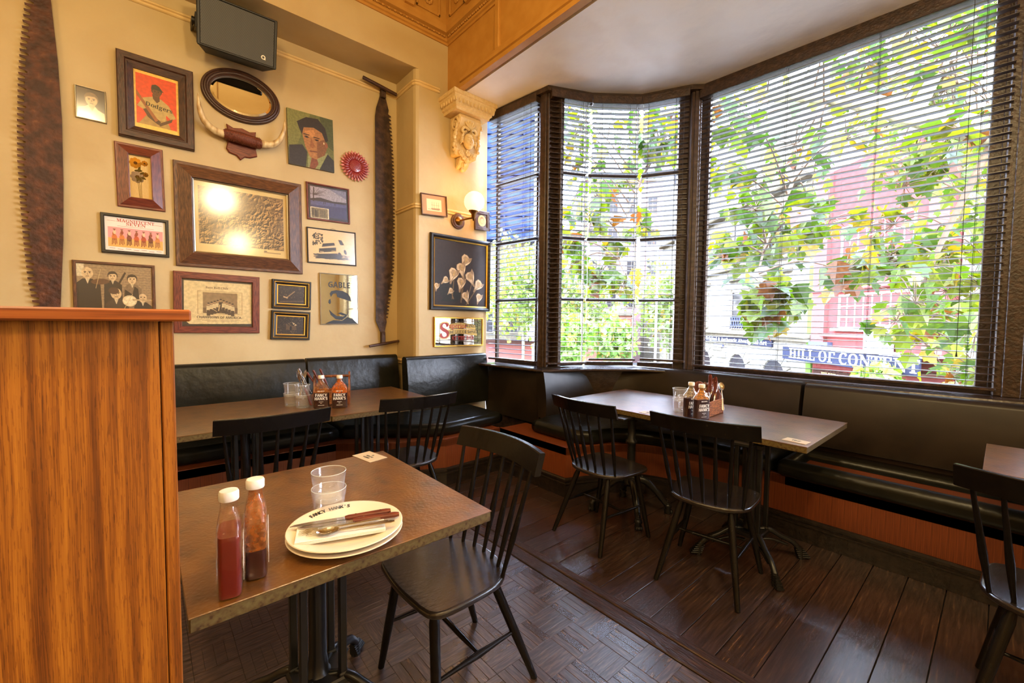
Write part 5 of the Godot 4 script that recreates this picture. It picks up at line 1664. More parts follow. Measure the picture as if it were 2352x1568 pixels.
# ---------------------------------------------------------------- corbel with a mask
func corbel() -> void:
	var r := thing("plaster_corbel", "ornate cream plaster corbel with a face under the bay ceiling", "corbel", Vector3(2.555, 0, B))
	var g := G.new()
	var lv := [[3.60, 0.262, 0.29], [3.565, 0.262, 0.29], [3.56, 0.25, 0.278], [3.545, 0.25, 0.278], [3.49, 0.222, 0.25], [3.475, 0.222, 0.25], [3.465, 0.205, 0.235], [3.44, 0.2, 0.23]]
	for i in lv.size() - 1:
		var a: Array = lv[i]
		var b: Array = lv[i + 1]
		var A4 := [Vector3(-a[1], a[0], 0), Vector3(-a[1], a[0], a[2]), Vector3(a[1], a[0], a[2]), Vector3(a[1], a[0], 0)]
		var B4 := [Vector3(-b[1], b[0], 0), Vector3(-b[1], b[0], b[2]), Vector3(b[1], b[0], b[2]), Vector3(b[1], b[0], 0)]
		var outs := [Vector3.LEFT, Vector3.BACK, Vector3.RIGHT]
		for k in 3: g.qo(A4[k], A4[k + 1], B4[k + 1], B4[k], outs[k] + Vector3(0, -0.3, 0))
	g.qo(Vector3(-0.2, 3.44, 0), Vector3(0.2, 3.44, 0), Vector3(0.2, 3.44, 0.23), Vector3(-0.2, 3.44, 0.23), Vector3.DOWN)
	part(r, "abacus", g, M.plaster)
	g = G.new()
	for k in 11:
		var x := -0.225 + k * 0.045
		g.ball(Vector3(x, 3.517, 0.268), Vector3(0.012, 0.022, 0.01), 8, 6)
		g.tube([Vector3(x - 0.018, 3.54, 0.272), Vector3(x - 0.015, 3.505, 0.262), Vector3(x, 3.493, 0.258), Vector3(x + 0.015, 3.505, 0.262), Vector3(x + 0.018, 3.54, 0.272)], 0.004, 5)
	for s in [-1.0, 1.0]:
		for k in 6:
			var z := 0.025 + k * 0.045
			g.ball(Vector3(s * 0.24, 3.517, z), Vector3(0.01, 0.022, 0.012), 8, 6)
			g.tube([Vector3(s * 0.245, 3.54, z - 0.018), Vector3(s * 0.232, 3.498, z), Vector3(s * 0.245, 3.54, z + 0.018)], 0.004, 5)
	part(r, "egg_and_dart", g, M.plaster)
	g = G.new()
	g.T = Transform3D(Basis(Vector3(0, 0, 1), Vector3(0, 1, 0), Vector3(-1, 0, 0)), Vector3.ZERO)
	g.prism(V2([0, 3.44, 0.17, 3.44, 0.19, 3.4, 0.17, 3.34, 0.12, 3.28, 0.1, 3.2, 0.11, 3.12, 0.09, 3.06, 0, 3.06]), -0.13, 0.13, 0.012)
	part(r, "console_block", g, M.plaster)
	for s in [-1.0, 1.0]:
		g = G.new()
		var sp: Array = []
		for k in 26:
			var an := k * 0.42
			var rr := 0.058 - k * 0.002
			sp.append(Vector3(s * 0.142, 3.34 + sin(an) * rr * 1.25, 0.12 + cos(an) * rr))
		g.tube(sp, 0.013, 7)
		var low: Array = []
		for k in 18:
			var an := k * 0.45
			var rr := 0.038 - k * 0.0018
			low.append(Vector3(s * 0.135, 3.13 + sin(an) * rr * 1.3, 0.085 + cos(an) * rr))
		g.tube(low, 0.011, 7)
		g.tube(smooth_path([Vector3(s * 0.14, 3.29, 0.14), Vector3(s * 0.15, 3.23, 0.11), Vector3(s * 0.14, 3.17, 0.11)], 4), 0.014, 7)
		for k in 4: g.ball(Vector3(s * (0.14 + 0.01 * (k % 2)), 3.25 - k * 0.035, 0.125 - k * 0.006), Vector3(0.02, 0.024, 0.018), 8, 6)
		part(r, "scroll", g, M.plaster)
	# mask: a face with hair, leaves above
	g = G.new()
	g.ball(Vector3(0, 3.2, 0.15), Vector3(0.056, 0.078, 0.05), 20, 14)
	g.ball(Vector3(0, 3.142, 0.168), Vector3(0.026, 0.018, 0.022), 12, 8)
	for s in [-1.0, 1.0]:
		g.ball(Vector3(s * 0.026, 3.18, 0.18), Vector3(0.022, 0.02, 0.014), 12, 8)
		g.ball(Vector3(s * 0.024, 3.226, 0.19), Vector3(0.018, 0.006, 0.008), 10, 6)
		g.ball(Vector3(s * 0.023, 3.208, 0.189), Vector3(0.011, 0.007, 0.007), 10, 6)
		g.ball(Vector3(s * 0.011, 3.179, 0.203), Vector3(0.007, 0.006, 0.008), 8, 6)
	g.tube([Vector3(0, 3.225, 0.196), Vector3(0, 3.2, 0.205), Vector3(0, 3.18, 0.213)], [0.005, 0.007, 0.009], 8)
	g.ball(Vector3(0, 3.162, 0.199), Vector3(0.017, 0.005, 0.007), 10, 6)
	g.ball(Vector3(0, 3.154, 0.197), Vector3(0.014, 0.005, 0.007), 10, 6)
	part(r, "mask_face", g, M.plaster)
	g = G.new()
	for s in [-1.0, 1.0]:
		for k in 9:
			var an := 0.25 + k * 0.2
			var c := Vector3(s * sin(an) * 0.062, 3.21 + cos(an) * 0.085, 0.14)
			g.tube(smooth_path([c, c + Vector3(s * 0.02, 0.0, 0.02), c + Vector3(s * 0.032, -0.03, 0.0)], 3), [0.011, 0.011, 0.01, 0.009, 0.008, 0.006, 0.004], 6)
	part(r, "mask_hair", g, M.plaster)
	g = G.new()
	for k in 5:
		var an := (k - 2) * 0.42
		g.T = Transform3D(Basis(Vector3.BACK, an), Vector3(0, 3.31, 0.17))
		g.ball(Vector3(0, 0.045, 0.012), Vector3(0.013, 0.046, 0.014), 8, 6)
	g.T = Transform3D()
	for s in [-1.0, 1.0]:
		g.tube(smooth_path([Vector3(s * 0.01, 3.3, 0.18), Vector3(s * 0.06, 3.32, 0.17), Vector3(s * 0.085, 3.29, 0.16), Vector3(s * 0.065, 3.265, 0.16)], 4), 0.014, 7)
		g.ball(Vector3(s * 0.075, 3.36, 0.16), Vector3(0.03, 0.022, 0.016), 8, 6)
		g.ball(Vector3(s * 0.1, 3.4, 0.16), Vector3(0.034, 0.016, 0.016), 8, 6)
	part(r, "acanthus_crown", g, M.plaster)
	g = G.new()
	for q in [[-0.07, 3.08, 0.12], [0.0, 3.09, 0.14], [0.07, 3.07, 0.12], [-0.035, 3.05, 0.12], [0.04, 3.04, 0.11], [0.0, 3.03, 0.11]]:
		for k in 6:
			var an := TAU * k / 6
			g.ball(Vector3(q[0] + cos(an) * 0.02, q[1] + sin(an) * 0.02, q[2]), Vector3(0.013, 0.013, 0.01), 7, 5)
		g.ball(Vector3(q[0], q[1], q[2] + 0.006), Vector3(0.01, 0.01, 0.009), 7, 5)
	part(r, "flower_garland", g, M.plaster)
	g = G.new()
	g.T = Transform3D(Basis(Vector3(0, 0, 1), Vector3(0, 1, 0), Vector3(-1, 0, 0)), Vector3.ZERO)
	g.prism(V2([0, 3.06, 0.09, 3.06, 0.085, 3.02, 0.06, 2.985, 0.035, 2.965, 0.0, 2.95]), -0.06, 0.06, 0.01)
	g.T = Transform3D()
	for k in 5: g.ball(Vector3((k - 2) * 0.022, 2.99 + absf(k - 2) * 0.012, 0.075 - absf(k - 2) * 0.008), Vector3(0.014, 0.03, 0.014), 8, 6)
	g.ball(Vector3(0, 2.945, 0.03), Vector3(0.022, 0.022, 0.022), 10, 7)
	part(r, "drop_finial", g, M.plaster)

# ---------------------------------------------------------------- lamps
func lamp_light(root: Node3D, p: Vector3, e: float, size: float, col := LAMP) -> void:
	var l := OmniLight3D.new()
	l.name = "bulb_light"
	l.light_color = col; l.light_energy = e; l.light_size = size
	l.shadow_enabled = true; l.omni_range = 25.0; l.omni_attenuation = 2.0
	l.position = p
	root.add_child(l)

func globe_mat(k: float) -> StandardMaterial3D:
	var m := mat(sr(255, 246, 226), 0.3)
	m.emission_enabled = true; m.emission = Color(1.0, 0.84, 0.55); m.emission_energy_multiplier = k
	return m

func sconce() -> void:
	var r := thing("wall_lamp", "brass wall lamp with a glowing white glass globe", "wall lamp", Vector3(2.525, 2.42, B))
	var g := G.new()
	g.T = Transform3D(Basis(Vector3.RIGHT, PI / 2), Vector3.ZERO)
	g.lathe([Vector2(0.082, 0), Vector2(0.082, 0.012), Vector2(0.074, 0.018), Vector2(0.066, 0.018), Vector2(0.062, 0.026), Vector2(0.05, 0.028), Vector2(0, 0.028)], 28)
	part(r, "backplate", g, M.walnut)
	g = G.new()
	g.T = Transform3D(Basis(Vector3.RIGHT, PI / 2), Vector3.ZERO)
	g.lathe([Vector2(0.046, 0.028), Vector2(0.044, 0.036), Vector2(0.03, 0.044), Vector2(0.022, 0.05), Vector2(0, 0.056)], 20)
	g.T = Transform3D()
	g.tube([Vector3(0, 0.0, 0.05), Vector3(0.02, 0.005, 0.13), Vector3(0.045, 0.01, 0.205)], 0.009, 10)
	part(r, "arm", g, M.brass)
	g = G.new()
	g.lathe([Vector2(0, -0.035), Vector2(0.008, -0.03), Vector2(0.012, -0.01), Vector2(0.02, 0.0), Vector2(0.022, 0.03), Vector2(0.034, 0.05), Vector2(0.048, 0.062), Vector2(0.05, 0.075), Vector2(0.044, 0.075), Vector2(0.03, 0.058), Vector2(0, 0.05)], 20, Vector3(0.05, 0.01, 0.215))
	part(r, "gallery_cup", g, M.brass)
	g = G.new()
	g.ball(Vector3(0.055, 0.168, 0.22), Vector3(0.103, 0.103, 0.103), 28, 18)
	part(r, "glass_globe", g, globe_mat(1.6))
	lamp_light(r, Vector3(0.055, 0.168, 0.22), 0.24, 0.1, Color(1.0, 0.72, 0.34))

func room_lamps() -> void:
	# pendants of the room behind and above the camera
	var spots := [[Vector3(1.0, 3.3, 0.0), 2.7], [Vector3(1.55, 2.95, 2.1), 2.2], [Vector3(-0.5, 3.75, -0.75), 2.8], [Vector3(-2.3, 3.2, -1.6), 1.7], [Vector3(-1.2, 3.0, 1.9), 2.4]]
	for s in spots:
		var r := thing("pendant_lamp", "glowing white globe hanging on a brass rod from the high ceiling", "pendant lamp", s[0], 0.0, "globe pendants of the high room")
		var g := G.new()
		g.ball(Vector3.ZERO, Vector3(0.13, 0.13, 0.13), 20, 14)
		part(r, "glass_globe", g, globe_mat(2.2))
		g = G.new()
		g.lathe([Vector2(0, 0.17), Vector2(0.03, 0.165), Vector2(0.06, 0.12), Vector2(0.055, 0.115), Vector2(0, 0.14)], 16)
		g.tube([Vector3(0, 0.16, 0), Vector3(0, 5.2 - s[0].y, 0)], 0.008, 8)
		part(r, "rod", g, M.brass)
		lamp_light(r, Vector3.ZERO, s[1], 0.13)

func partition() -> void:
	var r := thing("timber_partition", "orange teak partition panel with a square capping rail beside the near table", "partition", Vector3(0, 0, -1.0))
	var g := G.new()
	g.box(Vector3(-0.7192, 0.687, -0.04), Vector3(1.4836, 1.374, 0.08), 0.0006)
	part(r, "panel", g, M.teak)
	g = G.new()
	g.box(Vector3(0.034, 0.687, -0.04), Vector3(0.02, 1.374, 0.082), 0.002)
	part(r, "edge_lipping", g, M.teak)
	g = G.new()
	g.box(Vector3(0.022, 0.687, -0.045), Vector3(0.01, 1.37, 0.066))  # dark strip added behind the joint so no bright wall shows through
	part(r, "joint_backing", g, M.darkoak)
	g = G.new()
	g.box(Vector3(-0.7, 1.3845, -0.03), Vector3(1.535, 0.021, 0.145), 0.003)
	part(r, "capping_rail", g, M.teakx)

# ---------------------------------------------------------------- tableware
const TT := 0.75

func loft(g: G, secs: Array, seg: int, cap_lo: bool, cap_hi: bool) -> void:
	# secs: [y, half width, half depth, squareness]
	var rings: Array = []
	for s in secs:
		var ring: Array = []
		for k in seg:
			var a := TAU * k / seg
			var c := cos(a)
			var d := sin(a)
			var e: float = 2.0 / s[3]
			ring.append(Vector3(signf(c) * pow(absf(c), e) * s[1], s[0], signf(d) * pow(absf(d), e) * s[2]))
		rings.append(ring)
	var N := rings.size()
	var nr: Array = []
	for i in N:
		var row: Array = []
		for k in seg:
			var t1: Vector3 = rings[i][(k + 1) % seg] - rings[i][(k - 1 + seg) % seg]
			var t2: Vector3 = rings[mini(i + 1, N - 1)][k] - rings[maxi(i - 1, 0)][k]
			row.append(t2.cross(t1).normalized())
		nr.append(row)
	for i in N - 1:
		for k in seg:
			var l := (k + 1) % seg
			g.squad(rings[i][k], rings[i][l], rings[i + 1][l], rings[i + 1][k], nr[i][k], nr[i][l], nr[i + 1][l], nr[i + 1][k])
	if cap_lo:
		for k in range(1, seg - 1): g.to(rings[0][0], rings[0][k], rings[0][k + 1], Vector3.DOWN)
	if cap_hi:
		for k in range(1, seg - 1): g.to(rings[N - 1][0], rings[N - 1][k], rings[N - 1][k + 1], Vector3.UP)

func bottle_secs(s: float, y0: float, y1: float) -> Array:
	var prof := [[0.0, 0.048, 0.022, 5.0], [0.004, 0.054, 0.026, 5.0], [0.07, 0.0545, 0.0265, 5.0], [0.135, 0.054, 0.026, 5.0], [0.148, 0.051, 0.0255, 4.5], [0.16, 0.044, 0.0245, 3.6], [0.172, 0.034, 0.0225, 2.8], [0.184, 0.0245, 0.0195, 2.3], [0.196, 0.0185, 0.0175, 2.0], [0.216, 0.0168, 0.0168, 2.0]]
	var r: Array = []
	for k in 28:
		var y := lerpf(y0, y1, k / 27.0)
		for i in prof.size() - 1:
			if y >= prof[i][0] and y <= prof[i + 1][0]:
				var t: float = (y - prof[i][0]) / (prof[i + 1][0] - prof[i][0])
				r.append([y, lerpf(prof[i][1], prof[i + 1][1], t) - s, lerpf(prof[i][2], prof[i + 1][2], t) - s, lerpf(prof[i][3], prof[i + 1][3], t)])
				break
	return r

func sauce_bottle(label: String, x: float, z: float, face: Vector2, level: float, sauce: Color, smear: Color, amount: float) -> void:
	var r := thing("sauce_bottle", label, "bottle", Vector3(x, TT, z), atan2(face.x, face.y), "flat sauce bottles")
	var g := G.new()
	loft(g, bottle_secs(0.0, 0.0, 0.215), 32, true, true)
	part(r, "glass_body", g, M.bottleglass)
	g = G.new()
	loft(g, bottle_secs(0.0035, 0.004, level), 32, true, true)
	part(r, "sauce", g, mat(sauce, 0.35))
	g = G.new()
	loft(g, bottle_secs(0.0028, level + 0.0005, 0.212), 32, false, false)
	var im := Image.create(128, 128, true, Image.FORMAT_RGBA8)
	var nz: Image = M.n1
	for yy in 128:
		for xx in 128:
			var v := nz.get_pixel(xx * 2, yy * 2).r
			im.set_pixel(xx, yy, Color(smear.r, smear.g, smear.b, clampf((v - 0.5) * 1.3 + amount + 0.1, 0.04, 0.92)))
	im.generate_mipmaps()
	var m := mat(Color.WHITE, 0.4)
	m.albedo_texture = ImageTexture.create_from_image(im)
	m.uv1_triplanar = true; m.uv1_scale = Vector3.ONE * 9.0
	m.transparency = BaseMaterial3D.TRANSPARENCY_ALPHA
	part(r, "sauce_smear", g, m)
	g = G.new()
	g.lathe([Vector2(0, 0.211), Vector2(0.0195, 0.211), Vector2(0.0205, 0.213), Vector2(0.0205, 0.229), Vector2(0.0185, 0.2335), Vector2(0.012, 0.2345), Vector2(0, 0.2335)], 24)
	part(r, "cap", g, M.white)
	var wh := mat(sr(240, 236, 226), 0.5)
	letters(r, "FANCY", 0.028, Vector3(0, 0.095, 0.0268), wh, "Droid Sans", false, 0.86, "label_lettering")
	letters(r, "HANK'S", 0.028, Vector3(0, 0.071, 0.0268), wh, "Droid Sans", false, 0.86, "label_lettering")
	letters(r, "BBQ SAUCE", 0.0085, Vector3(0, 0.124, 0.0268), wh, "Droid Sans", false, 1.0, "label_lettering")
	g = G.new()
	for e in [[0.048, 0.03], [0.038, 0.012], [0.024, 0.04]]: g.box(Vector3(0, e[0], 0.0268), Vector3(e[1], 0.0022, 0.0006))
	part(r, "label_small_print", g, wh)

func tumbler(label: String, x: float, z: float, y: float) -> void:
	var r := thing("tumbler", label, "glass", Vector3(x, y, z), 0.0, "stacked water tumblers")
	var g := G.new()
	g.lathe([Vector2(0, 0.0), Vector2(0.040, 0.0), Vector2(0.0435, 0.003), Vector2(0.0475, 0.05), Vector2(0.0525, 0.0905), Vector2(0.0518, 0.092), Vector2(0.0508, 0.0905), Vector2(0.0455, 0.05), Vector2(0.0415, 0.014), Vector2(0.036, 0.0105), Vector2(0, 0.010)], 36)
	part(r, "glass_wall", g, M.tumbler)
	g = G.new()
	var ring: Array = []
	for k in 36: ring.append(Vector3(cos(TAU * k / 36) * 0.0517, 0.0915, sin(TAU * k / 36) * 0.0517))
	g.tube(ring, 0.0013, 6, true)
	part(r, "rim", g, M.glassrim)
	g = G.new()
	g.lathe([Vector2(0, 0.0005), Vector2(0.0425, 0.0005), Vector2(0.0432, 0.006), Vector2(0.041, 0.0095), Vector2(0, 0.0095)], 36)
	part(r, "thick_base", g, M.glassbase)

func cutlery(kind: String, label: String, T: Transform3D, group := "cutlery") -> void:
	var r := thing(kind, label, kind.replace("table_", ""), Vector3.ZERO, 0.0, group)
	r.transform = T
	# lies along +x, flat on y = 0
	var g := G.new()
	if kind == "table_knife":
		g.T = Transform3D(Basis(Vector3(1, 0, 0), Vector3(0, 0, -1), Vector3(0, 1, 0)), Vector3.ZERO)
		g.prism(V2([0.0, 0.0, 0.02, -0.006, 0.15, -0.011, 0.15, 0.009, 0.05, 0.011, 0.012, 0.008]), -0.0008, 0.0008)
		part(r, "blade", g, M.chrome)
		g = G.new()
		loft_x(g, [[0.145, 0.008, 0.006], [0.155, 0.0105, 0.0075], [0.19, 0.009, 0.0075], [0.225, 0.0115, 0.008], [0.262, 0.012, 0.008], [0.275, 0.007, 0.006]])
		part(r, "handle", g, M.mahog)
		g = G.new()
		for x in [0.175, 0.245]: g.tube([Vector3(x, -0.008, 0), Vector3(x, 0.0085, 0)], 0.0022, 8)
		part(r, "rivet", g, M.chrome)
	elif kind == "table_fork":
		loft_x(g, [[0.075, 0.004, 0.0018], [0.1, 0.0035, 0.002], [0.17, 0.0055, 0.0016], [0.205, 0.0085, 0.0014], [0.215, 0.004, 0.001]])
		part(r, "handle", g, M.chrome)
		g = G.new()
		loft_x(g, [[0.045, 0.0125, 0.001], [0.055, 0.0125, 0.0014], [0.075, 0.005, 0.0018]])
		for k in 4: g.tube([Vector3(0.048, 0, -0.0105 + k * 0.007), Vector3(0.02, 0.004, -0.0105 + k * 0.007), Vector3(0.0, 0.002, -0.0105 + k * 0.007)], [0.0021, 0.0019, 0.0008], 6)
		part(r, "tines", g, M.chrome)
	else:
		loft_x(g, [[0.055, 0.004, 0.0018], [0.09, 0.0035, 0.002], [0.16, 0.0055, 0.0016], [0.195, 0.0085, 0.0014], [0.205, 0.004, 0.001]])
		part(r, "handle", g, M.chrome)
		g = G.new()
		for i in 6:
			for k in 18:
				var q: Array = []
				for e in [[i, k], [i + 1, k], [i + 1, k + 1], [i, k + 1]]:
					var rr: float = e[0] / 6.0
					var an: float = TAU * e[1] / 18
					q.append(Vector3(0.03 + cos(an) * rr * 0.031, -0.008 * (1.0 - rr * rr) + 0.003, sin(an) * rr * 0.0195))
				g.qo(q[0], q[1], q[2], q[3], Vector3.UP)
		part(r, "bowl", g, M.chrome)

func loft_x(g: G, s: Array) -> void:
	# flattened rod along +x: [x, half width (z), half thickness (y)]
	for i in s.size() - 1:
		for k in 10:
			var q: Array = []
			for e in [[i, k], [i + 1, k], [i + 1, k + 1], [i, k + 1]]:
				var an: float = TAU * e[1] / 10
				q.append([Vector3(s[e[0]][0], sin(an) * s[e[0]][2], cos(an) * s[e[0]][1]), Vector3(0, sin(an) / s[e[0]][2], cos(an) / s[e[0]][1]).normalized()])
			g.squad(q[0][0], q[1][0], q[2][0], q[3][0], q[0][1], q[1][1], q[2][1], q[3][1])

func caddy(label: String, c: Vector3, turn: float) -> void:
	var r := thing("cutlery_caddy", label, "caddy", c, turn, "timber cutlery caddies")
	var outline: Array = [-0.075, 0.0, 0.075, 0.0, 0.075, 0.1, 0.066, 0.112, 0.045, 0.15, 0.034, 0.18]
	for k in 9:
		var a := -0.2 + (PI + 0.4) * k / 8.0
		outline.append_array([cos(a) * 0.033, 0.205 + sin(a) * 0.033])
	outline.append_array([-0.034, 0.18, -0.045, 0.15, -0.066, 0.112, -0.075, 0.1])
	for s in [-1.0, 1.0]:
		var g := G.new()
		g.T = Transform3D(Basis(Vector3.UP, PI / 2), Vector3(s * 0.12 - 0.006, 0, 0))
		g.prism(V2(outline), 0.0, 0.012, 0.001)
		part(r, "end_board", g, M.caddyend)
		g = G.new()
		g.box(Vector3(0, 0.053, s * 0.068), Vector3(0.228, 0.1, 0.01), 0.001)
		part(r, "side_board", g, M.caddy)
	var g := G.new()
	g.box(Vector3(0, 0.006, 0), Vector3(0.228, 0.008, 0.126))
	part(r, "bottom_board", g, M.caddy)
	g = G.new()
	g.tube([Vector3(-0.128, 0.205, 0), Vector3(0.128, 0.205, 0)], 0.0095, 12)
	part(r, "dowel_handle", g, M.caddyend)

func lean_in(c: Vector3, yaw: float, tilt: float) -> Transform3D:
	# cutlery standing in a caddy: the working end points up
	var b := Basis(Vector3.UP, yaw) * Basis(Vector3.BACK, tilt)
	return Transform3D(b, c)

func card(label: String, x: float, z: float, turn: float, w: float, d: float, lines: Array) -> void:
	var r := thing("table_card", label, "card", Vector3(x, TT, z), turn, "small printed table cards")
	var g := G.new()
	g.box(Vector3(0, 0.0015, 0), Vector3(w, 0.002, d), 0.0004)
	part(r, "card", g, mat(sr(206, 186, 150), 0.5))
	var s := d / 6.5
	for k in lines.size():
		var t := letters(r, lines[k], s, Vector3(0, 0.0027, (k - (lines.size() - 1) * 0.5) * s * 1.25), M.ink, "Droid Sans", false, 0.8)
		t.rotation.x = -PI / 2

func tableware() -> void:
	M.bottleglass = mat(Color(1, 1, 1, 0.0), 0.02)
	M.bottleglass.transparency = BaseMaterial3D.TRANSPARENCY_ALPHA
	M.tumbler = mat(Color(1, 1, 1, 0.05), 0.04)
	M.tumbler.transparency = BaseMaterial3D.TRANSPARENCY_ALPHA
	M.glassrim = mat(Color(0.95, 0.97, 0.95, 0.4), 0.05)  # rim whiter than the wall: the light it catches is in the colour
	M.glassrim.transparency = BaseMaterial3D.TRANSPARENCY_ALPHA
	M.glassbase = mat(Color(0.95, 0.97, 0.95, 0.14), 0.05)  # base paler than the wall too, its caught light put into the colour
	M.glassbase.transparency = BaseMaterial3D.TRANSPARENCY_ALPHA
	M.caddy = tri_mat(ramp_tex(noise_img(256, 0.02, 4, 101), [[0.3, sr(104, 54, 20)], [0.5, sr(158, 90, 36)], [0.75, sr(186, 114, 52)]]), Vector3(3.0, 22.0, 22.0), 0.4)
	M.caddyend = tri_mat(ramp_tex(noise_img(256, 0.02, 4, 102), [[0.3, sr(92, 44, 18)], [0.7, sr(140, 74, 32)]]), Vector3(12.0, 3.0, 12.0), 0.38)
	var red := sr(88, 20, 10)
	var dark := sr(46, 16, 10)
	# near table
	sauce_bottle("full red sauce bottle with white cap on the near table", 0.143, -1.16, Vector2(1.0, 0.16), 0.142, sr(104, 26, 12), sr(200, 120, 60), -0.12)
	sauce_bottle("half empty brown sauce bottle with smeared glass on the near table", 0.204, -1.205, Vector2(1.0, 0.2), 0.072, sr(58, 24, 12), sr(160, 84, 20), 0.42)
	tumbler("lower of two stacked tumblers beside the plates", 0.442, -1.40, TT)
	tumbler("upper of two stacked tumblers beside the plates", 0.442, -1.40, TT + 0.054)
	for k in 2:
		var r := thing("dinner_plate", ["lower of two stacked cream plates on the near table", "upper of two stacked cream plates, carrying napkin and cutlery"][k], "plate", Vector3(0.437, TT + k * 0.0145, -1.232), 0.0, "stacked cream plates")
		var g := G.new()
		g.lathe([Vector2(0, 0.001), Vector2(0.09, 0.001), Vector2(0.094, 0.0), Vector2(0.1, 0.003), Vector2(0.13, 0.012), Vector2(0.156, 0.0195), Vector2(0.1585, 0.0215), Vector2(0.157, 0.0235), Vector2(0.152, 0.0235), Vector2(0.112, 0.0125), Vector2(0.1, 0.009), Vector2(0.085, 0.007), Vector2(0, 0.007)], 56)
		part(r, "plate_body", g, mat(sr(236, 220, 190), 0.18))
		if k == 1:
			for q in 12:
				var ch := "FANCY HANK'S"[q]
				if ch == " ": continue
				var an := deg_to_rad(-118.0 + q * 4.6)
				var t := part(r, "rim_lettering", text_mesh(ch, 0.019, 0.0006), M.ink)
				var rad := Vector3(cos(an), 0.28, sin(an)).normalized()
				var tg := Vector3(-sin(an), 0, cos(an))
				t.transform = Transform3D(Basis(tg, rad, tg.cross(rad)), Vector3(cos(an) * 0.133, 0.0196, sin(an) * 0.133))
	var yp := TT + 0.0145
	var nap := thing("paper_napkins", "stack of folded white paper napkins on the plate", "napkin", Vector3(0.416, yp + 0.016, -1.214), deg_to_rad(-19))
	for k in 4:
		var g := G.new()
		g.box(Vector3(0.001 * (k % 2), 0.0015 + k * 0.003, 0.0008 * k), Vector3(0.232, 0.0026, 0.108), 0.0008)
		part(nap, "folded_sheet", g, mat(sr(244, 238, 222), 0.8))
	var yn := yp + 0.0325
	cutlery("table_knife", "timber handled steak knife lying along the far edge of the napkins", Transform3D(Basis(Vector3.UP, deg_to_rad(-17)), Vector3(0.30, yn, -1.29)), "cutlery on the plate")
	cutlery("table_knife", "second timber handled knife lying under the first on the napkins", Transform3D(Basis(Vector3.UP, deg_to_rad(-20)), Vector3(0.315, yn - 0.001, -1.268)), "cutlery on the plate")
	cutlery("table_fork", "steel fork lying on the white napkins", Transform3D(Basis(Vector3.UP, deg_to_rad(-17)) * Basis(Vector3.BACK, 0.03), Vector3(0.31, yn - 0.003, -1.238)), "cutlery on the plate")
	cutlery("table_fork", "second steel fork lying beside the spoon on the napkins", Transform3D(Basis(Vector3.UP, deg_to_rad(-21)) * Basis(Vector3.BACK, 0.03), Vector3(0.325, yn - 0.003, -1.222)), "cutlery on the plate")
	cutlery("table_spoon", "steel spoon lying on the white napkins", Transform3D(Basis(Vector3.UP, deg_to_rad(-22)) * Basis(Vector3.BACK, 0.03), Vector3(0.345, yn + 0.002, -1.200)), "cutlery on the plate")
	card("pale printed card at the corner of the near table", 0.779, -1.89, deg_to_rad(100), 0.145, 0.09, ["ORDER &", "PAY HERE", "43"])
	# picture wall table
	sauce_bottle("paler sauce bottle in front of the caddy on the picture wall table", 0.955, -3.165, Vector2(-0.4, 0.92), 0.108, dark, sr(196, 122, 50), 0.05)
	sauce_bottle("orange smeared sauce bottle on the picture wall table, closer to the wall corner", 1.06, -3.10, Vector2(-0.4, 0.92), 0.108, dark, sr(200, 96, 18), 0.42)
	tumbler("lower tumbler of the stack holding spoons on the picture wall table", 0.857, -3.27, TT)
	tumbler("upper tumbler, filled with spoons and forks, on the picture wall table", 0.857, -3.27, TT + 0.072)
	tumbler("lower tumbler of the empty stack on the picture wall table", 0.812, -3.385, TT)
	tumbler("upper tumbler of the empty stack on the picture wall table", 0.812, -3.385, TT + 0.072)
	caddy("timber cutlery caddy with dowel handle on the picture wall table", Vector3(1.075, TT, -3.30), deg_to_rad(-22))
	var kinds := ["table_spoon", "table_fork", "table_knife", "table_spoon", "table_fork", "table_spoon"]
	for k in 6:
		var yaw := deg_to_rad([160, 175, 140, 20, 200, 110][k])
		var T := lean_in(Vector3(0.857, TT + 0.285 - k * 0.006, -3.27) + Vector3(-cos(yaw), 0, sin(yaw)) * -0.045 * (0.5 + 0.1 * k), yaw + PI, deg_to_rad(-66.0 - k * 2.0))
		cutlery(kinds[k], "steel %s standing in the tumbler on the picture wall table" % kinds[k].replace("table_", ""), T, "cutlery in the tumbler")
	for k in 3:
		var T := lean_in(Vector3(1.045 + k * 0.02, TT + 0.012, -3.3 + k * 0.01), deg_to_rad(-16 + k * 7), deg_to_rad(122 - k * 5))
		cutlery("table_knife", "timber handled knife leaning in the caddy on the picture wall table", T, "knives in the caddy")
	# window table
	sauce_bottle("yellow smeared sauce bottle before the caddy on the window table", 2.749, -1.275, Vector2(-0.40, 0.92), 0.135, dark, sr(206, 134, 24), 0.3)
	sauce_bottle("pale smeared sauce bottle behind the yellow one on the window table", 2.79, -1.365, Vector2(-0.40, 0.92), 0.128, dark, sr(214, 190, 150), 0.12)
	caddy("timber cutlery caddy with striped grain on the window table", Vector3(2.965, TT, -1.345), deg_to_rad(3))
	tumbler("lower tumbler of the stack beside the pale bottle on the window table", 2.90, -1.50, TT)
	tumbler("upper tumbler of the stack beside the pale bottle on the window table", 2.90, -1.50, TT + 0.072)
	tumbler("single tumbler behind the caddy on the window table", 3.03, -1.53, TT + 0.0)
	var kk := ["table_spoon", "table_fork", "table_fork", "table_knife", "table_knife", "table_spoon"]
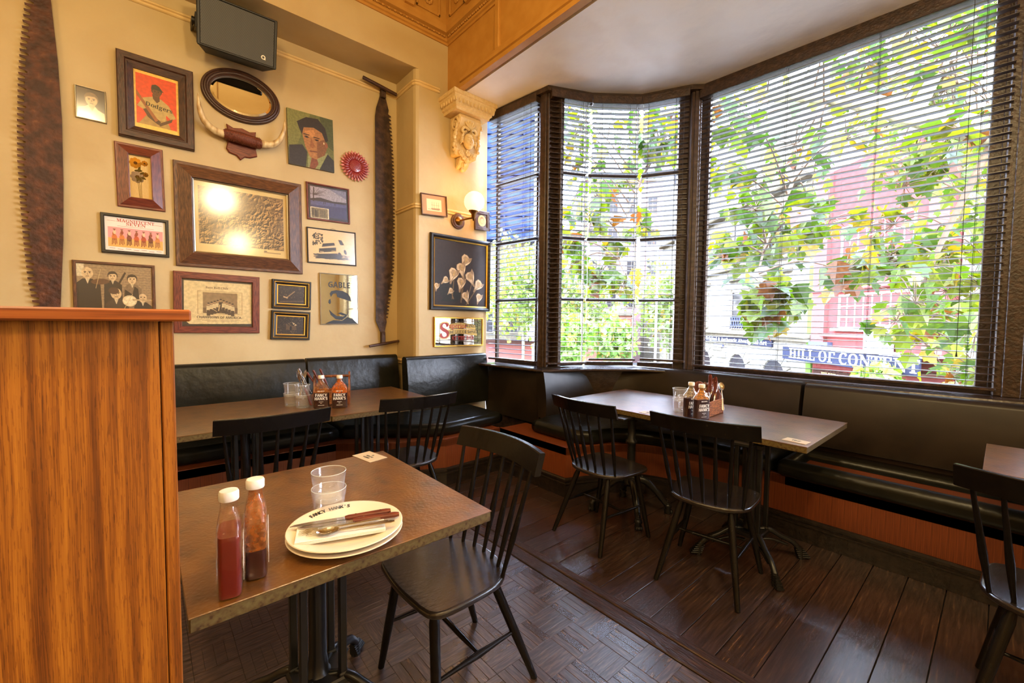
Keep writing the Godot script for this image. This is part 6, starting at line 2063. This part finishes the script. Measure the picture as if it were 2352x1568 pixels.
	for k in 6:
		var up := deg_to_rad([-74, -56, -64, -100, -96, -62][k])
		if kk[k] == "table_knife": up = deg_to_rad([0, 0, 0, 104, 112, 0][k])
		var hgt: float = [0.225, 0.20, 0.215, 0.012, 0.012, 0.21][k]
		var at := Vector3(2.93 + k * 0.026, TT + hgt, -1.335 + (k % 3) * 0.014) + (Vector3(0.05, 0, 0) if k in [1, 2, 5] else Vector3.ZERO)
		var yaw2 := deg_to_rad(180.0) if kk[k] != "table_knife" else 0.0
		cutlery(kk[k], "%s standing in the caddy on the window table" % ["steel spoon", "steel fork", "steel fork", "timber handled knife", "timber handled knife", "steel spoon"][k], lean_in(at, yaw2 + deg_to_rad(k * 7.0), up), "cutlery in the window caddy")
	var nb := G.new()
	nb.box(Vector3(2.9, TT + 0.105, -1.36), Vector3(0.05, 0.1, 0.09), 0.003)
	solo("paper_napkin_wad", "white paper napkins standing in the caddy on the window table", "napkin", nb, mat(sr(240, 234, 220), 0.8))
	card("pale printed card at the corner of the window table", 2.655, -0.71, deg_to_rad(84), 0.115, 0.075, ["ORDER &", "PAY HERE"])
	card("pale card lying behind the chair on the curved bench table", 2.66, -1.60, deg_to_rad(88), 0.12, 0.075, ["ORDER &", "PAY HERE"])

# ---------------------------------------------------------------- the street
const FW := Vector3(0.65537, 0, -0.75531)
const RT := Vector3(0.75531, 0, 0.65537)
const GROUND := -4.3

func street_frame(r: float) -> Transform3D:
	# x runs along the far pavement towards the viewer's right, z points at the viewer
	return Transform3D(Basis(-FW, Vector3.UP, -RT), RT * r)

func facade(called: String, label: String, r: float) -> Node3D:
	var o := thing(called, label, "building", Vector3.ZERO)
	o.transform = street_frame(r)
	return o

func bx(root: Node3D, called: String, x0: float, x1: float, y0: float, y1: float, z0: float, z1: float, m: Material, bv := 0.0) -> MeshInstance3D:
	var g := G.new()
	g.box(Vector3((x0 + x1) / 2, (y0 + y1) / 2, (z0 + z1) / 2), Vector3(absf(x1 - x0), absf(y1 - y0), absf(z1 - z0)), bv)
	return part(root, called, g, m)

func sash(root: Node3D, x0: float, x1: float, y0: float, y1: float, frame: Material, cols: int, rows: int, back: Material) -> void:
	var g := G.new()
	g.box(Vector3((x0 + x1) / 2, (y0 + y1) / 2, 0.02), Vector3(x1 - x0, y1 - y0, 0.02))
	var w := part(root, "window", g, back)
	g = G.new()
	for e in [[x0, 0.0], [x1, 0.0]]: g.box(Vector3(e[0], (y0 + y1) / 2, 0.05), Vector3(0.1, y1 - y0, 0.08))
	for e in [y0, y1]: g.box(Vector3((x0 + x1) / 2, e, 0.05), Vector3(x1 - x0 + 0.1, 0.1, 0.08))
	for k in range(1, cols): g.box(Vector3(lerpf(x0, x1, float(k) / cols), (y0 + y1) / 2, 0.045), Vector3(0.045, y1 - y0, 0.05))
	for k in range(1, rows): g.box(Vector3((x0 + x1) / 2, lerpf(y0, y1, float(k) / rows), 0.045), Vector3(x1 - x0, 0.045, 0.05))
	part(w, "glazing_bars", g, frame)

func outside() -> void:
	M.stone = tri_mat(ramp_tex(M.n1, [[0.2, sr(93, 88, 77)], [0.5, sr(103, 99, 88)], [0.8, sr(110, 106, 97)]]), Vector3.ONE * 0.4, 0.85)
	M.stone2 = tri_mat(ramp_tex(M.n1, [[0.2, sr(86, 79, 67)], [0.8, sr(98, 93, 80)]]), Vector3.ONE * 0.5, 0.85)
	M.pink = tri_mat(ramp_tex(M.n1, [[0.2, sr(94, 46, 44)], [0.8, sr(102, 52, 51)]]), Vector3.ONE * 0.4, 0.8)
	M.pinklight = mat(sr(103, 59, 56), 0.8)
	M.bluegrey = mat(sr(58, 62, 78), 0.5)
	M.wglass = mat(sr(36, 35, 36), 0.1)
	M.shade = mat(sr(95, 87, 76), 0.7)
	M.asphalt = tri_mat(ramp_tex(M.n2, [[0.2, sr(90, 88, 86)], [0.8, sr(109, 107, 103)]]), Vector3.ONE * 0.5, 0.9)
	M.paving = mat(sr(129, 126, 119), 0.85)
	M.shopdark = mat(sr(46, 30, 25), 0.5)
	M.moss = mat(sr(71, 96, 42), 0.9)
	M.bark = tri_mat(ramp_tex(noise_img(256, 0.02, 4, 120), [[0.25, sr(103, 96, 72)], [0.5, sr(145, 140, 112)], [0.8, sr(167, 162, 136)]]), Vector3.ONE * 1.2, 0.85)
	M.twig = mat(sr(84, 66, 48), 0.85)
	var g := G.new()
	g.box(Vector3(40, GROUND - 0.1, -20), Vector3(160, 0.2, 160))
	var gr := struct("floor_street", g, M.asphalt, "grey street below the windows", "street")
	g = G.new()
	g.T = street_frame(16.0)
	g.box(Vector3(-40, GROUND + 0.07, 2.0), Vector3(100, 0.15, 4.0))
	part(gr, "pavement", g, M.paving)
	for k in ["stone", "stone2", "pink", "pinklight", "bluegrey", "shade", "asphalt", "paving", "shopdark", "moss", "bark"]: M[k].metallic_specular = 0.1
	M.signboard = mat(sr(32, 35, 48), 0.8)
	M.signboard.metallic_specular = 0.1
	M.paintwhite = mat(sr(184, 183, 177), 0.8)
	M.paintwhite.metallic_specular = 0.1
	M.wglass.metallic_specular = 0.2
	cream_house()
	pink_house()
	far_street()
	plane_tree()

func cream_house() -> void:
	var r := facade("stone_building", "cream rusticated stone building with arched windows and an art sign", 16.0)
	bx(r, "wall", -46.0, -22.7, GROUND, 15.0, -8.0, 0.0, M.stone)
	bx(r, "string_course", -46.0, -22.6, 0.62, 0.86, 0.0, 0.55, M.stone2, 0.05)
	bx(r, "string_course", -46.0, -22.6, 0.42, 0.62, 0.0, 0.32, M.stone2, 0.03)
	bx(r, "string_course", -46.0, -22.6, 5.2, 5.5, 0.0, 0.4, M.stone2, 0.05)
	bx(r, "cornice", -46.0, -22.6, 9.2, 9.9, 0.0, 0.7, M.stone2, 0.08)
	for w in [[-31.1, -29.2], [-26.8, -25.0], [-36.2, -35.1], [-40.6, -39.0]]:
		for f in [[1.02, 3.65], [6.0, 8.4]]:
			sash(r, w[0], w[1], f[0], f[1], M.shade, 1, 2, M.wglass)
			bx(r, "window_surround", w[0] - 0.3, w[0] - 0.08, f[0], f[1] + 0.2, 0.0, 0.12, M.stone2)
			bx(r, "window_surround", w[1] + 0.08, w[1] + 0.3, f[0], f[1] + 0.2, 0.0, 0.12, M.stone2)
			bx(r, "window_hood", w[0] - 0.5, w[1] + 0.5, f[1] + 0.75, f[1] + 1.0, 0.0, 0.4, M.stone2, 0.05)
		var ir := G.new()
		for k in 6:
			var x0 := lerpf(w[0], w[1], k / 6.0)
			var x1 := lerpf(w[0], w[1], (k + 1) / 6.0)
			ir.tube([Vector3(x0, 1.05, 0.14), Vector3(x1, 1.8, 0.14)], 0.03, 5); ir.tube([Vector3(x1, 1.05, 0.14), Vector3(x0, 1.8, 0.14)], 0.03, 5)
		ir.tube([Vector3(w[0], 1.82, 0.14), Vector3(w[1], 1.82, 0.14)], 0.04, 5)
		part(r, "balustrade", ir, M.bluegrey)
	# arches and the stones between them
	var cx := [-40.6, -35.3, -30.1, -25.9]
	for c in cx:
		g_arch(r, c, 1.15)
	var rows := 5
	for k in rows:
		var y1 := 0.3 - k * 0.52
		var x := -43.0 + (k % 2) * 0.7
		while x < -22.9:
			var x1 := minf(x + 1.4, -22.75)
			var ok := true
			for c in cx:
				var dx := maxf(0.0, maxf(x - c, c - x1))
				var dy := maxf(0.0, (y1 - 0.5) + 2.0)
				if dx < 1.5 and sqrt(dx * dx + dy * dy) < 1.72 and y1 - 0.5 < -0.3: ok = false
			if ok: bx(r, "stone_block", x + 0.02, x1 - 0.02, y1 - 0.48, y1, 0.0, 0.07, M.stone, 0.02)
			x += 1.4
	bx(r, "sign_board", -35.8, -25.95, -0.02, 0.38, 0.1, 0.2, M.signboard)
	var t := letters(r, "Original & Authentic Aboriginal Art", 0.5, Vector3(-30.6, 0.18, 0.21), M.paintwhite, "Droid Serif", true, 1.0, "sign_lettering")
	t.scale = Vector3(0.92, 0.66, 1)
	bx(r, "street_name_plate", -33.6, -32.1, -0.42, -0.22, 0.08, 0.12, mat(sr(40, 48, 140), 0.5))
	letters(r, "BOURKE ST", 0.2, Vector3(-32.85, -0.32, 0.125), M.paintwhite, "Droid Sans", false, 1.2, "street_name")
	bx(r, "mossy_pier", -23.0, -22.6, GROUND, 4.5, 0.0, 0.12, M.moss)

func g_arch(r: Node3D, c: float, hw: float) -> void:
	var g := G.new()
	var p: Array = [c - hw, -3.6, c + hw, -3.6]
	for k in 13:
		var a := PI * k / 12.0
		p.append_array([c + cos(a) * hw, -1.95 + sin(a) * hw])
	g.prism(V2(p), 0.0, 0.02, 0.0, false)
	part(r, "arched_window", g, M.wglass)
	for k in 7:
		var a0 := PI * k / 7.0 + 0.02
		var a1 := PI * (k + 1) / 7.0 - 0.02
		g = G.new()
		g.prism(V2([c + cos(a0) * (hw + 0.04), -1.95 + sin(a0) * (hw + 0.04), c + cos(a0) * 1.75, -1.95 + sin(a0) * 1.75, c + cos(a1) * 1.75, -1.95 + sin(a1) * 1.75, c + cos(a1) * (hw + 0.04), -1.95 + sin(a1) * (hw + 0.04)]), 0.0, 0.1, 0.015, false)
		part(r, "arch_stone", g, M.stone)

func pink_house() -> void:
	var r := facade("pink_shop_building", "pink painted shop building with a dark bookshop awning", 16.0)
	bx(r, "wall", -22.55, -15.6, GROUND, 9.0, -8.0, 0.05, M.pink)
	bx(r, "pilaster", -22.5, -21.6, 0.3, 9.0, 0.05, 0.25, M.pinklight)
	bx(r, "pilaster", -16.4, -15.6, 0.3, 9.0, 0.05, 0.25, M.pinklight)
	bx(r, "ledge", -21.7, -16.3, 0.78, 0.95, 0.05, 0.4, M.pinklight, 0.03)
	bx(r, "ledge", -22.5, -15.6, 3.0, 3.25, 0.05, 0.35, M.pinklight, 0.03)
	bx(r, "grey_base", -22.55, -21.2, 0.1, 0.5, 0.05, 0.32, M.bluegrey)
	sash(r, -20.85, -17.1, 1.22, 2.78, M.paintwhite, 8, 3, M.wglass)
	sash(r, -20.85, -17.1, 4.2, 6.0, M.paintwhite, 8, 3, M.wglass)
	var sill := bx(r, "window_sill", -21.1, -16.9, 1.08, 1.2, 0.05, 0.3, M.paintwhite)
	bx(r, "air_conditioner", -18.6, -17.6, 0.25, 1.4, 0.2, 0.7, M.paintwhite, 0.03)
	bx(r, "shopfront", -22.4, -15.8, GROUND, -0.9, 0.05, 0.12, M.shopdark)
	for k in 4: bx(r, "shop_window", -21.9 + k * 1.6, -20.6 + k * 1.6, -3.6, -1.25, 0.1, 0.16, M.wglass)
	letters(r, "86", 0.6, Vector3(-18.9, -1.0, 0.2), M.paintwhite, "Droid Serif", false, 1.0, "street_number")
	letters(r, "HILDURAN", 0.28, Vector3(-21.0, -1.15, 0.2), mat(sr(200, 170, 90), 0.5), "Droid Serif", false, 0.9, "shop_lettering")
	letters(r, "BOOKS", 0.28, Vector3(-21.0, -1.5, 0.2), mat(sr(200, 170, 90), 0.5), "Droid Serif", false, 0.9, "shop_lettering")
	var a := facade("shop_awning", "dark blue street awning lettered hill of content", 14.6)
	a.set_meta("category", "awning")
	bx(a, "fascia_board", -22.9, -15.2, -0.46, 0.2, -0.05, 0.05, M.signboard, 0.01)
	bx(a, "awning_roof", -22.9, -15.2, 0.2, 0.27, -1.2, 0.08, mat(sr(214, 206, 196), 0.6))
	bx(a, "awning_soffit", -22.9, -15.2, -0.46, -0.38, -1.2, -0.05, M.shopdark)
	var t := letters(a, "HILL OF CONTENT", 0.78, Vector3(-18.75, -0.13, 0.06), M.paintwhite, "Droid Serif", false, 1.0, "awning_lettering")
	t.scale = Vector3(0.98, 0.86, 1)
	var o := facade("white_shop_building", "pale building glimpsed through the leaves past the pink one", 16.2)
	bx(o, "wall", -15.5, -3.0, GROUND, 8.0, -8.0, 0.0, M.stone)
	for k in 4: sash(o, -14.6 + k * 3.0, -13.0 + k * 3.0, 1.2, 3.4, M.shade, 2, 3, M.wglass)
	bx(o, "shopfront", -15.3, -3.0, GROUND, -0.8, 0.0, 0.1, M.shopdark)

func house(called: String, label: String, c: Vector3, w: float, y0: float, y1: float, wall: Material, cols: int, rows: int, wy: float, turn := 0.0) -> Node3D:
	var r := thing(called, label, "building", Vector3(c.x, 0, c.z))
	r.transform = Transform3D(Basis(Vector3.UP, turn) * Basis(RT, Vector3.UP, -FW), Vector3(c.x, 0, c.z))
	bx(r, "wall", -w / 2, w / 2, y0, y1, -10.0, 0.0, wall)
	for k in cols:
		for j in rows:
			var x := (k + 0.5) / cols * w - w / 2
			var y := wy + j * (y1 - wy) / rows
			var q := w / cols * 0.24
			sash(r, x - q, x + q, y, y + (y1 - wy) / rows * 0.5, M.shade, 2, 2, M.wglass)
	bx(r, "parapet", -w / 2 - 0.1, w / 2 + 0.1, y1, y1 + 0.4, -10.0, 0.2, M.stone2)
	return r

func street_tree(label: String, c: Vector3, h: float, rad: float, tint: Color, n: int) -> void:
	var r := thing("street_tree", label, "tree", Vector3(c.x, GROUND, c.z), 0.0, "street trees beyond the bow")
	var g := G.new()
	g.tube(smooth_path([Vector3(0, 0, 0), Vector3(0.08, h * 0.3, 0.05), Vector3(-0.05, h * 0.6, 0), Vector3(0.0, h * 0.85, 0.1)], 4), [0.16, 0.155, 0.15, 0.145, 0.14, 0.13, 0.12, 0.11, 0.1, 0.08, 0.06, 0.05, 0.04], 7)
	part(r, "trunk", g, M.bark)
	var mm := MultiMesh.new()
	mm.transform_format = MultiMesh.TRANSFORM_3D
	mm.use_colors = true
	mm.mesh = leaf_mesh()
	mm.instance_count = n
	for k in n:
		var d := Vector3(rng.randfn(), rng.randfn(), rng.randfn()).normalized()
		var rr := rad * pow(rng.randf(), 0.4)
		var lob := 1.0 + 0.35 * sin(d.x * 5.0 + c.x) * cos(d.y * 4.0 + d.z * 3.0)
		var p := Vector3(0, h - rad * 0.75, 0) + d * rr * Vector3(1, 1.15, 1) * lob
		var b := Basis(Vector3(rng.randfn(), rng.randfn(), rng.randfn()).normalized(), rng.randf() * TAU).scaled(Vector3.ONE * rng.randf_range(0.3, 0.5))
		mm.set_instance_transform(k, Transform3D(b, p))
		var t := tint.lerp(Color(0.2, 0.25, 0.07), rng.randf() * 0.5)
		if rng.randf() < 0.12: t = Color(0.3, 0.2, 0.06)
		mm.set_instance_color(k, t)
	var o := MultiMeshInstance3D.new()
	o.name = "foliage"
	o.multimesh = mm
	o.material_override = M.leafmm
	o.set_meta("kind", "stuff")
	r.add_child(o)

func far_street() -> void:
	leaf_materials()
	M.navy = mat(sr(41, 52, 87), 0.5)
	M.navyline = mat(sr(27, 35, 62), 0.5)
	M.brick = tri_mat(ramp_tex(M.n2, [[0.2, sr(104, 66, 53)], [0.8, sr(117, 78, 66)]]), Vector3.ONE * 0.6, 0.85)
	M.palepink = mat(sr(115, 91, 88), 0.8)
	M.palewhite = mat(sr(117, 115, 114), 0.8)
	for k in ["navy", "navyline", "brick", "palepink", "palewhite"]: M[k].metallic_specular = 0.1
	var r := thing("louvred_tower", "dark blue louvred tower rising behind the narrow window", "building", Vector3.ZERO)
	r.transform = Transform3D(Basis(RT, Vector3.UP, -FW), Vector3(29.0, 0, -35.0))
	bx(r, "wall", -7.0, 3.2, 10.2, 46.0, -10.0, 0.0, M.navy)
	bx(r, "lower_wall", -7.0, 2.6, GROUND, 10.2, -10.0, -1.0, M.stone2)
	for k in 13: bx(r, "louvre", -7.0, 3.2, 11.0 + k * 1.4, 11.5 + k * 1.4, 0.0, 0.25, M.navyline)
	for k in 5: bx(r, "mullion", -6.0 + k * 2.0, -5.8 + k * 2.0, 10.2, 30.0, 0.0, 0.35, M.navyline)
	bx(r, "soffit", -7.2, 3.4, 9.9, 10.2, -10.0, 0.6, M.navyline)
	for k in 3: sash(r, -5.0 + k * 2.6, -3.6 + k * 2.6, 0.2, 2.4, M.shade, 2, 2, M.wglass)
	bx(r, "awning", -7.0, 3.6, -0.9, -0.6, -1.0, 1.6, M.shopdark)
	bx(r, "shopfront", -7.0, 3.2, GROUND, -0.9, -1.2, -0.9, mat(sr(120, 52, 40), 0.5))
	house("far_pink_building", "pale pink building beyond the bow behind the street trees", Vector3(51.0, 0, -35.5), 11.0, GROUND, 21.0, M.palepink, 4, 4, 3.5)
	house("far_brick_building", "low brick building with a white billboard beyond the bow", Vector3(40.0, 0, -31.5), 9.0, GROUND, 2.2, M.brick, 3, 1, -1.6)
	house("far_white_building", "tall white building beyond the last facet of the bow", Vector3(72.0, 0, -38.5), 12.0, GROUND, 30.0, M.palewhite, 3, 6, 4.0)
	house("far_grey_building", "low pale shops beyond the last facet of the bow", Vector3(50.0, 0, -22.5), 10.0, GROUND, 4.5, M.stone2, 4, 1, 0.5)
	r = thing("street_lamp", "tall white street lamp pole beyond the bow", "street lamp", Vector3(27.4, GROUND, -16.1))
	var g := G.new()
	g.lathe([Vector2(0.16, 0), Vector2(0.16, 0.6), Vector2(0.09, 0.7), Vector2(0.06, 11.2), Vector2(0, 11.2)], 12)
	part(r, "pole", g, M.paintwhite)
	g = G.new()
	g.tube([Vector3(0, 11.1, 0), Vector3(-0.5, 11.5, 0.4), Vector3(-1.2, 11.6, 0.9)], 0.05, 8)
	part(r, "arm", g, M.paintwhite)
	g = G.new()
	g.ball(Vector3(-1.3, 11.55, 0.95), Vector3(0.3, 0.09, 0.16), 12, 8)
	part(r, "lantern", g, M.paintwhite)
	street_tree("tall speckled street tree below the blue tower", Vector3(25.7, 0, -28.2), 11.5, 3.6, Color(0.124, 0.181, 0.033), 2600)
	street_tree("broad street tree in front of the pink building", Vector3(27.0, 0, -23.6), 9.4, 3.4, Color(0.115, 0.165, 0.0495), 2400)
	street_tree("slim bright young tree beyond the first facet of the bow", Vector3(21.0, 0, -18.8), 5.6, 1.5, Color(0.0907, 0.214, 0.0248), 900)
	street_tree("slim bright young tree beyond the middle facet of the bow", Vector3(23.6, 0, -16.9), 5.5, 1.4, Color(0.0825, 0.19, 0.033), 900)
	street_tree("pale street tree before the white building", Vector3(37.2, 0, -20.9), 9.6, 3.2, Color(0.14, 0.19, 0.0825), 1800)
	street_tree("small bright tree on the pavement before the bookshop", Vector3(20.9, 0, -3.0), 3.9, 0.75, Color(0.124, 0.231, 0.0248), 500)

# ---------------------------------------------------------------- the plane tree outside the wide window
var _leaf: ArrayMesh

func leaf_mesh() -> ArrayMesh:
	if _leaf: return _leaf
	var p := [[0.0, -0.42], [0.2, -0.34], [0.46, -0.2], [0.34, -0.06], [0.5, 0.2], [0.26, 0.2], [0.2, 0.34], [0.0, 0.6], [-0.2, 0.34], [-0.26, 0.2], [-0.5, 0.2], [-0.34, -0.06], [-0.46, -0.2], [-0.2, -0.34]]
	var g := G.new()
	var f := func(q: Array) -> Vector3: return Vector3(q[0], q[1], 0.22 * absf(q[0]) - 0.12 * q[1] * q[1])
	for i in p.size():
		var j := (i + 1) % p.size()
		g.to(Vector3(0, 0, -0.02), f.call(p[i]), f.call(p[j]), Vector3.BACK)
	_leaf = g.mesh()
	return _leaf

func leaf_materials() -> void:
	M.leafmm = mat(Color.WHITE, 0.5)
	M.leafmm.vertex_color_use_as_albedo = true
	M.leafmm.backlight_enabled = true; M.leafmm.backlight = Color(0.95, 1.0, 0.4)
	M.leafmm.cull_mode = BaseMaterial3D.CULL_DISABLED
	M.leaf = []
	for c in [sr(77, 89, 5), sr(58, 79, 5), sr(94, 97, 7), sr(41, 65, 8), sr(115, 91, 7), sr(88, 45, 13)]:
		var m := tri_mat(ramp_tex(noise_img(64, 0.04, 3, int(c.r8)), [[0.2, c.darkened(0.18)], [0.6, c], [0.9, c.lightened(0.12)]]), Vector3.ONE * 2.0, 0.45)
		m.backlight_enabled = true; m.backlight = Color(0.95, 1.0, 0.4)
		m.cull_mode = BaseMaterial3D.CULL_DISABLED
		M.leaf.append(m)

func plane_tree() -> void:
	var r := thing("plane_tree", "large plane tree with yellow green leaves right outside the wide window", "tree", Vector3.ZERO)
	var limbs := [[[10.5, -4.3, 3.4], [10.2, -1.0, 2.9], [9.4, 1.8, 1.8], [8.76, 3.35, 0.59], [8.54, 3.89, -0.17], [8.55, 4.43, -0.99], [8.46, 5.07, -2.03], [8.15, 5.39, -3.26], [8.09, 5.59, -4.37], [7.55, 5.51, -5.63]], [[8.54, 3.89, -0.17], [8.61, 2.77, -0.57], [8.49, 1.68, -0.87], [8.28, 1.04, -1.01]], [[8.46, 5.07, -2.03], [7.65, 3.56, -2.24], [6.88, 2.54, -2.32], [6.29, 1.75, -2.25]], [[8.55, 4.43, -0.99], [9.82, 5.73, -0.76], [11.4, 7.41, -0.29]], [[8.09, 5.59, -4.37], [7.12, 4.0, -4.59], [6.28, 2.74, -4.45], [6.2, 2.12, -4.21]]]
	var thick := [[0.34, 0.32, 0.26, 0.2, 0.17, 0.15, 0.125, 0.09, 0.06, 0.03], [0.05, 0.035, 0.022, 0.01], [0.04, 0.028, 0.018, 0.008], [0.1, 0.08, 0.05], [0.045, 0.03, 0.018, 0.008]]
	var nodes: Array = []
	for k in limbs.size():
		var p: Array = []
		for q in limbs[k]: p.append(Vector3(q[0], q[1], q[2]))
		var s := smooth_path(p, 6)
		var rr: Array = []
		for i in s.size():
			var u := float(i) / 6.0
			var a := mini(int(u), thick[k].size() - 2)
			rr.append(lerpf(thick[k][a], thick[k][a + 1], u - a))
		nodes.append_array(s)
		var g := G.new()
		g.tube(s, rr, 10)
		part(r, "trunk" if k == 0 else "branch", g, M.bark if k in [0, 3] else M.twig)
	var c := [7.12,5.42,-1.8,0.5,12.34,3.42,-0.29,0.46,8.04,5.15,-1.46,0.44,12.1,3.41,-0.65,0.46,9.43,4.33,-2.73,0.59,11.45,7.08,-0.57,0.55,9.25,6.27,-1.83,0.44,11.29,2.9,-0.19,0.48,12.93,4.88,-0.4,0.59,9.78,5.31,-1.88,0.51,9.09,6.29,-3.5,0.43,6.67,3.76,-3.05,0.53,11.34,6.44,-2.4,0.46,9.54,6.49,-2.32,0.48,7.96,3.27,-2.08,0.53,8.76,5.64,-0.36,0.47,9.11,3.79,-0.74,0.49,6.28,4.14,-2.34,0.56,12.07,2.53,-0.34,0.61,10.72,3.25,-0.09,0.61,8.82,2.93,-1.19,0.46,9.46,5.01,-0.75,0.44,9.76,4.6,-0.1,0.43,7.92,5.39,-0.99,0.52,8.74,4.93,-3.55,0.5,9.95,4.42,-0.07,0.5,6.54,4.64,-3.07,0.6,8.34,3.99,-0.49,0.47,7.24,5.56,-2.44,0.59,13.58,5.08,-0.33,0.5,12.41,4.29,-0.4,0.57,10.07,2.48,-0.27,0.55,12.06,4.37,-0.82,0.53,8.85,3.51,-1.09,0.6,13.69,8.08,-0.34,0.61,13.38,7.74,-0.57,0.55,10.98,4.7,-1.46,0.61,12.47,7.42,-0.63,0.58,12.76,5,-0.53,0.46,11.86,6.33,-1.46,0.57,7.16,3.86,-1.49,0.43,11.34,5.33,-1.73,0.54,8.81,5.87,-3.52,0.52,10.91,6.92,-0.75,0.5,9.2,5.14,-0.72,0.52,9.24,5.8,-0.19,0.54,10.55,4.55,-0.42,0.59,12.35,7.88,-1.08,0.46,7.56,2.9,-1.71,0.59,9.48,5.59,-1.9,0.6,8.47,4.44,-2.46,0.56,10.65,3.78,-2.78,0.55,9.15,3.91,-1.06,0.6,10.19,4.07,-0.74,0.45,11.22,5.71,-0.94,0.45,12.6,7.27,-0.92,0.49,10.18,5.69,-1.66,0.44,7.33,3.7,-2.68,0.48,8.4,2.12,-1.57,0.4,7.26,2.62,-2.04,0.41,6.63,2.38,-2.81,0.39,7.6,2.55,-2.51,0.38,6.31,2.93,-2.29,0.38,7.43,2.87,-2.49,0.33,6.79,2.58,-2.73,0.37,6.28,2.71,-1.74,0.33,6.83,2.07,-1.37,0.33,5.87,1.48,-1.98,0.28,6.94,1.69,-1.91,0.24,6.01,1.82,-1.81,0.22,5.8,1.83,-1.95,0.3,6.33,1.51,-2.15,0.28,10.3,0.52,-0.58,0.46,9.66,1.14,-0.7,0.43,9.99,2.39,-0.86,0.42,9.39,2.35,-1.48,0.38,9.84,1.15,-0.97,0.39,7.22,1.66,-0.73,0.48,9.44,2.37,-1.35,0.47,8.41,1.44,-1.05,0.45,9.03,0.69,-0.17,0.48,8,1.38,-0.27,0.44,9.96,2,-0.26,0.48,9.46,2.57,-0.69,0.38,8.71,1.24,-0.26,0.48,10.14,1.96,-0.67,0.48,9.94,0.74,-0.23,0.45,10.6,1.53,-0.71,0.4,9.17,1.47,-0.76,0.38,9.32,2.55,-1.26,0.49,10.75,2.52,-0.62,0.47,10.01,2.74,-0.87,0.44,9.82,2.66,-0.68,0.35,8.4,2.25,-0.76,0.48,6.98,4.57,-4.21,0.46,6.91,5.38,-4.62,0.55,6.99,4.53,-4.2,0.5,7.32,4.79,-4.3,0.43,8.24,5.5,-4.39,0.46,6.78,4.56,-4.45,0.49,5.58,4.59,-4.72,0.44,5.43,4.43,-4.98,0.55,5.7,5.11,-5.13,0.54,7.33,3.26,-4.69,0.37,7.79,4.41,-5.99,0.37,5.83,3.11,-4.71,0.5,7.03,3.94,-5.53,0.49,5.56,3.24,-4.66,0.46,5.6,4.02,-4.7,0.4,8.32,4.61,-5.54,0.38,8.86,5.15,-4.82,0.46,5.68,1.94,-3.93,0.28,5.63,2.37,-4.88,0.3,6.24,2.14,-4.91,0.32,5.15,2.62,-4.66,0.28,6.25,2.69,-4.51,0.29,6.37,2.19,-5.01,0.28,9.98,3.69,0.05,0.48,11.42,0.54,0.69,0.4,10.65,1.35,0.25,0.41,10.63,2.26,0.27,0.44,11.74,4.11,-0.01,0.47,10.51,3.46,0.25,0.46,13.22,2.36,0.87,0.45,11.17,1.74,0.12,0.46,9.97,1.08,0.35,0.4,10.69,2.93,0.07,0.43,9.84,7.16,-0.69,0.57,9.1,6.53,-1.82,0.54,10.64,8.22,-1.48,0.56,9.24,5.7,-0.34,0.58,9.46,6.12,-0.74,0.51,7.54,6,-1.71,0.55,9.83,5.17,0.15,0.54,12.18,5.79,0.17,0.52]
	var twigs := G.new()
	var leaves: Array = []
	rng.seed = 77
	for i in range(0, c.size(), 4):
		var o := Vector3(c[i], c[i + 1], c[i + 2])
		var rad: float = c[i + 3]
		var best: Vector3 = nodes[0]
		for n in nodes:
			if n.distance_to(o) < best.distance_to(o): best = n
		twigs.tube(smooth_path([best, best.lerp(o, 0.5) + Vector3(0, 0.15, 0), o], 4), [0.016, 0.015, 0.014, 0.012, 0.011, 0.01, 0.009, 0.008, 0.006], 5)
		for k in 20:
			var d := Vector3(rng.randfn(), rng.randfn() * 0.8, rng.randfn()).normalized()
			var p := o + d * rad * rng.randf_range(0.35, 1.0)
			if p.x < 4.75 and p.y < 4.2: continue
			twigs.tube([o, o.lerp(p, 0.6) + Vector3(0, 0.03, 0), p], [0.006, 0.005, 0.003], 4)
			# blade hangs from the twig, turned about
			var b := Basis(Vector3.UP, rng.randf() * TAU) * Basis(Vector3.RIGHT, rng.randf_range(-1.3, 0.3)) * Basis(Vector3.BACK, PI + rng.randf_range(-0.6, 0.6))
			var s := rng.randf_range(0.17, 0.32)
			leaves.append([Transform3D(b.scaled(Vector3.ONE * s), p - b.y * Vector3.ONE * 0.0 + Vector3(0, -0.1 * s, 0)), s / p.length(), rng.randf()])
	part(r, "twigs", twigs, M.twig).set_meta("kind", "stuff")
	leaves.sort_custom(func(a, b): return a[1] > b[1])
	var mm := MultiMesh.new()
	mm.transform_format = MultiMesh.TRANSFORM_3D
	mm.use_colors = true
	mm.mesh = leaf_mesh()
	mm.instance_count = leaves.size() - 300
	for k in leaves.size():
		var t: float = leaves[k][2]
		var v := 5 if t > 0.95 else (4 if t > 0.86 else int(t * 4.6) % 4)
		if k < 300:
			var o := part(r, "leaf", leaf_mesh(), M.leaf[v])
			o.transform = leaves[k][0]
		else:
			mm.set_instance_transform(k - 300, leaves[k][0])
			mm.set_instance_color(k - 300, [Color(0.0968, 0.125, 0.0019), Color(0.0551, 0.0953, 0.0019), Color(0.138, 0.145, 0.00237), Color(0.0275, 0.0648, 0.00284), Color(0.206, 0.125, 0.00237), Color(0.117, 0.0299, 0.0038)][v])
	var f := MultiMeshInstance3D.new()
	f.name = "foliage"
	f.multimesh = mm
	f.material_override = M.leafmm
	f.set_meta("kind", "stuff")
	r.add_child(f)
